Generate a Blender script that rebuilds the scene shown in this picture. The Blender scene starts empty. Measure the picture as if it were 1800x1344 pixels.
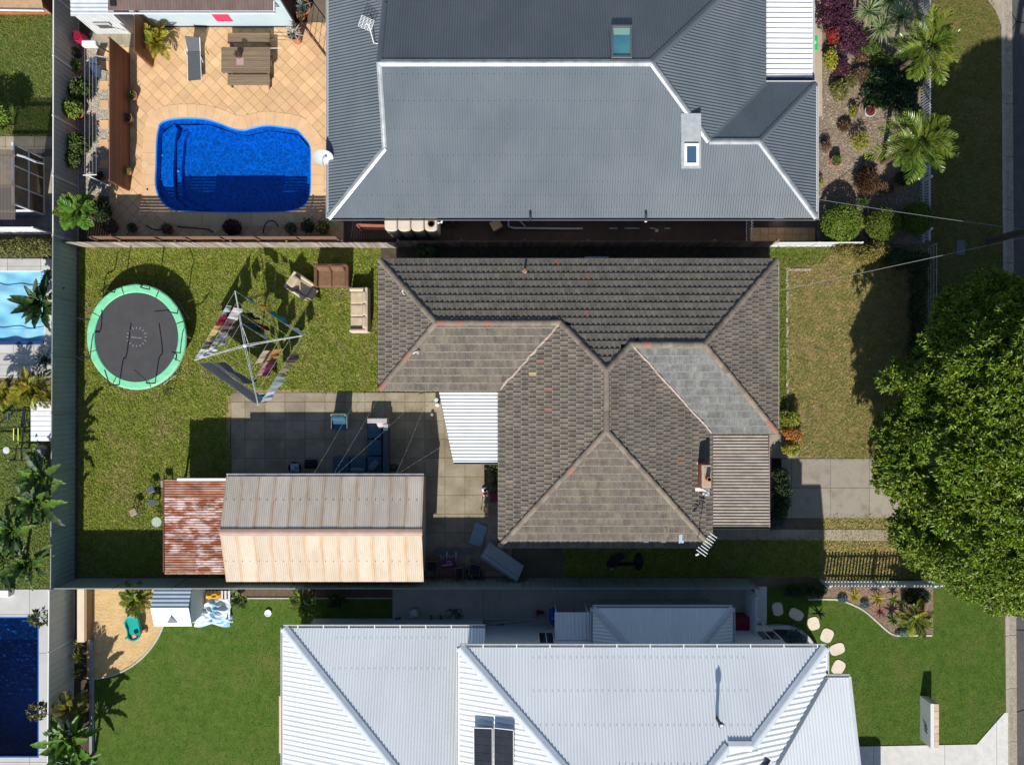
import bpy, bmesh, math, random
import numpy as np
from mathutils import Vector, Matrix, Euler
random.seed(11)
RNG = np.random.default_rng(11)
scene = bpy.context.scene
COL = scene.collection
R = math.radians

# ---------------------------------------------------------------- camera, sky, sun, exposure
H = 36.0            # height of the drone above the ground
S = 39.0            # photo pixels per metre on the ground
cam_d = bpy.data.cameras.new("camera")
cam = bpy.data.objects.new("camera", cam_d)
COL.objects.link(cam)
cam.location = (0, 0, H)
cam.rotation_euler = (0, 0, 0)
cam_d.sensor_fit = 'HORIZONTAL'
cam_d.sensor_width = 36.0
cam_d.lens = 36.0 * H * S / 1800.0
cam_d.clip_start = 0.1
cam_d.clip_end = 600
scene.camera = cam

SUNV = Vector((0.17, 1.23, -1.0)).normalized()      # direction the sunlight travels
SUN_EL = math.asin(-SUNV.z)
SUN_AZ = math.atan2(-SUNV.x, -SUNV.y)
world = bpy.data.worlds.new("World")
scene.world = world
world.use_nodes = True
wn = world.node_tree
wn.nodes.clear()
sky = wn.nodes.new("ShaderNodeTexSky")
sky.sky_type = 'NISHITA'
sky.sun_disc = False
sky.sun_elevation = SUN_EL
sky.sun_rotation = SUN_AZ
sky.air_density = 1.0
sky.dust_density = 0.6
sky.ozone_density = 1.5
bg = wn.nodes.new("ShaderNodeBackground")
bg.inputs["Strength"].default_value = 0.082
wo = wn.nodes.new("ShaderNodeOutputWorld")
wn.links.new(sky.outputs[0], bg.inputs[0])
wn.links.new(bg.outputs[0], wo.inputs[0])

sun_d = bpy.data.lights.new("sun", 'SUN')
sun_d.energy = 4.8
sun_d.angle = R(0.5)
sun_d.color = (1.0, 0.955, 0.88)
sun = bpy.data.objects.new("sun", sun_d)
COL.objects.link(sun)
sun.location = (-8, -40, 40)
sun.rotation_euler = SUNV.to_track_quat('-Z', 'Y').to_euler()

vs = scene.view_settings
vs.view_transform = 'Standard'
vs.look = 'None'
vs.exposure = 0.43
vs.gamma = 1.0
vs.use_curve_mapping = False
scene.cycles.max_bounces = 6
scene.cycles.diffuse_bounces = 2
scene.cycles.glossy_bounces = 2
scene.cycles.transmission_bounces = 4
scene.cycles.transparent_max_bounces = 12
scene.cycles.caustics_reflective = False
scene.cycles.caustics_refractive = False

# ---------------------------------------------------------------- helpers
def P(px, py, z=0.0):
    """the real place of something seen at a photo point that stands at height z"""
    k = (1 - z / H) / S
    return Vector(((px - 900) * k, (672 - py) * k, z))

WL = {}             # world place of every parent (for building in world coordinates)

def tag(o, label=None, cat=None, group=None, kind=None):
    if label: o["label"] = label
    if cat: o["category"] = cat
    if group: o["group"] = group
    if kind: o["kind"] = kind
    return o

def thing(name, label, cat, loc=(0, 0, 0), rz=0.0, group=None):
    o = bpy.data.objects.new(name, None)
    o.empty_display_size = 0.3
    o.location = loc
    o.rotation_euler = (0, 0, rz)
    COL.objects.link(o)
    WL[o.name] = Vector(loc)
    return tag(o, label, cat, group)

def link(name, me, m=None, parent=None, loc=None, rot=None, scale=None):
    o = bpy.data.objects.new(name, me)
    if m is not None and len(me.materials) == 0:
        for mm in (m if isinstance(m, (list, tuple)) else [m]):
            me.materials.append(mm)
    if parent is not None: o.parent = parent
    if loc is not None: o.location = loc
    if rot is not None: o.rotation_euler = rot
    if scale is not None: o.scale = scale
    COL.objects.link(o)
    return o

def worldof(o):
    w = Vector((0, 0, 0))
    while o is not None:
        w = w + Vector(o.location)
        o = o.parent
    return w

def copy_tree(o, parent=None):
    c = o.copy()
    COL.objects.link(c)
    if parent is not None: c.parent = parent
    for ch in list(o.children):
        copy_tree(ch, c)
    return c

class MB:
    def __init__(s):
        s.V = []; s.F = []; s.MI = []; s.mi = 0
    def add(s, vs_, fs):
        b = len(s.V)
        s.V.extend([tuple(v) for v in vs_])
        for f in fs:
            s.F.append(tuple(b + i for i in f)); s.MI.append(s.mi)
        return s
    def box(s, x0, x1, y0, y1, z0, z1):
        v = [(x0,y0,z0),(x1,y0,z0),(x1,y1,z0),(x0,y1,z0),(x0,y0,z1),(x1,y0,z1),(x1,y1,z1),(x0,y1,z1)]
        return s.add(v, [(3,2,1,0),(4,5,6,7),(0,1,5,4),(1,2,6,5),(2,3,7,6),(3,0,4,7)])
    def obox(s, c, size, rz=0, rx=0, ry=0, bev=0):
        m = Matrix.Translation(Vector(c)) @ Euler((rx, ry, rz)).to_matrix().to_4x4()
        hx, hy, hz = size[0]/2, size[1]/2, size[2]/2
        if bev <= 0:
            v = [(-hx,-hy,-hz),(hx,-hy,-hz),(hx,hy,-hz),(-hx,hy,-hz),(-hx,-hy,hz),(hx,-hy,hz),(hx,hy,hz),(-hx,hy,hz)]
            return s.add([m @ Vector(p) for p in v], [(3,2,1,0),(4,5,6,7),(0,1,5,4),(1,2,6,5),(2,3,7,6),(3,0,4,7)])
        b = min(bev, hx*.9, hy*.9, hz*.9)
        ring = []
        for k in range(4):
            sx = (1,-1,-1,1)[k]; sy = (1,1,-1,-1)[k]
            for a in (0, 45, 90):
                an = R(90*k + a)
                ring.append((sx*(hx-b) + b*math.cos(an), sy*(hy-b) + b*math.sin(an)))
        n = len(ring); V = []; F = []
        lev = [(-hz, 1-b/max(hx,hy)), (-hz+b*.3, 1), (hz-b, 1), (hz-b*.3, 1-.35*b/max(hx,hy)), (hz, 1-b*1.1/max(hx,hy))]
        for z, sc in lev:
            ox, oy = hx*(1-sc), hy*(1-sc)
            o_ = max(hx,hy)*(1-sc)
            for x, y in ring:
                V.append(m @ Vector((x*(hx-o_)/hx if hx>o_ else x, y*(hy-o_)/hy if hy>o_ else y, z)))
        for l in range(len(lev)-1):
            for i in range(n):
                j = (i+1) % n
                F.append((l*n+i, l*n+j, (l+1)*n+j, (l+1)*n+i))
        F.append(tuple(range((len(lev)-1)*n, len(lev)*n)))
        F.append(tuple(reversed(range(n))))
        return s.add(V, F)
    def prism(s, poly, z0, z1, bottom=True):
        n = len(poly)
        a = sum(poly[i][0]*poly[(i+1)%n][1]-poly[(i+1)%n][0]*poly[i][1] for i in range(n))
        if a < 0: poly = poly[::-1]
        v = [(p[0],p[1],z0) for p in poly] + [(p[0],p[1],z1) for p in poly]
        f = [tuple(range(n, 2*n))] + [(i,(i+1)%n,n+(i+1)%n,n+i) for i in range(n)]
        if bottom: f.append(tuple(reversed(range(n))))
        return s.add(v, f)
    def ngon(s, pts): return s.add(pts, [tuple(range(len(pts)))])
    def slab(s, pts, t):
        """thick sheet under a 3-d polygon"""
        n = len(pts)
        v = [tuple(p) for p in pts] + [(p[0],p[1],p[2]-t) for p in pts]
        return s.add(v, [tuple(range(n)), tuple(reversed(range(n,2*n)))] + [(i,n+i,n+(i+1)%n,(i+1)%n) for i in range(n)])
    def tube(s, pts, r, n=6, r1=None, cap=True):
        pts = [Vector(p) for p in pts]; m = len(pts)
        V = []; F = []
        for i, p in enumerate(pts):
            d = (pts[min(i+1,m-1)] - pts[max(i-1,0)])
            d = d.normalized() if d.length > 1e-9 else Vector((0,0,1))
            up = Vector((0,0,1)) if abs(d.z) < .9 else Vector((1,0,0))
            a = d.cross(up).normalized(); b = a.cross(d)
            rr = r if r1 is None else r + (r1-r)*i/max(1,m-1)
            for k in range(n):
                t = 2*math.pi*k/n
                V.append(p + a*rr*math.cos(t) + b*rr*math.sin(t))
        for i in range(m-1):
            for k in range(n):
                F.append((i*n+k, (i+1)*n+k, (i+1)*n+(k+1)%n, i*n+(k+1)%n))
        if cap:
            F.append(tuple(range(n))); F.append(tuple(reversed(range((m-1)*n, m*n))))
        return s.add(V, F)
    def lathe(s, prof, c=(0,0,0), n=16, cap0=True, cap1=True, sx=1, sy=1):
        V = []; F = []
        for r, z in prof:
            for k in range(n):
                t = 2*math.pi*k/n
                V.append((c[0]+sx*r*math.cos(t), c[1]+sy*r*math.sin(t), c[2]+z))
        for i in range(len(prof)-1):
            for k in range(n):
                F.append((i*n+k, i*n+(k+1)%n, (i+1)*n+(k+1)%n, (i+1)*n+k))
        if cap0: F.append(tuple(reversed(range(n))))
        if cap1: F.append(tuple(range((len(prof)-1)*n, len(prof)*n)))
        return s.add(V, F)
    def grid(s, fn, nu, nv):
        V = [fn(i/nu, j/nv) for j in range(nv+1) for i in range(nu+1)]
        F = [(j*(nu+1)+i, j*(nu+1)+i+1, (j+1)*(nu+1)+i+1, (j+1)*(nu+1)+i) for j in range(nv) for i in range(nu)]
        return s.add(V, F)
    def mesh(s, name, m, origin=None, smooth=False):
        me = bpy.data.meshes.new(name)
        V = s.V
        if origin is not None:
            V = [(x-origin[0], y-origin[1], z-origin[2]) for x, y, z in V]
        me.from_pydata(V, [], s.F)
        for mm in (m if isinstance(m, (list, tuple)) else [m]): me.materials.append(mm)
        if any(s.MI):
            me.polygons.foreach_set("material_index", s.MI)
        if smooth: me.polygons.foreach_set("use_smooth", [True]*len(s.F))
        me.update()
        return me
    def build(s, name, m, parent=None, smooth=False, local=False, loc=None, rot=None):
        """one mesh object; coordinates are world ones unless local"""
        org = None
        if parent is not None and not local: org = worldof(parent)
        me = s.mesh(name, m, org, smooth)
        return link(name, me, None, parent, loc, rot)
    def solo(s, name, m, label, cat, group=None, smooth=False, origin=None):
        """a thing that is one mesh, its origin at its base"""
        if origin is None:
            a = np.array(s.V); origin = Vector(((a[:,0].min()+a[:,0].max())/2, (a[:,1].min()+a[:,1].max())/2, a[:,2].min()))
        o = link(name, s.mesh(name, m, origin, smooth), None, None, origin)
        return tag(o, label, cat, group)

def struct(name, mb, m, smooth=False, parent=None):
    o = mb.build(name, m, parent, smooth)
    o["kind"] = "structure"
    return o

def fast_mesh(name, V, F, m, smooth=False):
    V = np.asarray(V, dtype=np.float32); F = np.asarray(F, dtype=np.int32)
    me = bpy.data.meshes.new(name)
    me.vertices.add(len(V)); me.vertices.foreach_set("co", V.ravel())
    nf, k = F.shape
    me.loops.add(nf*k); me.loops.foreach_set("vertex_index", F.ravel())
    me.polygons.add(nf)
    me.polygons.foreach_set("loop_start", np.arange(0, nf*k, k, dtype=np.int32))
    if smooth: me.polygons.foreach_set("use_smooth", np.ones(nf, dtype=bool))
    me.update(calc_edges=True)
    for mm in (m if isinstance(m, (list, tuple)) else [m]): me.materials.append(mm)
    return me

def inpoly(x, y, poly):
    inside = np.zeros(len(x), bool)
    n = len(poly)
    for i in range(n):
        x1, y1 = poly[i][0], poly[i][1]; x2, y2 = poly[(i+1)%n][0], poly[(i+1)%n][1]
        c = ((y1 > y) != (y2 > y)) & (x < (x2-x1)*(y-y1)/((y2-y1) if y2 != y1 else 1e-9) + x1)
        inside ^= c
    return inside

def G(poly, z=0.0): return [tuple(P(a, b, z)[:2]) for a, b in poly]

def area(poly):
    n = len(poly)
    return abs(sum(poly[i][0]*poly[(i+1)%n][1]-poly[(i+1)%n][0]*poly[i][1] for i in range(n)))/2

def scatter(poly, n):
    a = np.array([(p[0], p[1]) for p in poly]); lo, hi = a.min(0), a.max(0)
    f = max(area(poly)/max((hi-lo).prod(), 1e-6), .05)
    pts = RNG.uniform(lo, hi, (int(n/f*1.1)+8, 2))
    k = inpoly(pts[:,0], pts[:,1], poly)
    return pts[k][:n]

def curve_pts(pts, per=6, closed=False):
    """Catmull-Rom through points"""
    pts = [Vector(p) for p in pts]; n = len(pts); out = []
    for i in range(n if closed else n-1):
        p0 = pts[(i-1)%n] if closed or i > 0 else pts[i]
        p1 = pts[i]; p2 = pts[(i+1)%n]
        p3 = pts[(i+2)%n] if closed or i+2 < n else p2
        for k in range(per):
            t = k/per
            out.append(0.5*((2*p1)+(p2-p0)*t+(2*p0-5*p1+4*p2-p3)*t*t+(3*p1-p0-3*p2+p3)*t**3))
    if not closed: out.append(pts[-1])
    return out

# ---------------------------------------------------------------- materials
MATS = {}
def mat(name, c, c2=None, scale=4.0, rough=.75, bump=0.0, bscale=40.0, metal=0.0, rnd=0.0, island=0.0, coord='P',
        detail=5, c3=None, scale3=.6, amt3=.5, spec=.3, stretch=(1,1,1), lo=.35, hi=.65, trans=0.0, hue=0.0, grain=0.0, gscale=90.0):
    if name in MATS: return MATS[name]
    m = bpy.data.materials.new(name); m.use_nodes = True
    nt = m.node_tree; N = nt.nodes; L = nt.links
    b = N["Principled BSDF"]
    b.inputs["Roughness"].default_value = rough
    b.inputs["Metallic"].default_value = metal
    b.inputs["Specular IOR Level"].default_value = spec
    def rgb(x): return (x[0], x[1], x[2], 1)
    if coord == 'P':
        g = N.new("ShaderNodeNewGeometry"); vec = g.outputs["Position"]
    else:
        g = N.new("ShaderNodeTexCoord"); vec = g.outputs["Object"]
    mp = N.new("ShaderNodeMapping"); mp.inputs["Scale"].default_value = stretch
    L.new(vec, mp.inputs[0]); vec = mp.outputs[0]
    if coord == 'O' and (rnd > 0):
        oi0 = N.new("ShaderNodeObjectInfo"); ml = N.new("ShaderNodeMath"); ml.operation = 'MULTIPLY'; ml.inputs[1].default_value = 37.0
        L.new(oi0.outputs["Random"], ml.inputs[0]); L.new(ml.outputs[0], mp.inputs["Location"])
    def noise(sc, det=detail):
        n = N.new("ShaderNodeTexNoise"); n.inputs["Scale"].default_value = sc; n.inputs["Detail"].default_value = det
        n.inputs["Roughness"].default_value = .6
        L.new(vec, n.inputs["Vector"]); return n.outputs["Fac"]
    def ramp(f, a, z):
        r = N.new("ShaderNodeMapRange"); r.inputs[1].default_value = a; r.inputs[2].default_value = z
        L.new(f, r.inputs[0]); return r.outputs[0]
    def mix(f, a, z, mode='MIX'):
        x = N.new("ShaderNodeMix"); x.data_type = 'RGBA'; x.blend_type = mode
        if isinstance(f, float): x.inputs[0].default_value = f
        else: L.new(f, x.inputs[0])
        for sock, v in ((6, a), (7, z)):
            if isinstance(v, tuple): x.inputs[sock].default_value = rgb(v)
            else: L.new(v, x.inputs[sock])
        return x.outputs[2]
    colr = tuple(c)
    if c2 is not None: colr = mix(ramp(noise(scale), lo, hi), tuple(c), tuple(c2))
    if c3 is not None:
        f = ramp(noise(scale3), .5, .68)
        mm = N.new("ShaderNodeMath"); mm.operation = 'MULTIPLY'; mm.inputs[1].default_value = amt3
        L.new(f, mm.inputs[0]); colr = mix(mm.outputs[0], colr, tuple(c3))
    def val(src, amount):
        r = N.new("ShaderNodeMapRange"); r.inputs[3].default_value = 1-amount; r.inputs[4].default_value = 1+amount
        L.new(src, r.inputs[0])
        h = N.new("ShaderNodeHueSaturation"); L.new(r.outputs[0], h.inputs["Value"])
        if hue > 0:
            r2 = N.new("ShaderNodeMapRange"); r2.inputs[3].default_value = .5-hue; r2.inputs[4].default_value = .5+hue
            w = N.new("ShaderNodeMath"); w.operation = 'FRACT'; w2 = N.new("ShaderNodeMath"); w2.operation = 'MULTIPLY'; w2.inputs[1].default_value = 7.31
            L.new(src, w2.inputs[0]); L.new(w2.outputs[0], w.inputs[0]); L.new(w.outputs[0], r2.inputs[0]); L.new(r2.outputs[0], h.inputs["Hue"])
        if isinstance(colr, tuple): h.inputs["Color"].default_value = rgb(colr)
        else: L.new(colr, h.inputs["Color"])
        return h.outputs[0]
    if rnd > 0:
        oi = N.new("ShaderNodeObjectInfo"); colr = val(oi.outputs["Random"], rnd)
    if island > 0:
        ge = N.new("ShaderNodeNewGeometry"); colr = val(ge.outputs["Random Per Island"], island)
    if grain > 0:
        colr = val(ramp(noise(gscale, 2), .3, .7), grain)
    if isinstance(colr, tuple): b.inputs["Base Color"].default_value = rgb(colr)
    else: L.new(colr, b.inputs["Base Color"])
    if bump > 0:
        bn = N.new("ShaderNodeBump"); bn.inputs["Strength"].default_value = 1.0; bn.inputs["Distance"].default_value = bump
        L.new(noise(bscale, 3), bn.inputs["Height"]); L.new(bn.outputs[0], b.inputs["Normal"])
    if trans > 0:
        # thin leaves let some light through
        t = N.new("ShaderNodeBsdfTranslucent"); ms = N.new("ShaderNodeMixShader"); ms.inputs[0].default_value = trans
        if isinstance(colr, tuple): t.inputs[0].default_value = rgb(colr)
        else: L.new(colr, t.inputs[0])
        out = N["Material Output"]
        L.new(b.outputs[0], ms.inputs[1]); L.new(t.outputs[0], ms.inputs[2]); L.new(ms.outputs[0], out.inputs[0])
    MATS[name] = m
    return m

def srgb(r, g, b, k=1.0):
    f = lambda u: ((u/255+.055)/1.055)**2.4 if u > 10 else u/255/12.92
    return (f(r)*k, f(g)*k, f(b)*k)

white_paint = mat("white paint", (.78,.79,.78), (.7,.71,.7), 3, .45)
white_metal = mat("white metal", (.74,.75,.76), (.66,.67,.68), 2.5, .4)
black_metal = mat("black metal", (.02,.02,.022), rough=.5)
dark_plastic = mat("dark plastic", (.012,.013,.018), rough=.5)
galv = mat("galvanised steel", (.5,.52,.53), (.38,.39,.4), 6, .4, metal=.3)
bark = mat("bark", (.16,.12,.085), (.08,.06,.045), 9, .9, bump=.02, bscale=25)
soil = mat("soil", (.05,.038,.028), (.09,.07,.05), 5, .95, bump=.02, grain=.35)
terracotta = mat("terracotta", (.42,.17,.09), (.34,.13,.07), 8, .8)
stem_green = mat("green stem", (.12,.16,.05), (.08,.1,.03), 8, .7)
# ================================================================ THE SETTING: ground, lawns, paving, road
from mathutils.geometry import tessellate_polygon

def holed(outer, holes, z):
    polys = [[Vector((p[0], p[1], 0)) for p in outer]] + [[Vector((p[0], p[1], 0)) for p in h] for h in holes]
    tris = tessellate_polygon(polys)
    V = [(v.x, v.y, z) for pl in polys for v in pl]
    m = MB()
    fs = []
    for t in tris:
        a, b, c = (Vector(V[i]) for i in t)
        fs.append(t if (b-a).cross(c-a).z > 0 else (t[0], t[2], t[1]))
    m.add(V, fs)
    return m

# outlines of the three swimming pools (photo points, at ground level)
POOL_PX = [(283,216),(300,209),(330,207),(360,209),(385,216),(408,225),(428,228),(445,224),(468,220),(497,223),(520,227),
           (534,240),(546,258),(547,290),(547,325),(545,345),(536,361),(515,371),(480,374),(400,374.5),(320,372),(297,366),(281,350),(273,325),(274,290),(275,250),(278,228)]
POOL = G(POOL_PX)
POOL_S = [tuple(p[:2]) for p in curve_pts([(x, y, 0) for x, y in POOL], 4, True)]
COVER_POOL = G([(-60,476),(79,476),(79,606),(-60,606)])
DEEP_POOL = G([(-60,1083),(69,1083),(69,1330),(-60,1330)])

g_ground = mat("bare earth", (.10,.075,.05), (.15,.12,.085), 1.2, .95, bump=.02, bscale=20, grain=.25)
struct("ground", holed([(-90,-90),(22.92,-90),(21.70,90),(-90,90)], [POOL_S, COVER_POOL, DEEP_POOL], 0.0), g_ground)

def lawnmat(name, c, c2, c3, amt3=.6, scale3=.55, grain=.42, island=.35):
    return mat(name, c, c2, 2.2, .9, bump=.03, bscale=45, c3=c3, scale3=scale3, amt3=amt3, spec=.1, grain=grain, gscale=28, island=island, detail=6, lo=.38, hi=.62)
m_backlawn = lawnmat("back lawn grass", (.155,.195,.028), (.215,.235,.044), (.265,.21,.09), .6)
m_frontlawn = lawnmat("dry front lawn grass", (.33,.26,.10), (.21,.205,.062), (.33,.22,.115), .6, .5)
m_strip = lawnmat("fresh grass strip", (.12,.17,.026), (.17,.185,.04), (.2,.17,.05), .3)
m_verge = lawnmat("verge grass", (.115,.125,.030), (.155,.135,.042), (.2,.135,.06), .5)
m_lush = lawnmat("lush green lawn", (.055,.106,.015), (.080,.126,.021), (.125,.130,.036), .55, .5, .28, .28)
m_leftlawn = lawnmat("left lawn grass", (.10,.15,.03), (.14,.17,.045), (.16,.15,.05), .4)

def lawn(name, px, m, z=.006, n=0, bl=.1, bw=.03, holes=None):
    poly = G(px)
    mb = holed(poly, holes or [], z)
    base = struct(name, mb, m)
    if n:
        pts = scatter(poly, n)
        if holes:
            for h in holes: pts = pts[~inpoly(pts[:,0], pts[:,1], h)]
        k = len(pts)
        a = RNG.uniform(0, 2*np.pi, k); l = bl*RNG.uniform(.5, 1.3, k); w = bw*RNG.uniform(.6, 1.3, k); h = l*RNG.uniform(.25, .8, k)
        dx, dy = np.cos(a), np.sin(a)
        V = np.empty((k, 3, 3), np.float32)
        V[:,0] = np.c_[pts[:,0]-dy*w, pts[:,1]+dx*w, np.full(k, z-.003)]
        V[:,1] = np.c_[pts[:,0]+dy*w, pts[:,1]-dx*w, np.full(k, z-.003)]
        V[:,2] = np.c_[pts[:,0]+dx*l, pts[:,1]+dy*l, z+h]
        me = fast_mesh("grass", V.reshape(-1,3), np.arange(3*k).reshape(-1,3), m)
        o = link("grass", me)
        tag(o, LAWN_LABEL.get(name, "grass blades of the lawn"), "grass", None, "stuff")
    return base

LAWN_LABEL = {
 "back_lawn": "patchy green grass blades around the trampoline and clothesline",
 "front_lawn": "dry straw coloured grass of the front yard",
 "front_strip": "fresher green grass strip beside the tiled house front",
 "verge_lawn": "olive street verge grass between picket fence and kerb",
 "lush_lawn": "dense dark green grass behind the white roofed house",
 "corner_lawn": "dense dark green grass by the curved front garden bed",
 "left_lawn": "sunny green grass behind the brick house at the picture's corner",
 "gym_lawn": "green grass under the exercise frame",
 "side_grass": "thin shaded grass along the side passage",
 "picket_grass": "yellow worn grass under the picket shadow"}

lawn("back_lawn", [(139,436),(669,436),(669,688),(560,690),(480,684),(418,688),(402,705),(398,735),(403,770),(408,836),(395,845),(395,1013),(139,1013)], m_backlawn, n=95000, bl=.11, bw=.024)
lawn("front_lawn", [(1384,470),(1440,440),(1640,436),(1640,700),(1585,735),(1552,806),(1400,806),(1384,780)], m_frontlawn, .007, n=42000, bl=.12, bw=.016)
lawn("front_strip", [(1352,436),(1470,436),(1440,462),(1384,474),(1384,770),(1366,760),(1352,760)], m_strip, .011, n=13000, bl=.12)
lawn("verge_lawn", [(1638,-60),(1735,-60),(1742,0),(1757,35),(1760,120),(1761,560),(1764,1000),(1726,1000),(1650,985),(1640,800)], m_verge, .008, n=38000, bl=.08, bw=.02)
lawn("lush_lawn", [(150,1180),(235,1160),(290,1100),(300,1050),(690,1050),(690,1110),(560,1180),(560,1400),(150,1400)], m_lush, .009, n=34000, bl=.05, bw=.011)
lawn("corner_lawn", [(1349,1030),(1650,1000),(1740,1030),(1764,1078),(1768,1240),(1768,1250),(1716,1309),(1380,1311),(1349,1150)], m_lush, .010, n=34000, bl=.05, bw=.011)
lawn("left_lawn", [(-40,26),(94,26),(94,244),(-40,244)], m_leftlawn, n=16000, bl=.08)
lawn("gym_lawn", [(-40,690),(94,690),(94,1034),(-40,1034)], m_leftlawn, .0065, n=16000, bl=.09)
lawn("side_grass", [(990,965),(1443,940),(1443,1013),(990,1013)], m_backlawn, .0075, n=12000, bl=.1)
lawn("picket_grass", [(1440,905),(1640,905),(1645,1015),(1440,1020)], m_frontlawn, .0085, n=9000, bl=.09)

# ---- convex clipping of a flat polygon against a list of half-planes or a rectangle
def clip_rect(poly, x0, x1, y0, y1):
    def cut(pl, f):
        out = []
        for i in range(len(pl)):
            a, b = pl[i], pl[(i+1)%len(pl)]; fa, fb = f(a), f(b)
            if fa >= 0: out.append(a)
            if (fa >= 0) != (fb >= 0):
                t = fa/(fa-fb); out.append((a[0]+t*(b[0]-a[0]), a[1]+t*(b[1]-a[1])))
        return out
    for f in (lambda p: p[0]-x0, lambda p: x1-p[0], lambda p: p[1]-y0, lambda p: y1-p[1]):
        poly = cut(poly, f)
        if len(poly) < 3: return []
    return poly

def pieces(parent, name, polys, m, z0, z1, limit=300, jitter=.004):
    """flat pieces laid one by one; alike whole pieces share a mesh"""
    polys = sorted(polys, key=lambda p: -area(p))
    share = {}
    rest = MB()
    for i, pl in enumerate(polys):
        cx = sum(p[0] for p in pl)/len(pl); cy = sum(p[1] for p in pl)/len(pl)
        dz = random.uniform(-jitter, jitter)
        if i < limit:
            key = tuple(sorted((round(p[0]-cx, 3), round(p[1]-cy, 3)) for p in pl))
            me = share.get(key)
            if me is None:
                mb = MB().prism([(p[0]-cx, p[1]-cy) for p in pl], z0, z1, bottom=False)
                me = mb.mesh(name, m); share[key] = me
            w = worldof(parent)
            link(name, me, None, parent, (cx-w.x, cy-w.y, dz-w.z))
        else:
            rest.prism(pl, z0+dz, z1+dz, bottom=False)
    if rest.V:
        o = rest.build(name, m, parent); o["kind"] = "stuff"

# ---- the sandstone pool deck: diagonal pavers with a coping round the pool
m_paver = mat("sandstone paver", (.66,.43,.235), (.58,.365,.19), 1.5, .8, rnd=.10, coord='P', c3=(.5,.35,.22), scale3=.8, amt3=.3, bump=.003, bscale=60, hue=.006, grain=.06)
m_grout = mat("paver joint", (.32,.23,.15), (.26,.19,.12), 8, .95)
m_coping = mat("pale coping paver", (.68,.45,.26), (.60,.39,.22), 2, .75, rnd=.06, grain=.05)
DECK = [tuple(P(192,0)[:2])[0], P(604,0)[0], P(0,428)[1], P(0,40)[1]]
deck_rect = [(DECK[0],DECK[2]),(DECK[1],DECK[2]),(DECK[1],DECK[3]),(DECK[0],DECK[3])]
deck = struct("pool_deck", holed(deck_rect, [POOL_S], .012), m_grout)
def outward(pl, d):
    n = len(pl); out = []
    a = sum(pl[i][0]*pl[(i+1)%n][1]-pl[(i+1)%n][0]*pl[i][1] for i in range(n)); sg = 1 if a > 0 else -1
    for i in range(n):
        p0, p2 = Vector(pl[i-1]), Vector(pl[(i+1)%n]); t = (p2-p0).normalized()
        out.append((pl[i][0]+sg*t.y*d, pl[i][1]-sg*t.x*d))
    return out
COPE = outward(POOL_S, .6)
POOL_IN = outward(POOL_S, .36)
ps = .405; pv = []
for i in range(-60, 60):
    for j in range(-60, 60):
        c = Vector(((i-j)*ps/math.sqrt(2), (i+j)*ps/math.sqrt(2))) + Vector((-12.2, 12.1))
        if not (DECK[0]-.4 < c.x < DECK[1]+.4 and DECK[2]-.4 < c.y < DECK[3]+.4): continue
        h = (ps-.014)/math.sqrt(2)
        pl = clip_rect([(c.x-h,c.y),(c.x,c.y-h),(c.x+h,c.y),(c.x,c.y+h)], *DECK[:2], DECK[2], DECK[3])
        if len(pl) < 3 or area(pl) < .01: continue
        a = np.array([[c.x, c.y]])
        if inpoly(a[:,0], a[:,1], POOL_IN)[0]: continue
        pv.append(pl)
pieces(deck, "paver", pv, m_paver, .012, .032, 290)
n = len(POOL_S); cp = []
step = 2
for i in range(0, n-n%step, step):
    a = [POOL_S[(i+k)%n] for k in range(step+1)]; b = [COPE[(i+k)%n] for k in range(step+1)]
    pl = a + b[::-1]; cx = sum(p[0] for p in pl)/len(pl); cy = sum(p[1] for p in pl)/len(pl)
    cp.append([(cx+(p[0]-cx)*.985, cy+(p[1]-cy)*.985) for p in pl])
for pl in cp:
    cx = sum(p[0] for p in pl)/len(pl); cy = sum(p[1] for p in pl)/len(pl)
    w = worldof(deck)
    MB().prism(pl, .014, .044, bottom=False).build("coping_paver", m_coping, deck)

# ---- concrete patio of cast slabs
m_conc = mat("old concrete", (.225,.19,.13), (.31,.265,.19), 1.3, .9, c3=(.19,.155,.11), scale3=.9, amt3=.7, rnd=.11, bump=.005, bscale=50, grain=.18, gscale=40)
m_conc_joint = mat("concrete joint", (.1,.085,.06), (.14,.12,.08), 6, .95)
def slab_field(name, pxpoly, sx, sy, off, m, mj, z=.014, gap=.016, th=.024, limit=290, piece="concrete_slab"):
    poly = G(pxpoly); base = struct(name, holed(poly, [], z-.004), mj)
    xs = [p[0] for p in poly]; ys = [p[1] for p in poly]; out = []
    x = min(xs)-sx+off[0]
    while x < max(xs):
        y = min(ys)-sy+off[1]
        while y < max(ys):
            pl = clip_any([(x+gap/2,y+gap/2),(x+sx-gap/2,y+gap/2),(x+sx-gap/2,y+sy-gap/2),(x+gap/2,y+sy-gap/2)], poly)
            if len(pl) >= 3 and area(pl) > .02: out.append(pl)
            y += sy
        x += sx
    pieces(base, piece, out, m, z-.004, z-.004+th, limit, .003)
    return base
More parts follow.
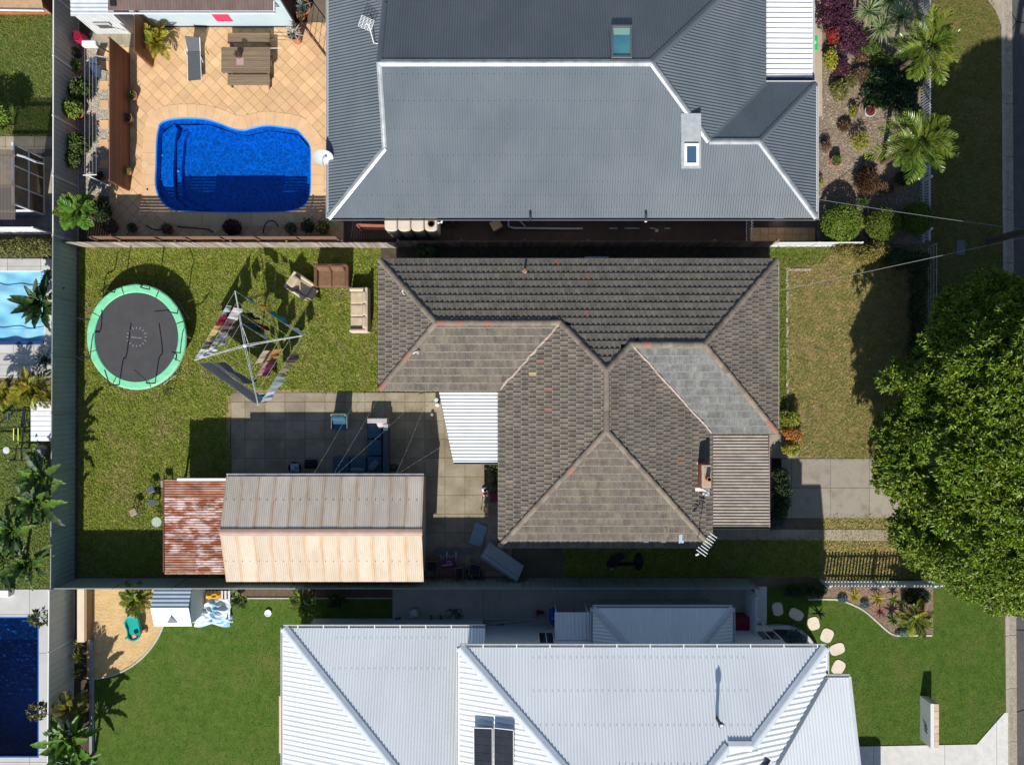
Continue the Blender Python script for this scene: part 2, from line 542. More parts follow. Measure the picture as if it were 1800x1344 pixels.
def clip_any(sub, poly):
    """clip a convex piece to a polygon made of one convex outline"""
    n = len(poly); a = sum(poly[i][0]*poly[(i+1)%n][1]-poly[(i+1)%n][0]*poly[i][1] for i in range(n))
    if a < 0: poly = poly[::-1]
    for i in range(n):
        p, q = poly[i], poly[(i+1)%n]; out = []
        f = lambda r: (q[0]-p[0])*(r[1]-p[1])-(q[1]-p[1])*(r[0]-p[0])
        for k in range(len(sub)):
            u, v = sub[k], sub[(k+1)%len(sub)]; fu, fv = f(u), f(v)
            if fu >= 0: out.append(u)
            if (fu >= 0) != (fv >= 0):
                t = fu/(fu-fv); out.append((u[0]+t*(v[0]-u[0]), u[1]+t*(v[1]-u[1])))
        sub = out
        if len(sub) < 3: return []
    return sub
slab_field("patio", [(407,690),(900,690),(900,1012),(407,1012)], .90, .84, (.62,.28), m_conc, m_conc_joint)
m_drive = mat("grey driveway concrete", (.255,.225,.18), (.33,.295,.24), 1.1, .9, c3=(.16,.14,.115), scale3=1.1, amt3=.75, rnd=.08, bump=.004, grain=.1, gscale=40)
slab_field("driveway", [(1352,806),(1575,806),(1600,910),(1352,910)], 1.75, 1.36, (1.0,.0), m_drive, m_conc_joint, z=.016)
slab_field("front_porch_path", [(1350,756),(1404,756),(1404,805),(1350,805)], 1.4, 1.3, (0,0), m_drive, m_conc_joint, z=.0175)
m_path = mat("worn path concrete", (.34,.29,.21), (.27,.23,.17), 2, .9, rnd=.07, bump=.005, grain=.12, gscale=40)
slab_field("stepping_path", [(1250,929),(1640,931),(1648,950),(1250,948)], .95, .6, (.2,0), m_path, mat("path edge soil", (.13,.1,.06), (.2,.16,.09), 5, .95), z=.018, piece="path_slab")
# lower neighbour's side driveway and footpath
m_side = mat("side driveway concrete", (.44,.43,.38), (.36,.355,.315), 1.0, .9, c3=(.26,.22,.12), scale3=.6, amt3=.3, bump=.003, grain=.08)
slab_field("side_driveway", [(690,1030),(1313,1030),(1313,1112),(690,1112)], 4.1, 2.4, (0,0), m_side, m_conc_joint, z=.015)
m_pale = mat("pale exposed concrete", (.50,.49,.46), (.58,.57,.54), 3, .85, grain=.14, gscale=30, rnd=.03)
slab_field("gate_path", [(1326,1030),(1348,1030),(1348,1096),(1326,1096)], .56, 2.0, (0,0), m_pale, m_conc_joint, z=.017)
slab_field("front_driveway", [(1500,1311),(1716,1307),(1716,1430),(1500,1430)], 3.2, 3.0, (.9,1.2), m_pale, m_conc_joint, z=.019)
slab_field("front_driveway_apron", [(1716,1307),(1767,1249),(1771,1249),(1771,1430),(1716,1430)], 3.2, 3.4, (.9,1.2), m_pale, m_conc_joint, z=.019)
# gravel side yard and top house path
m_gravel = mat("grey gravel", (.30,.26,.20), (.46,.41,.34), 30, .95, bump=.03, bscale=40, grain=.5, gscale=24, island=.45)
struct("gravel_bed", holed(G([(139,74),(192,74),(192,345),(139,345)]), [], .010), m_gravel)
def pebbles(px, n, m, label, r=.035):
    pts = scatter(G(px), n); V = []; F = []
    for x, y in pts:
        rr = r*random.uniform(.5, 1.2); a = random.uniform(0, 6.28); b = len(V)
        for k in range(4):
            t = a + k*math.pi/2; q = rr*random.uniform(.7, 1.2)
            V.append((x+q*math.cos(t), y+q*math.sin(t), .008))
        V.append((x, y, .008+rr*random.uniform(.5, .9)))
        F += [(b+k, b+(k+1)%4, b+4) for k in range(4)]
    o = link("gravel", fast_mesh("gravel", V, F, m)); tag(o, label, "gravel", None, "stuff")
pebbles([(139,76),(192,76),(192,345),(139,345)], 7000, m_gravel, "grey loose gravel along the side fence by the slatted screen")
slab_field("shed_apron", [(160,48),(236,48),(236,84),(160,84)], 1.0, 1.0, (.1,.1), m_path, m_conc_joint, z=.016)
stp = struct("stepping_stones", holed(G([(175,86),(192,86),(192,312),(175,312)]), [], .013), m_gravel)
pieces(stp, "paver", [G([(176,y-7.5),(191.5,y-7.5),(191.5,y+7.5),(176,y+7.5)]) for y in (92,115.5,150,184,219,253,289)], m_paver, .013, .04)
m_mulch = mat("bark mulch", (.30,.235,.17), (.20,.155,.112), 12, .95, bump=.03, bscale=40, grain=.5, gscale=22, c3=(.38,.32,.25), scale3=1.2, amt3=.5, island=.45)
struct("garden_bed", holed(G([(1446,-60),(1619,-60),(1619,428),(1437,428),(1437,180),(1446,180)]), [], .012), m_mulch)
pebbles([(1447,100),(1619,100),(1619,428),(1437,428)], 9000, m_mulch, "loose brown bark mulch in the palm garden", .05)
slab_field("house_path", [(1428,-60),(1445,-60),(1445,205),(1428,205)], .44, 2.6, (0,.6), mat("tan path concrete", (.36,.29,.21), (.42,.34,.25), 2, .9, grain=.1, rnd=.05), m_conc_joint, z=.018)
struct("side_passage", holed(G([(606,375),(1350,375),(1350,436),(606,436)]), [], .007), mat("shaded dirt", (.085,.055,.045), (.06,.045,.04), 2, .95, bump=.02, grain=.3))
m_ypav = mat("ochre path paver", (.60,.36,.18), (.5,.3,.15), 3, .85, rnd=.12, grain=.08)
slab_field("ochre_path", [(1318,400),(1432,400),(1432,424),(1318,424)], .36, .3, (.1,0), m_ypav, m_grout, z=.015, piece="paver")
# the passage on the north side of the tiled house
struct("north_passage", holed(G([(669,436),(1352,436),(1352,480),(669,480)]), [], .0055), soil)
# lower garden bed
BED = [(1420,1026),(1640,1026),(1640,1116),(1575,1116),(1560,1108),(1540,1090),(1520,1073),(1500,1062),(1475,1053),(1450,1052),(1420,1052)]
m_bedsoil = mat("reddish garden mulch", (.26,.165,.12), (.18,.115,.085), 9, .95, bump=.02, grain=.45, gscale=24)
struct("front_bed", holed(G(BED), [], .020), m_bedsoil)
struct("lower_back_bed", holed(G([(405,1030),(690,1030),(690,1050),(405,1050)]), [], .0125), mat("dark mulch", (.10,.065,.045), (.15,.1,.07), 9, .95, bump=.02, grain=.4))
m_sand = mat("sandpit sand", (.60,.41,.20), (.50,.335,.16), 2.5, .95, bump=.03, bscale=9, grain=.12, gscale=30)
arc = [tuple(P(159 + 138*math.cos(R(a))*1.0, 1046 + 146*math.sin(R(a)))[:2]) for a in range(0, 91, 6)]
SANDPIT = G([(153,1030),(300,1030)]) + arc + G([(153,1192)])
def dune(poly, z):
    m = MB(); pts = scatter(poly, 1)
    return holed(poly, [], z)
struct("sandpit", dune(SANDPIT, .022), m_sand)
struct("fence_bed", holed(G([(126,1120),(159,1120),(159,1420),(126,1420)]), [], .0135), soil)
struct("trampling_dirt", holed(G([(399,688),(420,684),(540,684),(640,690),(640,694),(408,694),(404,760),(404,836),(398,836),(397,730)]), [], .0135), mat("worn dirt edge", (.30,.22,.12), (.22,.19,.08), 4, .95, grain=.3, gscale=24))
# left neighbours' paving
m_lpav = mat("grey pool paver", (.50,.50,.48), (.42,.42,.41), 2, .7, rnd=.1, grain=.08)
LP1 = slab_field("pool_surround", [(-60,455),(92,455),(92,476),(-60,476)], 1.5, .8, (.4,.2), m_lpav, m_conc_joint, z=.02, piece="paver")
slab_field("pool_surround_lower", [(-60,606),(92,606),(92,664),(-60,664)], .93, .5, (.3,.1), m_lpav, m_conc_joint, z=.02, piece="paver")
slab_field("pool_surround_side", [(79,476),(92,476),(92,606),(79,606)], .6, .8, (0,.1), m_lpav, m_conc_joint, z=.02, piece="paver")
struct("pool_hedge_bed", holed(G([(-60,417),(92,417),(92,455),(-60,455)]), [], .0135), soil)
m_lconc = mat("pale pool concrete", (.46,.46,.45), (.41,.41,.40), 1.2, .75, grain=.05)
slab_field("deep_pool_deck", [(-60,1035),(90,1035),(90,1083),(-60,1083)], 2.6, 1.4, (.3,.1), m_lconc, m_conc_joint, z=.02)
slab_field("deep_pool_edge", [(69,1083),(90,1083),(90,1330),(69,1330)], .6, 2.2, (0,.3), m_lconc, m_conc_joint, z=.02)
slab_field("deep_pool_end", [(-60,1330),(90,1330),(90,1420),(-60,1420)], 2.6, 2.0, (.3,.1), m_lconc, m_conc_joint, z=.02)
slab_field("left_path", [(-60,240),(92,240),(92,262),(-60,262)], 1.3, .9, (.5,.1), m_path, m_conc_joint, z=.018)
slab_field("left_paving", [(-60,350),(92,350),(92,408),(-60,408)], .52, .5, (.1,.2), mat("dull grey paver", (.24,.23,.22), (.19,.18,.18), 2, .85, rnd=.1), m_conc_joint, z=.016, piece="paver")
slab_field("left_side_path", [(76,276),(92,276),(92,350),(76,350)], .6, 1.2, (0,.1), m_path, m_conc_joint, z=.016)
struct("left_patio_floor", holed(G([(-60,262),(75,262),(75,350),(-60,350)]), [], .0145), mat("patio floor", (.16,.15,.14), (.3,.24,.15), 1.6, .7, lo=.5, hi=.6))

# ---- street: kerb, gutter, asphalt
m_asph = mat("asphalt", (.072,.07,.07), (.095,.09,.088), 1.5, .9, grain=.3, gscale=30, bump=.01, bscale=60)
def kx(y): return 22.31 - y*.0067      # road side of the kerb
struct("road", MB().ngon([(kx(-90)-.05,-90,-.12),(110,-90,-.12),(110,90,-.12),(kx(90)-.05,90,-.12)]), m_asph)
m_kerb = mat("kerb concrete", (.36,.32,.265), (.28,.245,.2), 3, .9, grain=.25, gscale=30, rnd=.06)
m_gut = mat("gutter concrete", (.25,.215,.17), (.33,.285,.22), 4, .9, grain=.45, gscale=26, rnd=.05)
kerb = struct("kerb", MB().box(21.9,22.0,-.2,.2,-.3,-.25), m_kerb)
gut = struct("gutter", MB().box(22.4,22.5,-.2,.2,-.3,-.25), m_gut)
yy = -21.0
while yy < 22:
    for par, nm, a, b, z1, mm in ((kerb, "kerb_stone", -.16, 0.0, .03, m_kerb), (gut, "gutter_slab", .004, .40, -.085, m_gut)):
        m = MB(); y2 = yy+2.38
        m.add([(kx(y)+d, y, z) for z in (-.3, z1) for y, d in ((yy, a), (yy, b), (y2, b), (y2, a))],
              [(4,5,6,7),(0,1,5,4),(1,2,6,5),(2,3,7,6),(3,0,4,7)])
        m.build(nm, mm, par)
    yy += 2.4
struct("footpath", holed(G([(1727,-60),(1764,-60),(1761,50),(1757,38),(1750,20),(1737,2)]), [], .019), m_path)
struct("root_edging", MB().prism(G([(1724,1028),(1733,1026),(1769,1070),(1762,1078)]), 0, .05), m_kerb)
# tar lines sealing the cracks in the asphalt
tar = mat("crack sealing tar", (.012,.012,.013), rough=.6)
def ribbon(pts, w, z):
    m = MB()
    for a, b in zip(pts[:-1], pts[1:]):
        a, b = Vector(a), Vector(b); d = (b-a).normalized(); s_ = Vector((-d.y, d.x, 0))*w/2
        m.add([a-s_, b-s_, b+s_, a+s_], [(0,1,2,3)])
    for v in range(len(m.V)): m.V[v] = (m.V[v][0], m.V[v][1], z)
    return m
RZ = -.116
for pts in ([(1778,10),(1779,25),(1786,38),(1778,55)], [(1786,38),(1803,40),(1830,36)], [(1785,632),(1810,628),(1850,636)], [(1785,1106),(1800,1107),(1840,1104)], [(1786,1252),(1800,1247),(1840,1240)]):
    o = ribbon([P(a, b, RZ) for a, b in curve_pts([(x, y, 0) for x, y in pts], 4) and [(q.x, q.y) for q in curve_pts([(x, y, 0) for x, y in pts], 4)]], .05, RZ).build("tar_seam", tar)
    o["kind"] = "structure"
# ================================================================ ROOF TOOLS
def corr(poly, vdir, period, amp, profile='sine', off=0.0, seg=6):
    """ribbed metal sheeting over a 3-d polygon; ribs run along vdir"""
    poly = [Vector(p) for p in poly]
    n = Vector((0, 0, 0))
    for i in range(len(poly)):
        a, b = poly[i], poly[(i+1) % len(poly)]
        n += Vector(((a.y-b.y)*(a.z+b.z), (a.z-b.z)*(a.x+b.x), (a.x-b.x)*(a.y+b.y)))
    n.normalize()
    if n.z < 0: n = -n
    v = Vector(vdir); v = (v - n*v.dot(n)).normalized(); u = v.cross(n).normalized()
    o = poly[0]
    q = [((p-o).dot(u), (p-o).dot(v)) for p in poly]
    u0, u1 = min(a for a, b in q), max(a for a, b in q)
    if profile == 'sine': fr = [(k/seg, math.cos(2*math.pi*k/seg)*.5) for k in range(seg)]
    else:
        r = profile if isinstance(profile, float) else .16
        fr = [(0, 0), (r*.3, 1), (r*.7, 1), (r, 0)]
    us = set([u0, u1] + [a for a, b in q])
    S_ = []
    k = math.floor((u0-off)/period)-1
    while (k-1)*period+off < u1:
        for f, h in fr:
            x = (k+f)*period+off
            S_.append((x, h*amp))
        k += 1
    def hgt(x):
        for i in range(len(S_)-1):
            if S_[i][0] <= x <= S_[i+1][0]:
                t = (x-S_[i][0])/max(1e-9, S_[i+1][0]-S_[i][0]); return S_[i][1]*(1-t)+S_[i+1][1]*t
        return 0
    pts = [(x, h) for x, h in S_ if u0 < x < u1] + [(x, hgt(x)) for x in us]
    pts.sort()
    out = []
    eps = 1e-5
    for idx, (x, h) in enumerate(pts):
        xx = min(max(x, u0+eps), u1-eps)
        vs_ = []
        for i in range(len(q)):
            (a, b), (c, d) = q[i], q[(i+1) % len(q)]
            if (a <= xx < c) or (c <= xx < a): vs_.append(b+(d-b)*(xx-a)/(c-a))
        if vs_: out.append((xx, h, min(vs_), max(vs_)))
    V = []; F = []
    for x, h, a, b in out:
        V.append(o+u*x+v*a+n*h); V.append(o+u*x+v*b+n*h)
    for i in range(len(out)-1):
        if out[i+1][0]-out[i][0] > 1e-6: F.append((2*i, 2*i+2, 2*i+3, 2*i+1))
    mb = MB().add(V, F)
    # right way up
    if F:
        a, b, c = (Vector(V[k]) for k in F[len(F)//2][:3])
        if (b-a).cross(c-a).z < 0: mb.F = [tuple(reversed(f)) for f in mb.F]
    return mb

def cap(p, q, w, drop, t=.012, lift=.03):
    """folded ridge or hip capping between two points"""
    p, q = Vector(p), Vector(q); d = (q-p).normalized()
    s_ = Vector((-d.y, d.x, 0)).normalized()
    L_ = Vector((0, 0, lift)); D = Vector((0, 0, lift-drop))
    c = .03
    sec = lambda o: [o-s_*w+D, o-s_*c+L_, o+s_*c+L_, o+s_*w+D]
    A, B = sec(p), sec(q)
    return MB().add(A+B, [(0,4,5,1),(1,5,6,2),(2,6,7,3)]) if (B[0]-A[0]).cross(A[1]-A[0]).z > 0 else MB().add(A+B, [(1,5,4,0),(2,6,5,1),(3,7,6,2)])

def gutter(p, q, w=.11, h=.1, out=None, lip=.015):
    """open eaves gutter: floor, back, front lip"""
    p, q = Vector(p), Vector(q); d = (q-p).normalized(); s_ = Vector(out) if out is not None else Vector((-d.y, d.x, 0))
    m = MB()
    def bx(a, b, z0, z1):
        pts = [p+s_*a, q+s_*a, q+s_*b, p+s_*b]
        m.add([(v.x, v.y, v.z+z0) for v in pts]+[(v.x, v.y, v.z+z1) for v in pts], [(3,2,1,0),(4,5,6,7),(0,1,5,4),(1,2,6,5),(2,3,7,6),(3,0,4,7)])
    bx(.0, w, -h, -h+.012); bx(w-lip, w+.004, -h, .005)
    return m

def walls(parent, x0, x1, y0, y1, z1, m, t=.12, name="wall"):
    for a in ((x0,x1,y0,y0+t),(x0,x1,y1-t,y1),(x0,x0+t,y0+t+.003,y1-t-.003),(x1-t,x1,y0+t+.003,y1-t-.003)):
        MB().box(*a, 0.0, z1).build(name, m, parent)

def window(parent, face, a, y, z0, w, h, mf, mg, sill=True):
    """face: 'S','N','E','W' wall side that the window is set in; a: centre along wall; y: wall plane"""
    def bx(m, u0, u1, d0, d1, q0, q1):
        if face == 'S': m.box(u0,u1,y-d1,y-d0,q0,q1)
        elif face == 'N': m.box(u0,u1,y+d0,y+d1,q0,q1)
        elif face == 'E': m.box(y+d0,y+d1,u0,u1,q0,q1)
        else: m.box(y-d1,y-d0,u0,u1,q0,q1)
    m = MB(); f = .05
    bx(m, a-w/2, a+w/2, .002, .05, z0, z0+f); bx(m, a-w/2, a+w/2, .002, .05, z0+h-f, z0+h)
    bx(m, a-w/2, a-w/2+f, .002, .05, z0+f, z0+h-f); bx(m, a+w/2-f, a+w/2, .002, .05, z0+f, z0+h-f); bx(m, a-.02, a+.02, .002, .04, z0+f, z0+h-f)
    o = m.build("window", mf, parent)
    g = MB(); bx(g, a-w/2+f, a+w/2-f, .004, .02, z0+f, z0+h-f); g.build("pane", mg, o)
    return o
glass_dark = mat("dark window glass", (.03,.04,.05), rough=.08, spec=.7)

# ================================================================ THE TILED HOUSE
ZE = 2.55
W1x, Ny, S1y, W3x, E3x, S3y, S2y, E2x = -5.527, 5.10, -.286, -.50, 8.315, -6.838, -2.07, 11.08
A_, B_, C_, D_, E_, F_ = (-3.09,2.421), (1.965,2.421), (3.736,.495), (4.762,1.528), (7.707,1.528), (3.736,-1.913)
HOUSE = thing("tiled_house", "house under a large old brown grey tiled hip roof beside the trampoline yard", "house", (3, 0, 0))
m_deck = mat("roof underlay", (.03,.028,.026), rough=.95)
mt = dict(rough=.92, bump=.004, bscale=60, rnd=.12, island=.12, coord='P', detail=4, spec=.15, grain=.16, gscale=26)
m_tile = mat("weathered dark roof tile", (.105,.092,.079), (.150,.134,.113), 3.0, c3=(.225,.195,.14), scale3=1.6, amt3=.45, **mt)
m_tile2 = mat("blue grey roof tile", (.125,.132,.131), (.18,.186,.18), 3.0, c3=(.26,.26,.24), scale3=1.5, amt3=.4, **mt)
m_tile_n = mat("dark roof tile", (.115,.102,.088), (.155,.14,.12), 3.0, c3=(.19,.17,.13), scale3=1.4, amt3=.35, **mt)
m_tile_red = mat("bare red roof tile", (.235,.105,.08), (.19,.10,.08), 5, .9, rnd=.1, grain=.15)
m_lip = mat("worn tile lip", (.27,.23,.165), (.175,.152,.118), 5.0, .92, c3=(.14,.12,.1), scale3=1.5, amt3=.5, grain=.2)
m_ridge = mat("ridge tile", (.15,.128,.104), (.205,.175,.14), 4, .9, rnd=.2, c3=(.22,.13,.09), scale3=2.2, amt3=.35, grain=.15)
m_ridge_red = mat("red ridge tile", (.29,.13,.095), (.22,.125,.10), 5, .85, rnd=.1)
m_mortar = mat("pale valley mortar", (.46,.38,.33), (.3,.22,.19), 6, .9, grain=.2)

z_ = lambda *a: a
# plan outline, eave line point, inward horizontal direction, pitch, hip edges, tile material
FACES = [
 ([(W1x,Ny),A_,B_,C_,D_,E_,(E2x,Ny)], (W1x,Ny), (0,-1), .402, [((W1x,Ny),A_),((E2x,Ny),E_),(B_,C_),(C_,D_),(A_,B_),(D_,E_)], m_tile_n),
 ([(W1x,Ny),(W1x,S1y),A_], (W1x,S1y), (1,0), .442, [((W1x,Ny),A_),((W1x,S1y),A_)], m_tile),
 ([(W1x,S1y),(W3x,S1y),B_,A_], (W1x,S1y), (0,1), .398, [((W1x,S1y),A_),(A_,B_)], m_tile),
 ([(W3x,S1y),(W3x,S3y),F_,C_,B_], (W3x,S3y), (1,0), .437, [((W3x,S3y),F_),(F_,C_),(C_,B_)], m_tile),
 ([(W3x,S3y),(E3x,S3y),F_], (W3x,S3y), (0,1), .3758, [((W3x,S3y),F_),((E3x,S3y),F_)], m_tile),
 ([(E3x,S3y),(E3x,S2y),D_,C_,F_], (E3x,S3y), (-1,0), .404, [((E3x,S3y),F_),(F_,C_),(C_,D_)], m_tile),
 ([(E3x,S2y),(E2x,S2y),E_,D_], (E3x,S2y), (0,1), .399, [((E2x,S2y),E_),(D_,E_)], m_tile2),
 ([(E2x,S2y),(E2x,Ny),E_], (E2x,S2y), (-1,0), .4257, [((E2x,S2y),E_),((E2x,Ny),E_)], m_tile),
]
TW, TE, TL = .208, .345, .39
prof = [(0,.012),(.022,.024),(.05,.024),(.072,.012),(.10,.002),(.165,.0),(.205,.008)]
def tile_mb(step=.058):
    m = MB(); V = []; F = []
    for y, dz in ((.022, step*.97), (TL, .004)):
        for x, h in prof: V.append((x, y, h+dz))
    k = len(prof)
    for x, h in prof: V.append((x, -.035, h+step-.046))
    for x, h in prof: V.append((x, 0, h+step))
    for i in range(k-1):
        F.append((i, i+1, k+i+1, k+i))
    m.add(V, F)
    # the worn lower lip of the tile
    m.F += [(2*k+i, 2*k+i+1, 3*k+i+1, 3*k+i) for i in range(k-1)] + [(3*k+i, 3*k+i+1, i+1, i) for i in range(k-1)]
    m.MI += [1]*(2*(k-1))
    return m
roof_mb = MB()
for pl, e, dr, t, hips, m in FACES:
    roof_mb.ngon([(x, y, ZE + t*((x-e[0])*dr[0]+(y-e[1])*dr[1]) - .015) for x, y in pl])
roof = roof_mb.build("roof", m_deck, HOUSE)
tile_me = {}
cands = []; rest = {}
RED_SPOTS = [tuple(P(a, b, 3.2)[:2]) for a, b in ((953,634),(745,674),(851,645),(958,646),(980,463),(966,721),(1028,556),(1029,488),(1174,800),(1196,813),(965,683),(681,670))]
YEL_SPOTS = [tuple(P(a, b, 3.2)[:2]) for a, b in ((939,658),(971,666))]
m_tile_yel = mat("yellowed roof tile", (.36,.28,.16), (.30,.24,.15), 5, .9)
for pl, e, dr, t, hips, m in FACES:
    dh = Vector((dr[0], dr[1], 0)); v = (dh + Vector((0,0,t))).normalized(); u = Vector((dr[1], -dr[0], 0)); n = u.cross(v)
    o = Vector((e[0], e[1], ZE))
    us = [(Vector((x,y,0))-Vector((o.x,o.y,0))).dot(u) for x, y in pl]; ds = [(Vector((x,y,0))-Vector((o.x,o.y,0))).dot(dh) for x, y in pl]
    cosv = math.hypot(1, t)
    nj = int(max(ds)*cosv/TE)+2
    for j in range(nj):
        i = int(min(us)/TW)-2
        while i*TW < max(us)+.3:
            st = .5*TW*(j % 2)
            org = o + u*(i*TW+st) + v*(j*TE - .05)
            i += 1
            ctr = org + u*TW/2 + v*TE/2
            corners = [org, org+u*TW, org+u*TW+v*TL, org+v*TL]
            cx = np.array([c.x for c in corners]+[ctr.x]); cy = np.array([c.y for c in corners]+[ctr.y])
            ins = inpoly(cx, cy, pl)
            # how near is the closest hip
            cut = []
            for a, b in hips:
                a2, b2 = Vector(a), Vector(b); d = b2-a2; L2 = d.length
                f = max(0, min(1, (Vector((ctr.x, ctr.y))-a2).dot(d)/L2**2))
                if (Vector((ctr.x, ctr.y))-(a2+d*f)).length < .36: cut.append((a2, b2))
            if not cut:
                if not ins[-1]:
                    # lower courses overhang the eave a little; valleys run on under the next face
                    near = any((Vector((ctr.x, ctr.y))-Vector((px_, py_))).length < .28 for px_, py_ in ())
                    dist = 9
                    for q in range(len(pl)):
                        a2, b2 = Vector(pl[q]), Vector(pl[(q+1)%len(pl)]); d = b2-a2
                        f = max(0, min(1, (Vector((ctr.x, ctr.y))-a2).dot(d)/d.length**2)); dist = min(dist, (Vector((ctr.x, ctr.y))-(a2+d*f)).length)
                    vall = (pl[0] == (W1x,S1y) and ctr.x > W3x+.05) or (pl[0] == (W3x,S1y) and ctr.y > S1y+.2) or (pl[0] == (E3x,S3y) and ctr.y > S2y+.2) or (pl[0] == (E3x,S2y) and ctr.x < E3x-.1)
                    if not (vall and dist < .13): continue
                M4 = Matrix((u.to_4d(), v.to_4d(), n.to_4d(), (0,0,0,1))).transposed(); M4.translation = org
                for r in range(3): M4[3][r] = 0
                M4[3][3] = 1
                mm = m
                for sx, sy in RED_SPOTS:
                    if abs(ctr.x-sx) < .11 and abs(ctr.y-sy) < .11: mm = m_tile_red
                for sx, sy in YEL_SPOTS:
                    if abs(ctr.x-sx) < .10 and abs(ctr.y-sy) < .15: mm = m_tile_yel
                cands.append(((ctr-Vector((0,0,H))).length - (100 if mm in (m_tile_red, m_tile_yel) else 0), M4, mm))
            else:
                if not ins.any(): continue
                bm = bmesh.new(); tm = tile_mb()
                bv = [bm.verts.new(org+u*x+v*y+n*z) for x, y, z in tm.V]
                for f, mi_ in zip(tm.F, tm.MI): bm.faces.new([bv[k] for k in f]).material_index = mi_
                pc = Vector((sum(p[0] for p in pl)/len(pl), sum(p[1] for p in pl)/len(pl)))
                for a2, b2 in cut:
                    d = (b2-a2).normalized(); nn = Vector((-d.y, d.x, 0))
                    # inside is the side where the outline goes
                    mid = (a2+b2)/2; test = mid + Vector((nn.x, nn.y))*.05
                    if inpoly(np.array([test.x]), np.array([test.y]), pl)[0]: nn = -nn
                    bmesh.ops.bisect_plane(bm, geom=bm.verts[:]+bm.edges[:]+bm.faces[:], plane_co=(a2.x, a2.y, 0), plane_no=nn, clear_outer=True)
                if bm.faces:
                    bm.verts.index_update()
                    mbx = rest.setdefault(m.name, (m, MB()))[1]
                    mbx.add([w.co.copy() for w in bm.verts], [[w.index for w in f.verts] for f in bm.faces])
                    mbx.MI[-len(bm.faces):] = [f.material_index for f in bm.faces]
                bm.free()
cands.sort(key=lambda c: c[0])
tm = tile_mb()
base_w = worldof(roof)
for k, (dist, M4, mm) in enumerate(cands):
    if k < 285:
        if mm.name not in tile_me: tile_me[mm.name] = tm.mesh("tile", [mm, m_lip])
        o = link("tile", tile_me[mm.name], None, roof)
        M5 = M4.copy(); M5.translation = M4.translation - base_w
        M5 = M5 @ Matrix.Rotation(random.uniform(-.012,.012), 4, 'Z')
        o.matrix_basis = M5
    else:
        jit = Vector((0,0,random.uniform(-.004,.004)))
        rest.setdefault(mm.name, (mm, MB()))[1].add([M4 @ Vector(p) + jit for p in tm.V], tm.F); rest[mm.name][1].MI[-len(tm.F):] = tm.MI
for nm_, (mm, mb) in rest.items():
    mb.build("roof_tiles", [mm, m_lip], roof)["kind"] = "stuff"
# ridge and hip capping, one tile at a time
def zat(pt):
    best = 99
    for pl, e, dr, t, hips, m in FACES:
        zz = ZE + t*((pt[0]-e[0])*dr[0]+(pt[1]-e[1])*dr[1])
        dd = min((Vector(pt)-Vector(p)).length for p in pl)
        if dd < .02: return zz
    return ZE
rt = MB()
for i, (y, s_) in enumerate(((0, 1.0), (.42, .93))):
    for a in range(9):
        th = math.pi*a/8
        rt.V.append((.125*s_*math.cos(th), y, .10*s_*math.sin(th)+.01*(1-i)))
for a in range(8): rt.F.append((a+1, a, 9+a, 9+a+1)); rt.MI.append(0)
rt.F.append(tuple(range(9))); rt.MI.append(0)
rt_me = rt.mesh("ridge_tile", m_ridge, smooth=False); rt_red = rt.mesh("ridge_tile", m_ridge_red)
def ridge_line(a, b, redf=lambda s_: False):
    a3 = Vector((a[0], a[1], zat(a))); b3 = Vector((b[0], b[1], zat(b))); d = b3-a3; L_ = d.length; nn = max(1, round(L_/.40)); st = L_/nn
    y = d.normalized(); x = Vector((y.y, -y.x, 0)).normalized(); z = x.cross(y)
    for k in range(nn):
        o = link("ridge_tile", rt_red if redf(k/nn) else rt_me, None, roof)
        M4 = Matrix((x.to_4d(), y.to_4d(), z.to_4d(), (0,0,0,1))).transposed()
        for r in range(3): M4[3][r] = 0
        M4 = M4 @ Matrix.Rotation(random.uniform(-.03,.03), 4, 'Z')
        M4.translation = a3 + y*(k*st-.01) + z*.015 - base_w
        o.matrix_basis = M4
rr = random.Random(4)
ridge_line((W1x,Ny), A_); ridge_line((W1x,S1y), A_, lambda s_: s_ < .06 or s_ > .9 or .44 < s_ < .5)
ridge_line(A_, B_, lambda s_: s_ < .04 or rr.random() < .14); ridge_line(C_, B_); ridge_line(C_, D_, lambda s_: s_ > .8); ridge_line(D_, E_, lambda s_: s_ > .92 or rr.random() < .12)
ridge_line((E2x,Ny), E_); ridge_line((E2x,S2y), E_, lambda s_: s_ < .08 or s_ > .95); ridge_line(F_, C_); ridge_line((W3x,S3y), F_, lambda s_: s_ > .95 or .6 < s_ < .68); ridge_line((E3x,S3y), F_)
# mortar along the valleys
for a, b in (((W3x,S1y), B_), ((E3x,S2y), D_)):
    a3 = Vector((a[0], a[1], ZE+.05)); b3 = Vector((b[0], b[1], zat(b)+.05)); pts = []
    for k in range(15):
        p = a3.lerp(b3, k/14); pts.append(p + Vector((random.uniform(-.03,.03), random.uniform(-.03,.03), random.uniform(0,.02))))
    MB().tube(pts, .05, 5).build("valley_mortar", m_mortar, roof)
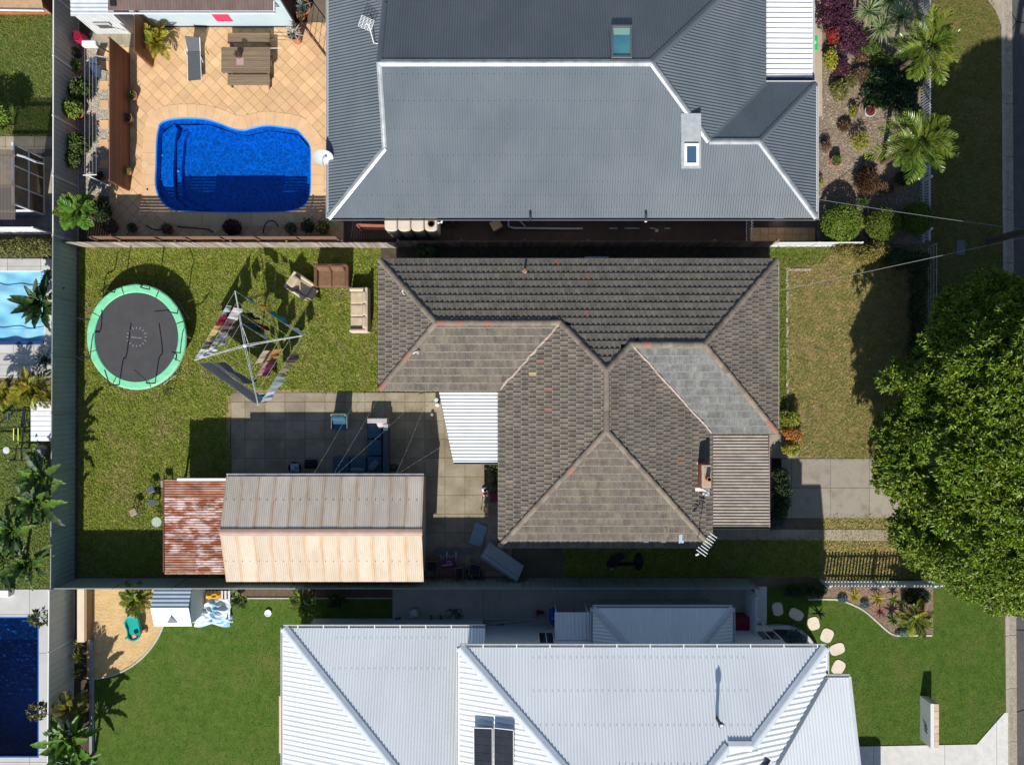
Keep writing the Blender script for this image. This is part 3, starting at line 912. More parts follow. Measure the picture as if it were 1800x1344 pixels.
# gutters and walls
m_gutter = mat("cream gutter", (.5,.45,.38), (.38,.34,.3), 3, .6)
m_gutter_d = mat("dark gutter", (.05,.045,.04), rough=.6)
for p, q, o, m in (((W1x,Ny),(E2x,Ny),(0,1),mat("white gutter", (.62,.58,.57), (.5,.46,.45), 3, .5)), ((W1x,S1y),(W1x,Ny),(-1,0),m_gutter_d), ((W1x,S1y),(W3x,S1y),(0,-1),m_gutter_d), ((W3x,S1y),(W3x,S3y),(-1,0),m_gutter_d),
                ((W3x,S3y),(E3x,S3y),(0,-1),m_gutter_d), ((E3x,S3y),(E3x,S2y),(1,0),m_gutter_d), ((E3x,S2y),(E2x,S2y),(0,-1),m_gutter_d), ((E2x,S2y),(E2x,Ny),(1,0),m_gutter)):
    gutter((p[0],p[1],ZE), (q[0],q[1],ZE), .10, .11, (o[0],o[1],0)).build("gutter", m, HOUSE)
m_wb = mat("cream weatherboard", (.62,.58,.48), (.56,.52,.43), 2, .7)
walls(HOUSE, W1x+.5, E2x-.5, S1y+.5, Ny-.5, ZE+.02, m_wb)
walls(HOUSE, W3x+.5, E3x-.5, S3y+.5, S1y+.3, ZE+.02, m_wb)
walls(HOUSE, E3x-.4, E2x-.5, S2y+.5, S1y+.3, ZE+.02, m_wb)
for a in (1.2, 4.0, 6.4): window(HOUSE, 'S', a, S3y+.5, .9, 1.3, 1.1, white_paint, glass_dark)
for a in (0.8, 3.4): window(HOUSE, 'E', a, E2x-.5, .9, 1.5, 1.2, white_paint, glass_dark)
window(HOUSE, 'W', -3.9, W3x+.5, .9, 1.2, 1.1, white_paint, glass_dark)
window(HOUSE, 'W', 2.6, W1x+.5, .9, 1.2, 1.1, white_paint, glass_dark)
for a in (-3., 1., 5.5, 9.): window(HOUSE, 'N', a, Ny-.5, 1.1, 1.0, .9, white_paint, glass_dark)
# paler tiles near the lower eave, one pinkish tile
for (a, b, c), m in zip(((1131,952,m_tile2),(1162,952,m_tile2),(1193,953,mat("sky blue tile patch",(.3,.42,.5),rough=.7)),(1166,940,m_ridge)), range(4)):
    p = P(a, b, 2.68)
    o = link("pale_tile", tile_mb().mesh("pale_tile", [c, c]), None, roof)
    M4 = Matrix.Translation(Vector((p.x, p.y, ZE+.3758*(p.y-S3y)+.02))-base_w) @ Euler((math.atan(.3758),0,0)).to_matrix().to_4x4()
    o.matrix_basis = M4
# chimney on the eastern slope
m_brick = mat("chimney brick", (.36,.13,.075), (.27,.095,.06), 5, .9, rnd=.22)
m_flash = mat("white flashing", (.72,.72,.7), (.6,.6,.58), 5, .5)
cx0, cx1, cy0, cy1 = 7.70, 8.12, -4.32, -3.33
ch = MB().box(cx0+.03, cx1-.03, cy0+.03, cy1-.03, 2.3, 3.52).build("chimney", mat("chimney mortar", (.4,.33,.27), rough=.95), roof)
# (bricks are children of the roof: a chimney is already the third level)
brick_me = MB().obox((0,0,0), (.225,.105,.068)).mesh("brick", m_brick)
for lvl in range(9):
    z = 2.80+lvl*.08
    for k in range(4):
        y = cy0+.125+k*.24
        for x in (cx0+.05, cx1-.05):
            o = link("brick", brick_me, None, roof, Vector((x, y+(.06 if lvl%2 else 0)*(k<3), z))-base_w, (0,0,R(90)))
    for k in range(2):
        x = cx0+.115+k*.19
        for y in (cy0+.045, cy1-.045): link("brick", brick_me, None, roof, Vector((min(x+(.05 if lvl%2 else 0), cx1-.12), y, z))-base_w)
MB().box(cx0+.10, cx1-.10, cy0+.10, cy1-.10, 3.4, 3.535).build("chimney_crown", mat("crown mortar", (.42,.30,.19), (.3,.24,.18), 6, .95), roof)
MB().lathe([(.10,0),(.11,.02),(.085,.3),(.10,.34),(.075,.34),(.07,.05)], (cx1-.17, cy0+.42, 3.5), 12, cap1=True).build("chimney_pot", terracotta, roof)
w_ = 3.0
MB().slab([P(1221.5,809,2.86),P(1228,809,2.86),P(1228,861,2.86),P(1221.5,861,2.86)], .03).build("flashing", m_flash, roof)
MB().slab([P(1222,857,2.9),P(1235,857,2.9),P(1235,863,2.9),P(1222,863,2.9)], .03).build("flashing", m_flash, roof)
for yy_ in (866, 871):
    MB().slab([P(1235,yy_-7,2.80),P(1247,yy_-7,2.75),P(1247,yy_,2.75),P(1235,yy_,2.80)], .025).build("flashing", m_flash, roof)
# flue pipe on the north slope, with its lead collar
fp = P(922, 478, 2.75)
zf = ZE + .402*(Ny-fp.y)
MB().lathe([(.05,0),(.05,.42),(.065,.43),(.065,.5)], (fp.x, fp.y, zf), 10).build("flue", mat("rusty flue", (.42,.13,.06), (.3,.1,.06), 6, .7), roof)
MB().lathe([(.16,-.04),(.10,.05),(.055,.10)], (fp.x, fp.y, zf), 10).build("flue_collar", mat("lead collar", (.5,.46,.44), (.38,.3,.28), 8, .6), roof)
# two pale scrawls of old sealant
for pts in (((706,512),(709,509),(708,514),(711,518)), ((727,622),(731,619),(736,619),(738,624),(735,621))):
    q = [P(a, b, 3.1) for a, b in pts]
    for v in q: v.z = max(ZE + .442*(v.x-W1x), 0) if v.y > .9 else ZE + .398*(v.y-S1y)
    q = [v+Vector((0,0,.09)) for v in q]
    MB().tube(q, .02, 5).build("sealant", white_paint, roof)

# ---- additions: the white rear verandah roof and the brown carport roof
ver = thing("verandah", "white corrugated verandah roof with a slanting edge against the tiled house", "verandah", tuple(P(830, 750)))
m_white_roof = mat("white painted roofing", (.60,.62,.64), (.52,.54,.56), 2.2, .42, c3=(.5,.5,.48), scale3=2.5, amt3=.18)
vp = [P(771,684,2.42), P(879,684,2.42), P(879,812,2.36), P(797,812,2.30)]
corr(vp, (1,.0,0), .145, .035, 'sine').build("roof_sheet", m_white_roof, ver)
MB().tube([vp[0]-Vector((0,0,.05)), vp[3]-Vector((0,0,.05))], .03, 6).build("barge", mat("brown barge", (.12,.09,.08), rough=.7), ver)
gutter(vp[3], vp[2], .09, .09, (0,-1,0)).build("gutter", mat("taupe gutter", (.24,.21,.18), rough=.6), ver)
for a, b in ((776,700),(799,800)):
    p = P(a, b, 0)*.95
    MB().box(P(a+8,b,2.2).x-.04, P(a+8,b,2.2).x+.04, P(a,b,2.2).y-.04, P(a,b,2.2).y+.04, 0, 2.3).build("post", white_paint, ver)
carp = thing("carport", "carport with a brown and cream corrugated roof beside the chimney", "carport", tuple(P(1300, 840)))
m_carp = mat("dusty cream roofing", (.31,.275,.235), (.215,.185,.155), 4, .7, c3=(.22,.17,.14), scale3=3.5, amt3=.45, grain=.12, stretch=(.5,1,1))
cpz = 2.38
for k in range(5):
    ya, yb = 760+k*33.0, 760+(k+1)*33.0 - .0
    corr([P(1249,ya,cpz), P(1350+k*.8,ya,cpz+.04), P(1350+(k+1)*.8,yb,cpz+.04), P(1249,yb,cpz)], (1,0,0), .128, .04, 'sine').build("roof_sheet", m_carp, carp)
gutter(P(1249,925,cpz), P(1353,925,cpz), .1, .1, (0,-1,0)).build("gutter", m_gutter_d, carp)
MB().box(P(1351,0,cpz).x, P(1353,0,cpz).x, P(0,926,cpz).y, P(0,760,cpz).y, cpz-.12, cpz+.04).build("barge", mat("reddish barge", (.25,.16,.14), rough=.7), carp)
for a, b in ((1344,770),(1344,918),(1258,918)):
    p = P(a, b, cpz)
    MB().box(p.x-.045, p.x+.045, p.y-.045, p.y+.045, 0, cpz-.05).build("post", mat("brown post", (.16,.1,.07), rough=.8), carp)
# ================================================================ generic metal roof faces
def face(parent, pts2, e, dr, t, ze, m, period, amp, profile='sine', ribs=None, name="roof_sheet"):
    f = lambda p: ze + t*((p[0]-e[0])*dr[0]+(p[1]-e[1])*dr[1])
    P3 = [Vector((p[0], p[1], f(p))) for p in pts2]
    rd = ribs or (dr[0], dr[1], t)
    o = corr(P3, rd, period, amp, profile).build(name, m, parent)
    MB().slab([p-Vector((0,0,.03)) for p in P3], .02).build("roof_lining", m_deck, parent)
    return P3

# ================================================================ THE DARK METAL ROOFED HOUSE (top)
th = thing("metal_roof_house", "house with a large charcoal corrugated metal roof and white lit ridge caps", "house", (2, 11, 0))
m_char = mat("charcoal roofing", (.098,.118,.138), (.118,.138,.158), .8, .42, spec=.45, grain=.03, c3=(.075,.092,.108), scale3=.35, amt3=.45, stretch=(1,.45,1))
m_char_cap_sunlit = mat("ridge capping", (.22,.235,.25), (.36,.38,.40), 2.2, .35, metal=.2, spec=.6)  # pale copy of the charcoal: sun on the south caps put into the colour
TZ = 2.7; Wx, Sy, Ex, Ex2, Ny2 = -7.661, 6.854, 10.60, 12.69, 12.476
yr, NyT = 12.34, 17.83
pa = dict(period=.105, amp=.022)
face(th, [(Wx,Sy),(Ex2,Sy),(9.926,9.66),(7.907,9.66),(5.38,yr),(-5.13,yr),(-5.13,9.425)], (Wx,Sy), (0,1), .45, TZ, m_char, **pa)
face(th, [(Wx,Sy),(-5.13,9.425),(-5.13,15.26),(Wx,NyT)], (Wx,Sy), (1,0), .457, TZ, m_char, .125, .030)
face(th, [(-5.13,yr),(5.38,yr),(Ex,NyT),(Wx,NyT),(-5.13,15.26)], (Wx,NyT), (0,-1), .45, TZ, m_char, **pa)
face(th, [(5.38,yr),(7.907,9.66),(Ex,Ny2),(Ex,NyT)], (Ex,NyT), (-1,0), .469, TZ, m_char, .125, .030)
face(th, [(Ex,Ny2),(7.907,9.66),(9.926,9.66),(Ex2,Ny2)], (Ex,Ny2), (0,-1), .4485, TZ, m_char, **pa)
face(th, [(Ex2,Sy),(9.926,9.66),(Ex2,Ny2)], (Ex2,Sy), (-1,0), .457, TZ, m_char, .125, .030)
zr, zs, zl = TZ+.45*(yr-Sy), TZ+.45*(9.66-Sy), TZ+.457*(-5.13-Wx)
V3 = Vector
for p, q, w, dp in ((V3((-5.13,yr,zr)),V3((5.38,yr,zr)),.14,.062),(V3((Wx,Sy,TZ)),V3((-5.13,9.425,zl)),.12,.04),(V3((5.38,yr,zr)),V3((7.907,9.66,zs)),.12,.04),
                    (V3((7.907,9.66,zs)),V3((9.926,9.66,zs)),.12,.05),(V3((Ex2,Sy,TZ)),V3((9.926,9.66,zs)),.12,.04),(V3((Ex2,Ny2,TZ)),V3((9.926,9.66,zs)),.12,.05),
                    (V3((5.38,yr,zr)),V3((Ex,NyT,TZ)),.15,.05),(V3((-5.13,15.26,zl)),V3((Wx,NyT,TZ)),.15,.05)):
    cap(p, q, w, dp, lift=.035).build("ridge_cap", m_char_cap_sunlit if p.y < 12.4 and q.y < 12.4 and not (p.y > 12.4) and p.x != Ex2 or p == V3((Ex2,Sy,TZ)) else m_char, th)
cap(V3((-5.13,9.425,zl+.02)), V3((-5.13,yr,zr+.02)), .10, .02).build("barge_cap", m_char_cap_sunlit, th)
cap(V3((-5.13,yr,zr+.02)), V3((-5.13,15.26,zl+.02)), .10, .02).build("barge_cap", m_char, th)
MB().add([(-5.12,9.425,zl-.05),(-5.12,15.26,zl-.05),(-5.12,yr,zr-.03),(-5.05,9.425,zl-.05),(-5.05,15.26,zl-.05),(-5.05,yr,zr-.03)],[(0,2,1),(3,4,5),(0,1,4,3),(1,2,5,4),(2,0,3,5)]).build("gable", m_char, th)
tube_valley = ribbon([(Ex,Ny2,0),(7.907,9.66,0)], .2, 0)
mv = MB(); 
for (x, y, z), zz in zip(tube_valley.V, (TZ, zs, zs, TZ)): mv.V.append((x, y, zz+.02))
mv.F = tube_valley.F; mv.MI = tube_valley.MI; mv.build("valley_gutter", m_char, th)
m_wgut = mat("pale fascia gutter", (.55,.56,.57), rough=.4)
for p, q, o in (((Wx,Sy),(Ex2,Sy),(0,-1)),((Wx,Sy),(Wx,NyT),(-1,0)),((Ex2,Sy),(Ex2,Ny2),(1,0)),((Ex,Ny2),(Ex2,Ny2),(0,1))):
    gutter((p[0],p[1],TZ), (q[0],q[1],TZ), .09, .11, (o[0],o[1],0)).build("gutter", m_char if o == (0,-1) else m_wgut, th)
m_wallw = mat("pale render", (.55,.55,.53), (.5,.5,.48), 2, .8)
walls(th, Wx+.5, Ex-.5, Sy+.5, NyT-.5, TZ, m_wallw)
walls(th, Ex-.45, Ex2-.5, Sy+.5, Ny2-.5, TZ, m_wallw)
for a in (-4, 0, 5, 9): window(th, 'S', a, Sy+.5, 1.0, 1.3, 1.1, white_paint, glass_dark)
window(th, 'E', 9.5, Ex2-.5, .9, 1.6, 1.2, white_paint, glass_dark)
def screws(parent, F, x0, x1, ys, step, m):
    mb = MB(); e, dr, t = F[0], F[1], F[2]; ze = F[3] if len(F) > 3 else TZ
    for y in ys:
        x = x0
        while x < x1:
            z = ze + t*((x-e[0])*dr[0]+(y-e[1])*dr[1]) + .024
            mb.add([(x-.014,y-.014,z),(x+.014,y-.014,z),(x+.014,y+.014,z),(x-.014,y+.014,z),(x,y,z+.007)], [(0,1,4),(1,2,4),(2,3,4),(3,0,4)]); x += step
    mb.build("roof_screws", m, parent)["kind"] = "stuff"
m_scr = mat("roof screw", (.05,.06,.07), rough=.5)
screws(th, ((Wx,Sy),(0,1),.45), -4.9, 5.3, [7.25,8.2,9.15,10.1,11.05,11.95], .21, m_scr)
screws(th, ((Wx,Sy),(0,1),.45), -6.4, 11.6, [7.05,7.7], .21, m_scr)
# skylights: a teal one on the far slope, a small flashed one on the near slope
m_teal = mat("teal skylight glass", (.10,.33,.36), (.05,.2,.27), 1.2, .06, spec=.8)
def on(px, py, e, dr, t, ze=TZ, up=0.0):
    z = 4.0
    for _ in range(12):
        p = P(px, py, z); z = ze + t*((p.x-e[0])*dr[0]+(p.y-e[1])*dr[1])
    p = P(px, py, z); p.z += up; return p
NF = ((Wx,NyT),(0,-1),.45); SF = ((Wx,Sy),(0,1),.45); WF = ((Wx,Sy),(1,0),.457)
def quad_on(F, x0, y0, x1, y1, up): return [on(x0,y1,*F,up=up), on(x1,y1,*F,up=up), on(x1,y0,*F,up=up), on(x0,y0,*F,up=up)]
def framed(F, x0, y0, x1, y1, f, mf, mg, up):
    a = quad_on(F, x0, y0, x1, y1, up); b = quad_on(F, x0+f, y0+f, x1-f, y1-f, up)
    m = MB()
    for i in range(4):
        j = (i+1) % 4
        m.slab([a[i], a[j], b[j], b[i]], .09)
    o = m.build("skylight", mf, th)
    MB().slab([p-Vector((0,0,.05)) for p in b], .02).build("pane", mg, o)
    return o, b
m_dkframe = mat("dark skylight frame", (.16,.17,.18), rough=.45)
o, b = framed(NF, 1074, 47, 1110, 104, 3, m_dkframe, m_teal, .16)
m = MB(); lo_, hi_ = b[3], b[0]
MB().slab([b[3].lerp(b[0],.03)-Vector((0,0,.035)), b[2].lerp(b[1],.03)-Vector((0,0,.035)), b[2].lerp(b[1],.26)-Vector((.03,0,.035)), b[3].lerp(b[0],.26)-Vector((-.03,0,.035))], .012).build("blind", mat("pale green blind", (.34,.56,.44), rough=.8), o)
fl = quad_on(SF, 1197, 200, 1232, 297, .045)
MB().slab(fl, .02).build("skylight_flashing", mat("zinc flashing", (.25,.275,.295), (.20,.22,.24), 5, .45, metal=.15), th)
framed(SF, 1202, 254, 1227, 292, 4, white_metal, mat("deep blue skylight glass", (.03,.07,.13), rough=.05, spec=.8), .15)
# roof plumbing at the near eave
for px_ in (932, 1135):
    p = on(px_, 376, *SF, up=.0)
    m = MB().tube([p+V3((0,.12,.05)), p+V3((0,-.05,.10)), p+V3((0,-.30,.03))], .05, 8); m.build("vent_pipe", mat("black vent pipe", (.02,.035,.05), rough=.5), th)
MB().obox(P(1135,386,2.6), (.09,.2,.09)).build("pipe_end", white_paint, th)
# timber gate / downpipes under that eave
# mesh aerial on the west slope
ae = thing("panel_aerial", "flat mesh wifi aerial on a bent white pole on the charcoal roof", "aerial", tuple(on(664,77,*WF)))
b0 = on(664,77,*WF); tip = on(648,52,*WF,up=.55)
MB().tube([b0, b0+V3((-.15,0,.06)), tip+V3((.1,-.05,-.1)), tip], .022, 6).build("pole", white_metal, ae)
m = MB(); ux = V3((.50,-.22,0)); uy = V3((.18,.36,.16)); 
for k in range(9): m.tube([tip-ux/2+uy*(k/8-.5), tip+ux/2+uy*(k/8-.5)], .008, 4)
for k in range(5): m.tube([tip+ux*(k/4-.5)-uy/2, tip+ux*(k/4-.5)+uy/2], .010, 4)
m.build("mesh_panel", white_metal, ae)
# satellite dish at the pool corner
sd = thing("satellite_dish", "grey satellite dish on a bracket beside the swimming pool", "satellite dish", tuple(P(571,280,2.5)))
c = P(568,276,2.9)
prof_ = [(0.0,-.07),(.18,-.055),(.33,-.01),(.42,.035)]
m = MB().lathe(prof_, (0,0,0), 20, cap0=False, cap1=False)
RT = Euler((R(46), R(10), 0)).to_matrix()
m.V = [tuple(c + RT @ Vector((x, y*.86, z))) for x, y, z in m.V]
m.build("dish", mat("grey dish", (.42,.45,.45), (.36,.39,.4), 3, .5), sd, smooth=True)
MB().tube([c, c+V3((.05,-.35,.30))], .016, 6).build("feed_arm", galv, sd)
MB().obox(c+V3((.05,-.36,.31)), (.07,.12,.07)).build("receiver", mat("beige plastic", (.5,.42,.34), rough=.6), sd)
MB().tube([c+V3((0,0,-.05)), V3((Wx+.05, c.y, 2.55)), V3((Wx+.25, c.y, 2.72))], .025, 6).build("bracket", galv, sd)
# white ribbed verandah roof by the green bin
tv = thing("white_verandah", "white ribbed metal verandah roof beside the green wheelie bin", "verandah", tuple(P(1390, 70)))
vz = 2.42
corr([P(1347,-40,vz), P(1428,-40,vz-.03), P(1428,136,vz-.03), P(1347,136,vz)], (1,0,0), .215, .045, .3).build("roof_sheet", white_metal, tv)
gutter(P(1428,-40,vz-.03), P(1428,142,vz-.03), .09, .1, (1,0,0)).build("gutter", m_wgut, tv)
MB().box(P(1347,0,vz).x, P(1428,0,vz).x, P(0,142,vz).y, P(0,137,vz).y, vz-.12, vz+.01).build("fascia", mat("slate blue fascia", (.05,.08,.12), rough=.5), tv)
for yy_ in (5, 135):
    p = P(1424, yy_, vz); MB().box(p.x-.05,p.x+.05,p.y-.05,p.y+.05,0,vz-.05).build("post", white_paint, tv)

# ================================================================ THE WHITE TWO STOREY HOUSE (bottom)
bh = thing("white_roof_house", "two storey house with pale grey white corrugated roofs and one solar array", "house", (5, -16, 0))
m_wr = mat("surfmist roofing", (.83,.86,.87), (.78,.81,.825), .7, .38, spec=.5, grain=.02, c3=(.70,.73,.745), scale3=.4, amt3=.45, stretch=(1,.4,1))
m_wrc = mat("pale ridge capping", (.60,.65,.70), (.52,.57,.62), 3, .4, spec=.5)
UZ = 5.4; ux0, ux1, uy0 = -2.005, 12.03, -10.135
pb = dict(period=.118, amp=.022)
face(bh, [(ux0,uy0),(ux1,uy0),(8.80,-13.35),(7.93,-13.35),(4.1,-17.15),(4.995,-17.135)], (ux0,uy0), (0,-1), .4, UZ, m_wr, **pb) if False else None
face(bh, [(ux0,uy0),(ux1,uy0),(8.815,-13.35),(7.93,-13.35),(4.95,-16.33),(4.19,-16.33)], (ux0,uy0), (0,-1), .4, UZ, m_wr, **pb)
face(bh, [(ux0,uy0),(4.19,-16.33),(4.19,-18),(ux0,-24.2)], (ux0,uy0), (1,0), .4, UZ, m_wr, .20, .034)
face(bh, [(ux1,uy0),(8.815,-13.35),(9.85,-14.2),(ux1,-11.29)], (ux1,uy0), (-1,0), .4, UZ, m_wr, .20, .034)
face(bh, [(ux1,-11.29),(12.92,-11.29),(12.92,-14.6),(9.2,-14.6)], (ux1,-11.29), (0,-1), .3, UZ, m_wr, **pb)
face(bh, [(12.92,-14.6),(12.92,-17.0),(9.0,-17.0),(9.0,-14.6)], (12.92,-17.91), (0,1), .3, UZ, m_wr, **pb)
face(bh, [(ux1,-17.02),(ux1,-23.5),(5.1,-23.5),(5.1,-17.02)], (ux1,-17.02), (-1,0), .4, UZ, m_wr, .20, .034)
face(bh, [(7.93,-13.35),(8.815,-13.35),(9.85,-14.2),(9.5,-14.7),(7.5,-17.0),(5,-17.0),(4.95,-16.33)], (7.93,-13.35), (-1,0), .4, 6.686, m_wr, .20, .034)
zz = lambda r: UZ+.4*r
for p, q in ((V3((ux0,uy0,UZ)),V3((4.19,-16.33,zz(6.195)))), (V3((ux1,uy0,UZ)),V3((8.815,-13.35,zz(3.215)))), (V3((8.815,-13.35,zz(3.215))),V3((7.93,-13.35,zz(3.215)))), (V3((7.93,-13.35,zz(3.215))),V3((4.95,-16.33,zz(6.195))))):
    cap(p, q, .19, .06, lift=.04).build("ridge_cap", m_wrc, bh)
mv = MB().add([(ux1-.1,-11.29,UZ+.06),(ux1+.08,-11.29,UZ+.06),(9.93,-14.2,6.33),(9.77,-14.2,6.33)], [(0,1,2,3)]); mv.build("valley_gutter", mat("blue grey valley", (.16,.2,.24), rough=.5), bh)
MB().tube([(12.95,-11.25,UZ),(12.95,-14.6,UZ+.99),(12.95,-17.0,UZ+.27)], .05, 6).build("barge", white_metal, bh)
for p, q, o in (((ux0,uy0),(ux1,uy0),(0,1)),((ux0,uy0),(ux0,-24.2),(-1,0)),((ux1,uy0),(ux1,-11.2),(1,0)),((ux1,-11.29),(12.95,-11.29),(0,1))):
    g = gutter((p[0],p[1],UZ), (q[0],q[1],UZ), .11, .11, (o[0],o[1],0)); g.build("gutter", white_metal, bh)
for k in range(11):
    x = ux0 + .9 + k*1.28
    MB().box(x-.02, x+.02, uy0+.0, uy0+.13, UZ+.0, UZ+.018).build("gutter_bracket", white_metal, bh)
m_ww = mat("white wall cladding", (.66,.68,.69), (.6,.62,.63), 1.5, .7)
walls(bh, ux0+.8, ux1-.55, -23.4, -10.9, UZ, m_ww)
window(bh, 'N', 1.46, -10.9, 1.15, .68, 1.6, white_paint, glass_dark)
window(bh, 'N', 11.0, -10.9, 1.0, .9, 1.3, white_paint, glass_dark)
MB().slab([V3((8.4,-17.1,5.72)),V3((11.2,-17.1,5.72)),V3((11.2,-13.9,5.72)),V3((8.4,-13.9,5.72))], .05).build("roof_lining", m_wr, bh)
walls(bh, 11.5, 12.5, -16.6, -11.8, UZ, m_ww)
# lower storey roof
LZ = 3.2; lx0, ly0 = P(498,0,3.2).x, P(0,1103,3.2).y
face(bh, [(lx0,ly0),(-1.1,ly0),(-1.1,ly0-6.6),(lx0+6.6,ly0-6.6)], (lx0,ly0), (0,-1), .4, LZ, m_wr, **pb)
face(bh, [(lx0,ly0),(lx0+6.6,ly0-6.6),(lx0,-23.6)], (lx0,ly0), (1,0), .4, LZ, m_wr, .20, .034)
cap(V3((lx0,ly0,LZ)), V3((lx0+6.6,ly0-6.6,LZ+2.64)), .19, .06, lift=.04).build("ridge_cap", m_wrc, bh)
gutter((lx0,ly0,LZ), (-1.1,ly0,LZ), .11, .11, (0,1,0)).build("gutter", white_metal, bh)
gutter((lx0,ly0,LZ), (lx0,-23.6,LZ), .10, .11, (-1,0,0)).build("gutter", white_metal, bh)
for k in range(7):
    x = lx0 + .6 + k*1.05
    MB().box(x-.02, x+.02, ly0, ly0+.13, LZ, LZ+.018).build("gutter_bracket", white_metal, bh)
walls(bh, lx0+.5, -1.3, -23, ly0-.55, LZ, m_ww)
MB().box(P(491,0,2.2).x, P(497,0,2.2).x+.35, P(0,1322,2.2).y, P(0,1222,2.2).y, 1.9, 2.25).build("window_hood", mat("beige hood", (.62,.44,.29), rough=.7), bh)
# north side: hipped porch roof, small lean-to roof
hx0, hx1, hy = 3.378, 9.23, -9.42
face(bh, [(hx0,hy),(hx1,hy),(hx1-1.46,-10.88),(hx0+1.46,-10.88)], (hx0,hy), (0,-1), .35, 2.6, m_wr, **pb)
face(bh, [(hx0,hy),(hx0+1.46,-10.88),(hx0,-10.88)], (hx0,hy), (1,0), .35, 2.6, m_wr, .15, .03)
face(bh, [(hx1,hy),(hx1-1.46,-10.88),(hx1,-10.88)], (hx1,hy), (-1,0), .35, 2.6, m_wr, .15, .03)
for a, b in ((hx0, hx0+1.46), (hx1, hx1-1.46)): cap(V3((a,hy,2.6)), V3((b,-10.88,3.11)), .13, .04).build("ridge_cap", m_wrc, bh)
for p, q, o in (((hx0,hy),(hx1,hy),(0,1)),((hx0,hy),(hx0,-10.88),(-1,0)),((hx1,hy),(hx1,-10.88),(1,0))):
    gutter((p[0],p[1],2.6), (q[0],q[1],2.6), .1, .1, (o[0],o[1],0)).build("gutter", white_metal, bh)
walls(bh, hx0+.35, hx1-.35, -10.95, hy-.35, 2.6, m_ww)
corr([V3((1.81,-9.756,2.05)),V3((3.30,-9.756,2.05)),V3((3.30,-10.88,2.25)),V3((1.81,-10.88,2.25))], (0,1,-.15), .16, .03, .25).build("lean_to_roof", m_wr, bh)
for x in (1.86, 3.2): MB().box(x, x+.06, -9.85, -9.79, 0, 2.02).build("post", white_paint, bh)
# unseen porch roof, added out of view to cast the driveway shadow
MB().slab([V3((9,-19.6,3)),V3((15.9,-19.6,3)),V3((16.1,-19.8,3)),V3((16.1,-24,3)),V3((9,-24,3))][::1], .2).build("unseen_porch_roof", m_wr, bh)
for x in (13.2, 15.9): MB().box(x-.1, x+.1, -19.95, -19.75, 0, 2.82).build("unseen_porch_post", white_paint, bh)
# the flue
m_scr2 = mat('grey roof screw', (.33,.36,.38), rough=.5)
screws(bh, ((ux0,uy0),(0,-1),.4,UZ), .8, 9.0, [-10.5,-11.6,-12.7], .236, m_scr2)
screws(bh, ((ux0,uy0),(0,-1),.4,UZ), 3.9, 6.8, [-13.9], .236, m_scr2)
screws(bh, ((lx0,ly0),(0,-1),.4,LZ), lx0+2.2, -2.6, [ly0-.4,ly0-1.5], .236, m_scr2)
fb = P(1263,1266,6.55); fzb = UZ+.4*(uy0-fb.y)
MB().lathe([(.06,-.05),(.06,.5),(.10,.52),(.11,.60),(.04,.64)], (fb.x, fb.y, fzb), 12).build("flue", mat("dark flue", (.05,.055,.06), rough=.5), bh)
MB().lathe([(.07,0),(.045,.03)], (fb.x+.01, fb.y, fzb+.64), 10).build("flue_cap", white_metal, bh)
# solar panels, tilted off the west slope
m_cell = mat("solar cell", (.016,.018,.024), (.022,.024,.032), 3, .22, spec=.5, rnd=.15)
for a, b, lab in ((833,866,"left solar panel of the pair on the white roof"),(868,903,"right solar panel of the pair on the white roof, beside the hip")):
    WU = ((ux0,uy0),(1,0),.4,UZ)
    p00 = on(a,1272,*WU,up=.30); p10 = on(b,1276 if a > 850 else 1273,*WU,up=.30); p11 = on(b,1395,*WU,up=.06); p01 = on(a,1390,*WU,up=.06)
    sp = thing("solar_panel", lab, "solar panel", tuple(p00), group="solar panels on the white roof")
    m = MB()
    fr_ = .018
    L_ = lambda s, t: p00.lerp(p10, s).lerp(p01.lerp(p11, s), t)
    for q in ((0,0,1,fr_*.6),(0,1-fr_*.6,1,1),(0,0,fr_*1.6,1),(1-fr_*1.6,0,1,1)):
        m.slab([L_(q[0],q[3]), L_(q[2],q[3]), L_(q[2],q[1]), L_(q[0],q[1])], .04)
    m.build("frame", white_metal, sp)
    MB().slab([q-V3((0,0,.012)) for q in (L_(0,1),L_(1,1),L_(1,0),L_(0,0))], .02).build("backing", mat("panel backing", (.055,.06,.07), rough=.3), sp)
    for r_ in range(8):
        for c_ in range(2):
            t0, t1 = .015+r_*.122, .015+r_*.122+.116; s0, s1 = .035+c_*.47, .035+c_*.47+.462
            MB().slab([q-V3((0,0,.004)) for q in (L_(s0,t1),L_(s1,t1),L_(s1,t0),L_(s0,t0))], .006).build("cell", m_cell, sp)
    for s in (.15, .85):
        for t in (.06, .9):
            q = L_(s,t); MB().tube([q-V3((0,0,.03)), q-V3((0,0,.45))], .02, 6).build("bracket", galv, sp)

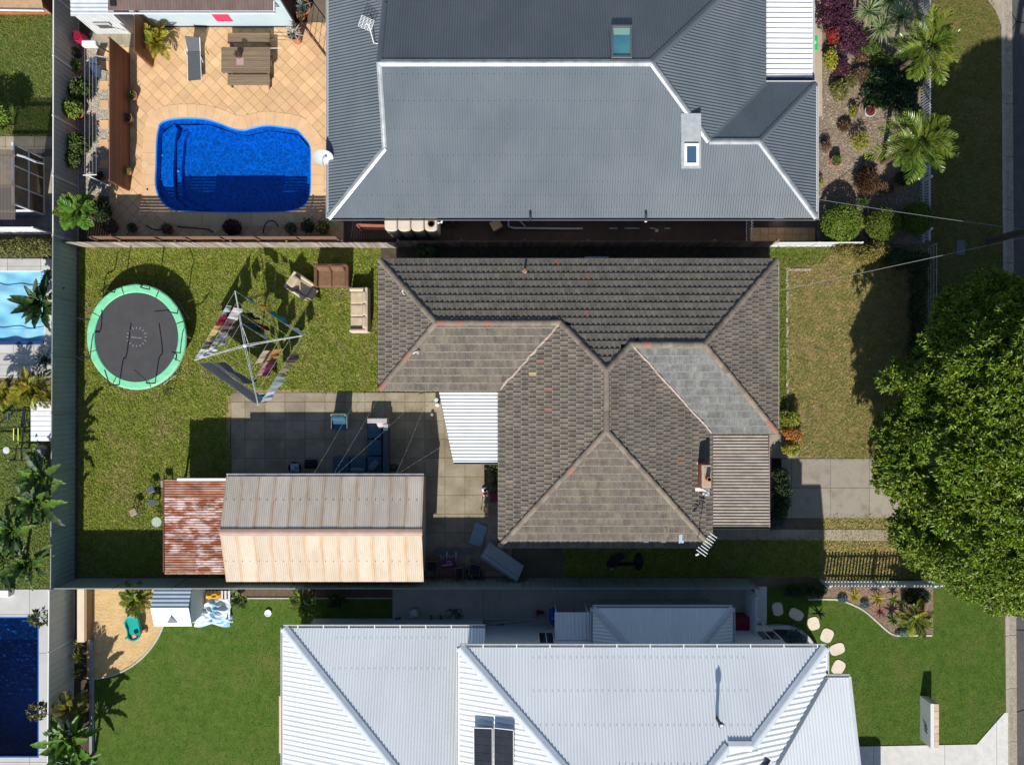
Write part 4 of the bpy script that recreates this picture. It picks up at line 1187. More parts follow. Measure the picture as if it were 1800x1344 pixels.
# ================================================================ THE RUSTED GARAGE AND LEAN-TO
gar = thing("garage", "long shed with a rust streaked corrugated gable roof, beside the concrete patio", "shed", (-7.9, -6.2, 0))
m_gn = mat("grey rust streaked roofing", (.56,.49,.40), (.42,.35,.27), 3.0, .7, c3=(.30,.15,.06), scale3=2.6, amt3=.5, stretch=(1.7,.16,1), grain=.06, rnd=.06, spec=.3)
m_gs = mat("cream rust streaked roofing", (.60,.49,.37), (.52,.385,.245), 2.6, .65, c3=(.40,.19,.07), scale3=2.2, amt3=.5, stretch=(1.7,.16,1), grain=.05, rnd=.05, spec=.3)
gx0, gx1, gN, gS, gR, gz, grz = -12.13, -3.745, -3.985, -8.45, -6.22, 2.10, 2.84
def rust_sheet(name, c, c2, rust, w, seedv):
    """sheet iron: rust creeps in from the side laps, drips along the ribs"""
    m = mat(name, c, c2, 1.6, .66, coord='O', rnd=.07, grain=.05, spec=.3, stretch=(1.2,.35,1))
    nt = m.node_tree; N = nt.nodes; L = nt.links; bs = N["Principled BSDF"]
    tc = N.new("ShaderNodeTexCoord"); sp = N.new("ShaderNodeSeparateXYZ"); L.new(tc.outputs["Object"], sp.inputs[0])
    ab = N.new("ShaderNodeMath"); ab.operation = 'ABSOLUTE'; L.new(sp.outputs[0], ab.inputs[0])
    ed_ = N.new("ShaderNodeMapRange"); ed_.inputs[1].default_value = w*.30; ed_.inputs[2].default_value = w*.5; L.new(ab.outputs[0], ed_.inputs[0])
    mp = N.new("ShaderNodeMapping"); mp.inputs["Scale"].default_value = (6, .8, 1); L.new(N["Texture Coordinate"].outputs["Object"] if "Texture Coordinate" in N else tc.outputs["Object"], mp.inputs[0])
    oi = N.new("ShaderNodeObjectInfo"); ml = N.new("ShaderNodeMath"); ml.operation = 'MULTIPLY'; ml.inputs[1].default_value = 53.0; L.new(oi.outputs["Random"], ml.inputs[0]); L.new(ml.outputs[0], mp.inputs["Location"])
    nz = N.new("ShaderNodeTexNoise"); nz.inputs["Scale"].default_value = 2.2; nz.inputs["Detail"].default_value = 6; L.new(mp.outputs[0], nz.inputs["Vector"])
    r1 = N.new("ShaderNodeMapRange"); r1.inputs[1].default_value = .30; r1.inputs[2].default_value = .62; L.new(nz.outputs["Fac"], r1.inputs[0])
    r2 = N.new("ShaderNodeMapRange"); r2.inputs[1].default_value = .60; r2.inputs[2].default_value = .76; L.new(nz.outputs["Fac"], r2.inputs[0])
    mu = N.new("ShaderNodeMath"); mu.operation = 'MULTIPLY'; L.new(ed_.outputs[0], mu.inputs[0]); L.new(r1.outputs[0], mu.inputs[1])
    mx_ = N.new("ShaderNodeMath"); mx_.operation = 'MAXIMUM'; L.new(mu.outputs[0], mx_.inputs[0]); h_ = N.new("ShaderNodeMath"); h_.operation = 'MULTIPLY'; h_.inputs[1].default_value = .55; L.new(r2.outputs[0], h_.inputs[0]); L.new(h_.outputs[0], mx_.inputs[1])
    mm_ = N.new("ShaderNodeMath"); mm_.operation = 'MULTIPLY'; mm_.inputs[1].default_value = .75; L.new(mx_.outputs[0], mm_.inputs[0])
    src = bs.inputs["Base Color"].links[0].from_socket
    x = N.new("ShaderNodeMix"); x.data_type = 'RGBA'; L.new(mm_.outputs[0], x.inputs[0]); L.new(src, x.inputs[6]); x.inputs[7].default_value = (*rust, 1)
    L.new(x.outputs[2], bs.inputs["Base Color"])
    return m
ns = 12; w = (gx1-gx0)/ns
m_gn = rust_sheet("grey rust lapped sheet", (.60,.54,.465), (.50,.44,.37), (.36,.215,.10), w, 1)
m_gs = rust_sheet("cream rust lapped sheet", (.55,.48,.395), (.48,.40,.305), (.45,.26,.11), w, 2)
for k in range(ns):
    a, b = gx0+k*w, gx0+(k+1)*w
    dz = .006*(k % 2)
    for ya, yb, sg_, mm in ((gN, gR+.02, -1, m_gn), (gR-.02, gS, 1, m_gs)):
        za, zb = (gz, grz) if sg_ < 0 else (grz, gz)
        og = V3(((a+b)/2, (ya+yb)/2, 2.5))
        q = corr([V3((a,ya,za+dz)),V3((b,ya,za+dz)),V3((b,yb,zb+dz)),V3((a,yb,zb+dz))], (0,sg_,.33), .0874, .022)
        link("roof_sheet", q.mesh("roof_sheet", mm, og), None, gar, og-worldof(gar))
    if k < ns-0:
        for y in (gN-.95, gS+.95):
            z = gz + (grz-gz)*(abs(y-(gN if y > gR else gS))/2.23)
            for s in (.15, .62):
                MB().lathe([(.022,0),(.015,.012)], (a+w*s, y, z+.02), 6).build("roof_screw", mat("rusty screw", (.16,.07,.035), rough=.8), gar)
cap(V3((gx0-.02,gR,grz)), V3((gx1+.02,gR,grz)), .14, .03, lift=.035).build("ridge_cap", mat("dull pink ridge cap", (.42,.29,.23), (.36,.24,.18), 3, .6), gar)
gutter((gx0,gN,gz), (gx1,gN,gz), .11, .1, (0,1,0)).build("gutter", mat("white metal gutter", (.6,.6,.62), (.4,.36,.36), 2, .5), gar)
m_gw = mat("fibro wall", (.42,.40,.36), (.36,.34,.3), 2, .85)
walls(gar, gx0+.015, gx1-.12, gS+.12, gN-.25, gz-.02, m_gw)
for x in (gx0+.015, gx1-.24):
    MB().add([(x,gN-.03,gz-.06),(x,gS+.12,gz-.02),(x,gR,grz-.04),(x+.12,gN-.03,gz-.06),(x+.12,gS+.12,gz-.02),(x+.12,gR,grz-.04)],[(0,2,1),(3,4,5),(0,1,4,3),(1,2,5,4),(2,0,3,5)]).build("gable", m_gw, gar)
o = MB().box(-9.2, -6.6, gN-.255, gN-.2, .05, 1.95).build("roller_door", mat("grey door", (.3,.31,.32), rough=.6), gar)
lt = thing("lean_to", "lean-to with a heavily rusted corrugated iron roof, joined to the long shed", "lean-to", (-13.5, -6.1, 0))
m_rust = mat("heavily rusted iron", (.52,.40,.37), (.24,.075,.035), 3.2, .8, c3=(.16,.05,.025), scale3=1.7, amt3=.75, stretch=(.55,1.5,1), grain=.12, gscale=30, rnd=.10, spec=.2, lo=.42, hi=.56)
m_rust_d = mat("deep rust iron", (.25,.085,.04), (.40,.24,.19), 3.0, .85, c3=(.13,.045,.025), scale3=2, amt3=.6, stretch=(.55,1.5,1), grain=.12, rnd=.1, spec=.2)
lx, lxr, lyN, lyS = -14.79, -12.118, -4.16, -8.06
ys = [lyN + (lyS-lyN)*k/5 for k in range(6)]
for k in range(5):
    for j, (a, b) in enumerate(((lx, -13.42), (-13.46, lxr))):
        zq = lambda y: 2.02 - .035*(y-lyN)/(lyS-lyN) + .004*(k % 2) + .006*j
        corr([V3((a,ys[k]+.02,zq(ys[k]))),V3((b,ys[k]+.02,zq(ys[k]))),V3((b,ys[k+1],zq(ys[k+1]))),V3((a,ys[k+1],zq(ys[k+1])))], (1,0,0), .105, .028).build("roof_sheet", m_rust_d if (k, j) in ((0,0),(0,1),(4,0)) else m_rust, lt)
MB().box(lx+.55, lxr+.02, lyN-.02, lyN+.09, 1.96, 2.05).build("flashing", white_metal, lt)
MB().box(lx-.05, lx-.005, lyS, lyN+.1, 1.88, 2.05).build("barge", mat("rusted barge", (.17,.06,.035), (.1,.04,.03), 5, .8), lt)
MB().box(lx, lxr, lyS-.1, lyS-.005, 1.86, 1.99).build("gutter", mat("rusted gutter", (.26,.1,.055), (.4,.28,.22), 4, .8), lt)
for y in (lyN-.1, -6.1, lyS+.1):
    MB().box(lx+.05, lx+.14, y-.045, y+.045, 0, 1.95).build("post", mat("grey post", (.2,.18,.15), rough=.9), lt)
# ================================================================ FENCES
def ribbed_panel(w, h, n=11, d=.022):
    """sheet steel fence panel standing on the x axis"""
    m = MB(); V = []; F = []
    xs = []
    for k in range(n):
        a = -w/2 + w*k/n; p = w/n
        xs += [(a, 0), (a+p*.55, 0), (a+p*.68, d), (a+p*.87, d)]
    xs.append((w/2, 0))
    for x, y in xs: V += [(x, y, .03), (x, y, h-.03)]
    for i in range(len(xs)-1): F.append((2*i, 2*i+2, 2*i+3, 2*i+1))
    return m.add(V, F)
def steel_fence(name, label, pts, h, m, mp, pw=2.42, flip=1, n=11, group=None, plinth=None):
    """panels, posts and rails along a line of ground points"""
    t = thing(name, label, "fence", tuple(pts[0]), group=group)
    me = ribbed_panel(pw-.06, h, n).mesh("panel", m)
    for a, b in zip(pts[:-1], pts[1:]):
        a, b = V3(a), V3(b); d = (b-a); L_ = d.length; d.normalize(); ang = math.atan2(d.y, d.x)
        k = max(1, round(L_/pw)); st = L_/k
        for i in range(k):
            c = a + d*(st*(i+.5))
            link("panel", me, None, t, c-worldof(t), (0,0,ang + (0 if flip > 0 else math.pi)), (st/pw, 1, 1))
            for z in (.02, h-.03):
                MB().obox(c+V3((0,0,z)), (st-.05,.045,.05), ang).build("rail", mp, t)
        for i in range(k+1):
            c = a + d*(st*i)
            MB().obox(c+V3((0,0,h/2+.01)), (.065,.065,h+.02), ang).build("post", mp, t)
        if plinth:
            MB().obox((a+b)/2+V3((0,0,.06)), (L_,.10,.12), ang).build("plinth", plinth, t)
    return t
m_fg = mat("dull green grey fence steel", (.25,.32,.295), (.21,.275,.255), .8, .55, grain=.05)
m_fgp = mat("fence rail steel", (.22,.25,.235), rough=.5)
m_fb = mat("beige grey fence steel", (.40,.385,.35), (.36,.345,.315), .8, .55, grain=.05)
m_fbp = mat("pale fence capping", (.66,.66,.63), rough=.5)
m_fc = mat("cream fence steel", (.50,.49,.45), (.45,.44,.41), .8, .55, grain=.05)
g0 = lambda a, b: P(a, b, 0)
m_plinth = mat("timber plinth", (.10,.085,.07), (.07,.06,.05), 4, .9)
steel_fence("steel_fence", "beige steel panel fence along the paved pool yard and gravel strip", [g0(138.5,-70), g0(137.5,428)], 2.0, m_fb, m_fbp, flip=-1)
steel_fence("steel_fence", "grey green steel panel fence on the left of the trampoline lawn", [g0(137.5,430), g0(133.5,1016)], 2.0, m_fg, m_fgp, flip=-1, plinth=m_plinth)
steel_fence("steel_fence", "cream steel panel fence between the deep pool and the sandpit yard", [g0(131,1018), g0(127.5,1430)], 2.0, m_fc, m_fbp, flip=-1, n=9)
steel_fence("steel_fence", "long grey green steel fence behind the rusty shed and along the side passage", [g0(134,1016), g0(1312,1016)], 1.80, m_fg, m_fgp, flip=1)
steel_fence("steel_fence", "low pale steel fence on the top edge of the dry front lawn", [g0(1352,433), g0(1500,432.5)], .95, mat("pale grey fence steel", (.5,.53,.55), rough=.5), m_fbp, flip=1)
steel_fence("steel_fence", "white steel fence behind the clipped pool hedge at the left edge", [g0(-60,411), g0(92,411)], 1.5, mat("white fence steel", (.66,.68,.7), rough=.5), white_metal, flip=1)

def paling_fence(name, label, a, b, h, m, mr, pal=.10, gap=.012, jit=.03, posts=2.4, seen_parts=0):
    t = thing(name, label, "fence", tuple(a))
    a, b = V3(a), V3(b); d = (b-a); L_ = d.length; d.normalize(); ang = math.atan2(d.y, d.x); nrm = V3((-d.y, d.x, 0))
    mb = MB(); x = 0
    while x < L_-pal:
        hh = h*random.uniform(1-jit, 1+jit*.5)
        mb.obox(a+d*(x+pal/2)+nrm*random.uniform(-.006,.006)+V3((0,0,hh/2)), (pal, .018, hh), ang + random.uniform(-.04,.04), ry=random.uniform(-.012,.012)); x += pal+gap
    o = mb.build("palings", m, t); o["kind"] = "stuff"
    k = int(L_/posts)
    for i in range(k+1):
        MB().obox(a+d*(L_*i/k)+nrm*.06+V3((0,0,h*.48)), (.09,.09,h*.96), ang).build("post", mr, t)
    for z in (.25, h*.8): MB().obox((a+b)/2+nrm*.035+V3((0,0,z)), (L_,.045,.08), ang).build("rail", mr, t)
    return t
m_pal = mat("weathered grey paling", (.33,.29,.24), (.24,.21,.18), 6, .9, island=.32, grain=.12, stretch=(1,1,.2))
m_pal_d = mat("old shaded paling", (.20,.155,.13), (.14,.11,.095), 6, .9, island=.3, grain=.12, stretch=(1,1,.2))  # darker copy of the grey paling: the passage's shade put into the colour
paling_fence("paling_fence", "weathered grey timber paling fence on the top edge of the trampoline lawn", P(139,434.5), P(706,435.5), 1.30, m_pal, m_pal_d)
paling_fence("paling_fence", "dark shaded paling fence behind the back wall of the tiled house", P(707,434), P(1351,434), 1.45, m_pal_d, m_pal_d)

# slatted screens standing along the pool side of that fence, with gaps that let stripes of sun through
m_slat = mat("brown screen slat", (.20,.115,.075), (.15,.085,.06), 3, .75, stretch=(.3,.3,4), rnd=.15)
def slat_screen(label, a, b, z0, z1, sh, gap, m, th=.02, post=1.8, name="slat_screen", group=None, mp=None):
    t = thing(name, label, "screen", tuple(a), group=group)
    a, b = V3(a), V3(b); d = b-a; L_ = d.length; d.normalize(); ang = math.atan2(d.y, d.x); nrm = V3((-d.y, d.x, 0))
    me = MB().obox((0,0,0), (L_, th, sh)).mesh("slat", m); z = z0+sh/2
    while z < z1:
        link("slat", me, None, t, (a+b)/2+V3((0,0,z))-worldof(t)+nrm*random.uniform(-.004,.004), (0,0,ang)); z += sh+gap
    k = max(1, round(L_/post))
    for i in range(k+1):
        MB().obox(a+d*(L_*i/k)-nrm*.045+V3((0,0,z1/2)), (.07,.06,z1), ang).build("post", mp or m, t)
    return t
for a, b, lab in ((196,234,"brown slatted screen by the red pot at the pool yard's corner"),(236,302,"brown slatted screen casting striped light beside the pool's left end"),(304,352,"short brown slatted screen south of the pool"),
                  (354,470,"tall brown slatted screen behind the dark red bush"),(472,606,"brown slatted screen beside the water tank end of the pool yard")):
    gap = .028 if a in (236,304,472) else .004
    slat_screen(lab, P(a,428.5), P(b,428.5), .08, 1.86, .088, gap, m_slat, group="slatted screens along the pool fence")

# tall red brown slat walls in the pool yard
m_red_slat = mat("red brown slat", (.22,.085,.05), (.17,.065,.04), 2, .6, stretch=(1,.3,4), rnd=.1)
slat_screen("long red brown slatted privacy screen between the gravel strip and the pool pavers", P(229,97), P(229,335), .05, 1.83, .115, .006, m_red_slat, th=.03, post=2.0)
slat_screen("short red brown slatted screen beside the yellow palm", P(270,46), P(270,118), .05, 1.83, .115, .006, m_red_slat, th=.03, post=1.8)
slat_screen("red timber slatted gate end beside the cream water tank", P(637,403), P(700,405), .05, 1.2, .07, .05, mat("red timber slat", (.33,.12,.07), (.26,.09,.06), 3, .7), th=.025, post=1.2)

# white picket fence along the street
def picket(label, a, b, h, m, pw=.055, sp=.115, group=None):
    t = thing("picket_fence", label, "fence", tuple(a), group=group)
    a, b = V3(a), V3(b); d = b-a; L_ = d.length; d.normalize(); ang = math.atan2(d.y, d.x); nrm = V3((-d.y, d.x, 0))
    me = MB().prism([(-pw/2,-.01),(pw/2,-.01),(pw/2,.01),(-pw/2,.01)], .05, h-.04).add([(-pw/2,-.01,h-.04),(pw/2,-.01,h-.04),(pw/2,.01,h-.04),(-pw/2,.01,h-.04),(0,0,h)], [(0,1,4),(1,2,4),(2,3,4),(3,0,4)]).mesh("picket", m)
    k = int(L_/sp)
    for i in range(k):
        link("picket", me, None, t, a+d*(sp*(i+.5))-worldof(t), (0,0,ang))
    for z in (.2, h-.2): MB().obox((a+b)/2+nrm*.03+V3((0,0,z)), (L_,.04,.06), ang).build("rail", m, t)
    for i in range(int(L_/2.3)+1): MB().obox(a+d*min(L_, 2.3*i)+nrm*.04+V3((0,0,h*.5)), (.09,.09,h), ang).build("post", m, t)
    return t
m_pk = mat("white picket paint", (.62,.66,.70), (.55,.58,.62), 3, .6)
picket("white picket fence at the street edge of the palm garden", P(1618,-40), P(1618,428), .92, m_pk, sp=.13)
picket("white picket fence throwing a striped shadow on the yellow grass by the lower garden bed", P(1442,1021), P(1638,1021), 1.12, m_pk, sp=.145, pw=.075)
mw = thing("wire_fence", "grey wire fence in the big tree's shade at the front of the dry lawn", "fence", tuple(P(1630,440)))
for y in range(434, 700, 44):
    MB().tube([P(1630,y), P(1630,y)+V3((0,0,.8))], .03, 6).build("post", galv, mw)
for z in (.8, .55, .3, .1): MB().tube([P(1630,434,0)+V3((0,0,z)), P(1630,690,0)+V3((0,0,z))], .012, 4).build("wire", galv, mw)

# blue white slatted side gate by the lower driveway
m_gate = mat("white gate slat", (.60,.66,.70), rough=.5)
gt = thing("side_gate", "white louvred gate screen beside the red bin", "gate", tuple(P(1316,1040)))
for k in range(15):
    z = .08+k*.115
    MB().obox(V3((P(1309,0).x, (P(0,1030).y+P(0,1108).y)/2, z)), (.02, P(0,1030).y-P(0,1108).y, .085), 0, 0, R(25)).build("slat", m_gate, gt)
for y in (1031,1068,1108):
    MB().box(P(1308,0).x, P(1310,0).x+.05, P(0,y+1).y, P(0,y-1).y, 0, 1.85).build("post", m_gate, gt)
# wrought iron white gate below the charcoal roof
wg = thing("wrought_gate", "small white wrought iron gate in the passage under the charcoal eave", "gate", tuple(P(1312,400)))
for k in range(9):
    y = P(0,386+k*5).y; x = P(1311,0).x
    MB().tube([(x,y,.05),(x,y,1.0+.15*math.sin(math.pi*k/8))], .012, 5).build("bar", white_metal, wg)
for z in (.1,.9): MB().tube([(P(1311,0).x,P(0,385).y,z),(P(1311,0).x,P(0,427).y,z)], .016, 5).build("rail", white_metal, wg)
# dark metal railing by the corner of the deck
dr = thing("black_railing", "thin black railing near the big clay pot, slanting over the paved corner", "railing", tuple(P(572,104)))
rp = [P(537,51), P(576,104)]
for z in (.12, 1.15): MB().tube([rp[0]+V3((0,0,z)), rp[1]+V3((0,0,z))], .02, 6).build("rail", mat("dark brown metal", (.05,.025,.02), rough=.5), dr)
for k in range(6):
    q = rp[0].lerp(rp[1], k/5); MB().tube([q, q+V3((0,0,1.15))], .012 if 0 < k < 5 else .025, 6).build("bar", MATS["dark brown metal"], dr)

# ================================================================ SWIMMING POOLS
def water(name, col, scale, amp, rough=.03, caustic_tint=.0):
    """clear tinted water; a cell pattern in its tint paints the bright caustic lines"""
    m = bpy.data.materials.new(name); m.use_nodes = True
    nt = m.node_tree; N = nt.nodes; L = nt.links; N.remove(N["Principled BSDF"])
    g = N.new("ShaderNodeNewGeometry")
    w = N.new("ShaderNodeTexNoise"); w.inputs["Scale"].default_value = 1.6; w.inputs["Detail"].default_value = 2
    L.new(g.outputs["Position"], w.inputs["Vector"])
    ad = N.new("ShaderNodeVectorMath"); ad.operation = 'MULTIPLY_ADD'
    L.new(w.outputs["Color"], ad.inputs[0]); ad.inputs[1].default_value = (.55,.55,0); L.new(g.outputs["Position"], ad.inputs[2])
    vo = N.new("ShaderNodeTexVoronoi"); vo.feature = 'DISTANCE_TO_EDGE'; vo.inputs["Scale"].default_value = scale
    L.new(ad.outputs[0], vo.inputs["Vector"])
    r = N.new("ShaderNodeMapRange"); r.inputs[1].default_value = .0; r.inputs[2].default_value = .16; r.inputs[3].default_value = 1.0; r.inputs[4].default_value = 1.0-caustic_tint
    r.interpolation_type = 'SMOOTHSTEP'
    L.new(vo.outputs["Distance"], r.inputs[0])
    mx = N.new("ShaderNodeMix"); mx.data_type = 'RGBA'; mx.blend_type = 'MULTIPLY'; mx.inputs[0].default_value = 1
    mx.inputs[6].default_value = (*col, 1); L.new(r.outputs[0], mx.inputs[7])  # bright cell edges: caustic light painted into the transparent colour
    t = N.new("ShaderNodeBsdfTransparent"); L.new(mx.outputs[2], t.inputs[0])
    gl = N.new("ShaderNodeBsdfGlossy"); gl.inputs["Roughness"].default_value = rough
    nz = N.new("ShaderNodeTexNoise"); nz.inputs["Scale"].default_value = 5; L.new(g.outputs["Position"], nz.inputs["Vector"])
    bn = N.new("ShaderNodeBump"); bn.inputs["Distance"].default_value = amp; L.new(nz.outputs["Fac"], bn.inputs["Height"]); L.new(bn.outputs[0], gl.inputs["Normal"])
    fr = N.new("ShaderNodeFresnel"); fr.inputs[0].default_value = 1.33; L.new(bn.outputs[0], fr.inputs["Normal"])
    ms = N.new("ShaderNodeMixShader"); L.new(fr.outputs[0], ms.inputs[0]); L.new(t.outputs[0], ms.inputs[1]); L.new(gl.outputs[0], ms.inputs[2])
    L.new(ms.outputs[0], N["Material Output"].inputs[0])
    return m
pool = thing("swimming_pool", "bright blue kidney ended fibreglass swimming pool set in sandstone pavers", "swimming pool", tuple(P(410,290)))
m_shell = mat("blue gelcoat shell", (.02,.195,.62), (.024,.215,.66), 2, .35)
m_ledge = mat("blue gelcoat ledge", (.022,.22,.66), (.026,.24,.70), 2, .35)
inner = lambda d: outward(POOL_S, -d)
def ring(a, za, b, zb):
    n = len(a)
    return MB().add([(x,y,za) for x,y in a]+[(x,y,zb) for x,y in b], [(i,(i+1)%n,n+(i+1)%n,n+i) for i in range(n)])
in1 = inner(.05)
sh = ring(POOL_S, .046, in1, .02); q = ring(in1, .02, inner(.10), -.9); sh.add(q.V, q.F)
sh.build("shell", m_shell, pool)
MB().add([(x,y,-.86) for x,y in POOL_S], [tuple(range(len(POOL_S)))]).build("floor", m_shell, pool)
# swim-out bench along the left side and a ledge round the walls
def px_poly(pts, z0, z1): return MB().prism(G(pts), z0, z1)
px_poly([(278,232),(300,214),(306,222),(302,240),(298,300),(301,345),(322,362),(340,366),(336,371),(300,366),(283,350),(276,325),(277,260)], -.86, -.36).build("bench_step", m_ledge, pool)
px_poly([(302,243),(312,226),(322,222),(314,240),(309,300),(312,342),(330,356),(352,360),(350,366),(322,361),(303,345)], -.86, -.58).build("bench_step", m_shell, pool)
px_poly([(306,214),(360,213),(405,229),(430,233),(468,224),(520,232),(543,260),(543,276),(512,250),(470,236),(430,244),(400,238),(360,224),(318,222)], -.86, -.52).build("ledge", m_shell, pool)
px_poly([(470,372),(520,368),(543,345),(543,300),(536,300),(534,338),(512,358),(470,362)], -.86, -.5).build("ledge", m_shell, pool)
for a, b in ((284,272),(282,315),(310,299),(446,229)):
    MB().lathe([(.05,0),(.05,.012),(.02,.018)], tuple(P(a,b,-.3))[:2]+(-.35 if a < 300 else -.5,), 10).build("jet_fitting", white_paint, pool)
ws = MB().add([(x,y,-.045) for x,y in inner(.045)], [tuple(range(len(POOL_S)))])
w1 = struct("pool_water", ws, water("clear pool water", (.24,.76,.98), 4.8, .012, caustic_tint=.34), parent=None)
MB().lathe([(.14,.034),(.14,.05),(.11,.052)], (*P(255,288)[:2],0), 16).solo("skimmer_lid", mat("cream lid", (.62,.45,.28), rough=.6), "round cream skimmer lid in the pavers left of the pool", "lid")
MB().lathe([(.05,.034),(.05,.045)], (*P(260,333)[:2],0), 10).solo("floor_drain", dark_plastic, "tiny dark drain cap in the pavers by the slatted screen's end", "drain")

# covered pool, left edge
cp_ = thing("covered_pool", "pool under a pale blue bubble cover at the left edge", "swimming pool", tuple(P(10,540)))
def cover(u, v):
    x = P(-60,0).x + u*(P(79,0).x-P(-60,0).x); y = P(0,604).y + v*(P(0,476).y-P(0,604).y)
    f = math.sin(x*3.1+math.sin(y*2.3)*1.6)*math.sin(y*2.7+math.sin(x*1.9)*1.3)
    return (x, y, -.06 + .05*f + .03*math.sin(5.3*x-3.7*y) + .012*math.sin(9*y+4*x))
MB().grid(cover, 60, 60).build("bubble_cover", mat("pale blue bubble cover", (.17,.46,.66), (.24,.54,.72), 1.2, .22, spec=.7, c3=(.38,.64,.78), scale3=1.5, amt3=.35), cp_, smooth=True)
sh = MB(); x0,x1,y0,y1 = P(-60,0).x, P(79,0).x, P(0,606).y, P(0,476).y
for a in ((x0,x1,y0-.0,y0+.03),(x0,x1,y1-.03,y1),(x1-.03,x1,y0+.03,y1-.03)): sh.box(*a, -.7, .02)
sh.build("shell", mat("white pool shell", (.6,.62,.63), rough=.5), cp_)
MB().box(x0, x1, y0, y1, -.8, -.7).build("floor", MATS["white pool shell"], cp_)
MB().box(x0, x1-.02, P(0,604).y, P(0,599).y, .0, .07).build("cover_roller", mat("navy roller", (.02,.05,.16), rough=.4), cp_)
for y in (503, 578): MB().box(x0, x1-.03, P(0,y).y-.012, P(0,y).y+.012, .005, .03).build("cover_seam", mat("cover seam", (.1,.32,.48), rough=.4), cp_)
# deep dark blue pool, lower left
dp = thing("lap_pool", "deep navy blue rectangular pool with pale concrete edge in the lower left corner", "swimming pool", tuple(P(10,1200)))
x0,x1,y0,y1 = P(-60,0).x, P(69,0).x, P(0,1330).y, P(0,1083).y
m_navy = mat("navy pool mosaic", (.018,.10,.34), (.03,.14,.42), 9, .4)
for a in ((x0,x1,y0,y0+.05),(x0,x1,y1-.05,y1),(x1-.05,x1,y0+.05,y1-.05)): MB().box(*a, -1.6, .03).build("wall", m_navy, dp)
MB().box(x0, x1, y0, y1, -1.65, -1.6).build("floor", m_navy, dp)
MB().box(x0, x1-.05, P(0,1129).y, y1-.05, -1.6, -.45).build("swim_ledge", mat("bright blue mosaic", (.04,.26,.62), (.06,.33,.7), 9, .4), dp)
struct("lap_pool_water", MB().add([(x0,y0,-.08),(x1-.05,y0,-.08),(x1-.05,y1-.05,-.08),(x0,y1-.05,-.08)], [(0,1,2,3)]), water("deep pool water", (.42,.74,.96), 3.0, .015, caustic_tint=.35))
MB().obox(P(11,1041,.25), (.44,.32,.42), 0, bev=.03).solo("pool_box", white_paint, "white square box on the pale concrete by the deep pool", "box")
# ================================================================ PLANTS
def leafmat(name, c, c2, trans=.22, rough=.5, isl=.38, hue=.02, c3=None, spec=.35):
    return mat(name, c, c2, 2.5, rough, island=isl, rnd=.2, trans=trans, hue=hue, c3=c3, scale3=1.3, amt3=.5, spec=spec, detail=3)
lf_green = leafmat("mid green leaf", (.06,.11,.018), (.09,.14,.025))
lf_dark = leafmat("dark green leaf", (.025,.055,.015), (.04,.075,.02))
lf_bright = leafmat("bright green leaf", (.10,.19,.02), (.15,.23,.03))
lf_lime = leafmat("yellow green leaf", (.22,.25,.025), (.30,.28,.03))
lf_gold = leafmat("golden leaf", (.42,.34,.03), (.30,.27,.03))
lf_olive = leafmat("olive leaf", (.13,.14,.035), (.18,.16,.045))
lf_purple = leafmat("purple leaf", (.075,.022,.042), (.11,.03,.05))
lf_red = leafmat("red leaf", (.36,.05,.02), (.26,.04,.02))
lf_bronze = leafmat("bronze leaf", (.18,.08,.05), (.13,.06,.035))
lf_brown = leafmat("dry brown leaf", (.20,.13,.07), (.14,.09,.05))
lf_grey = leafmat("blue grey leaf", (.10,.17,.16), (.14,.21,.20))
lf_palm = leafmat("palm leaflet", (.135,.21,.025), (.195,.255,.038), rough=.32, spec=.6)
lf_yucca = leafmat("yucca blade", (.16,.24,.09), (.21,.29,.12), rough=.4)
lf_tree = leafmat("tree leaf", (.105,.180,.010), (.150,.215,.014), rough=.42, isl=.45, c3=(.20,.24,.018), spec=.45)
lf_hedge = leafmat("clipped hedge leaf", (.10,.15,.012), (.15,.20,.018), isl=.45)
lf_orange = leafmat("orange leaf", (.42,.19,.03), (.32,.13,.03))

def leaf_arrays(pos, dr, L, W, roll=None, fold=.25, droop=.25):
    n = len(pos)
    dr = dr/np.linalg.norm(dr, axis=1, keepdims=True)
    up = np.tile(np.array([0,0,1.0]), (n,1)) + RNG.normal(0, .35, (n,3))
    s = np.cross(dr, up); s /= np.maximum(np.linalg.norm(s, axis=1, keepdims=True), 1e-6)
    u = np.cross(s, dr)
    L = np.broadcast_to(np.asarray(L, float), (n,))[:,None]; W = np.broadcast_to(np.asarray(W, float), (n,))[:,None]
    mid = pos + dr*L*.45
    V = np.empty((n,4,3))
    V[:,0] = pos; V[:,1] = mid + s*W*.5 + u*W*fold; V[:,2] = pos + dr*L - np.array([0,0,1.0])*L*droop; V[:,3] = mid - s*W*.5 + u*W*fold
    F = np.empty((n,2,3), int); b = np.arange(n)*4
    F[:,0] = np.c_[b, b+1, b+2]; F[:,1] = np.c_[b, b+2, b+3]
    return V.reshape(-1,3), F.reshape(-1,3)

def ball_points(c, r3, n, shell=.7, lumps=7, amp=.2, upper=-.35, seed=None):
    d = RNG.normal(0, 1, (int(n*1.8)+10, 3)); d /= np.linalg.norm(d, axis=1, keepdims=True)
    d = d[d[:,2] > upper][:n]
    k = RNG.normal(0, 1, (lumps, 3)); k /= np.linalg.norm(k, axis=1, keepdims=True)
    f = np.max(d @ k.T, axis=1)
    rad = (1 + amp*(np.clip(f, .5, 1)-.8)*2.5) * (shell + (1-shell)*RNG.uniform(0, 1, len(d))**.6)
    p = d*rad[:,None]*np.array(r3) + np.array(c)
    nn = d/np.array(r3); nn /= np.linalg.norm(nn, axis=1, keepdims=True)
    return p, nn

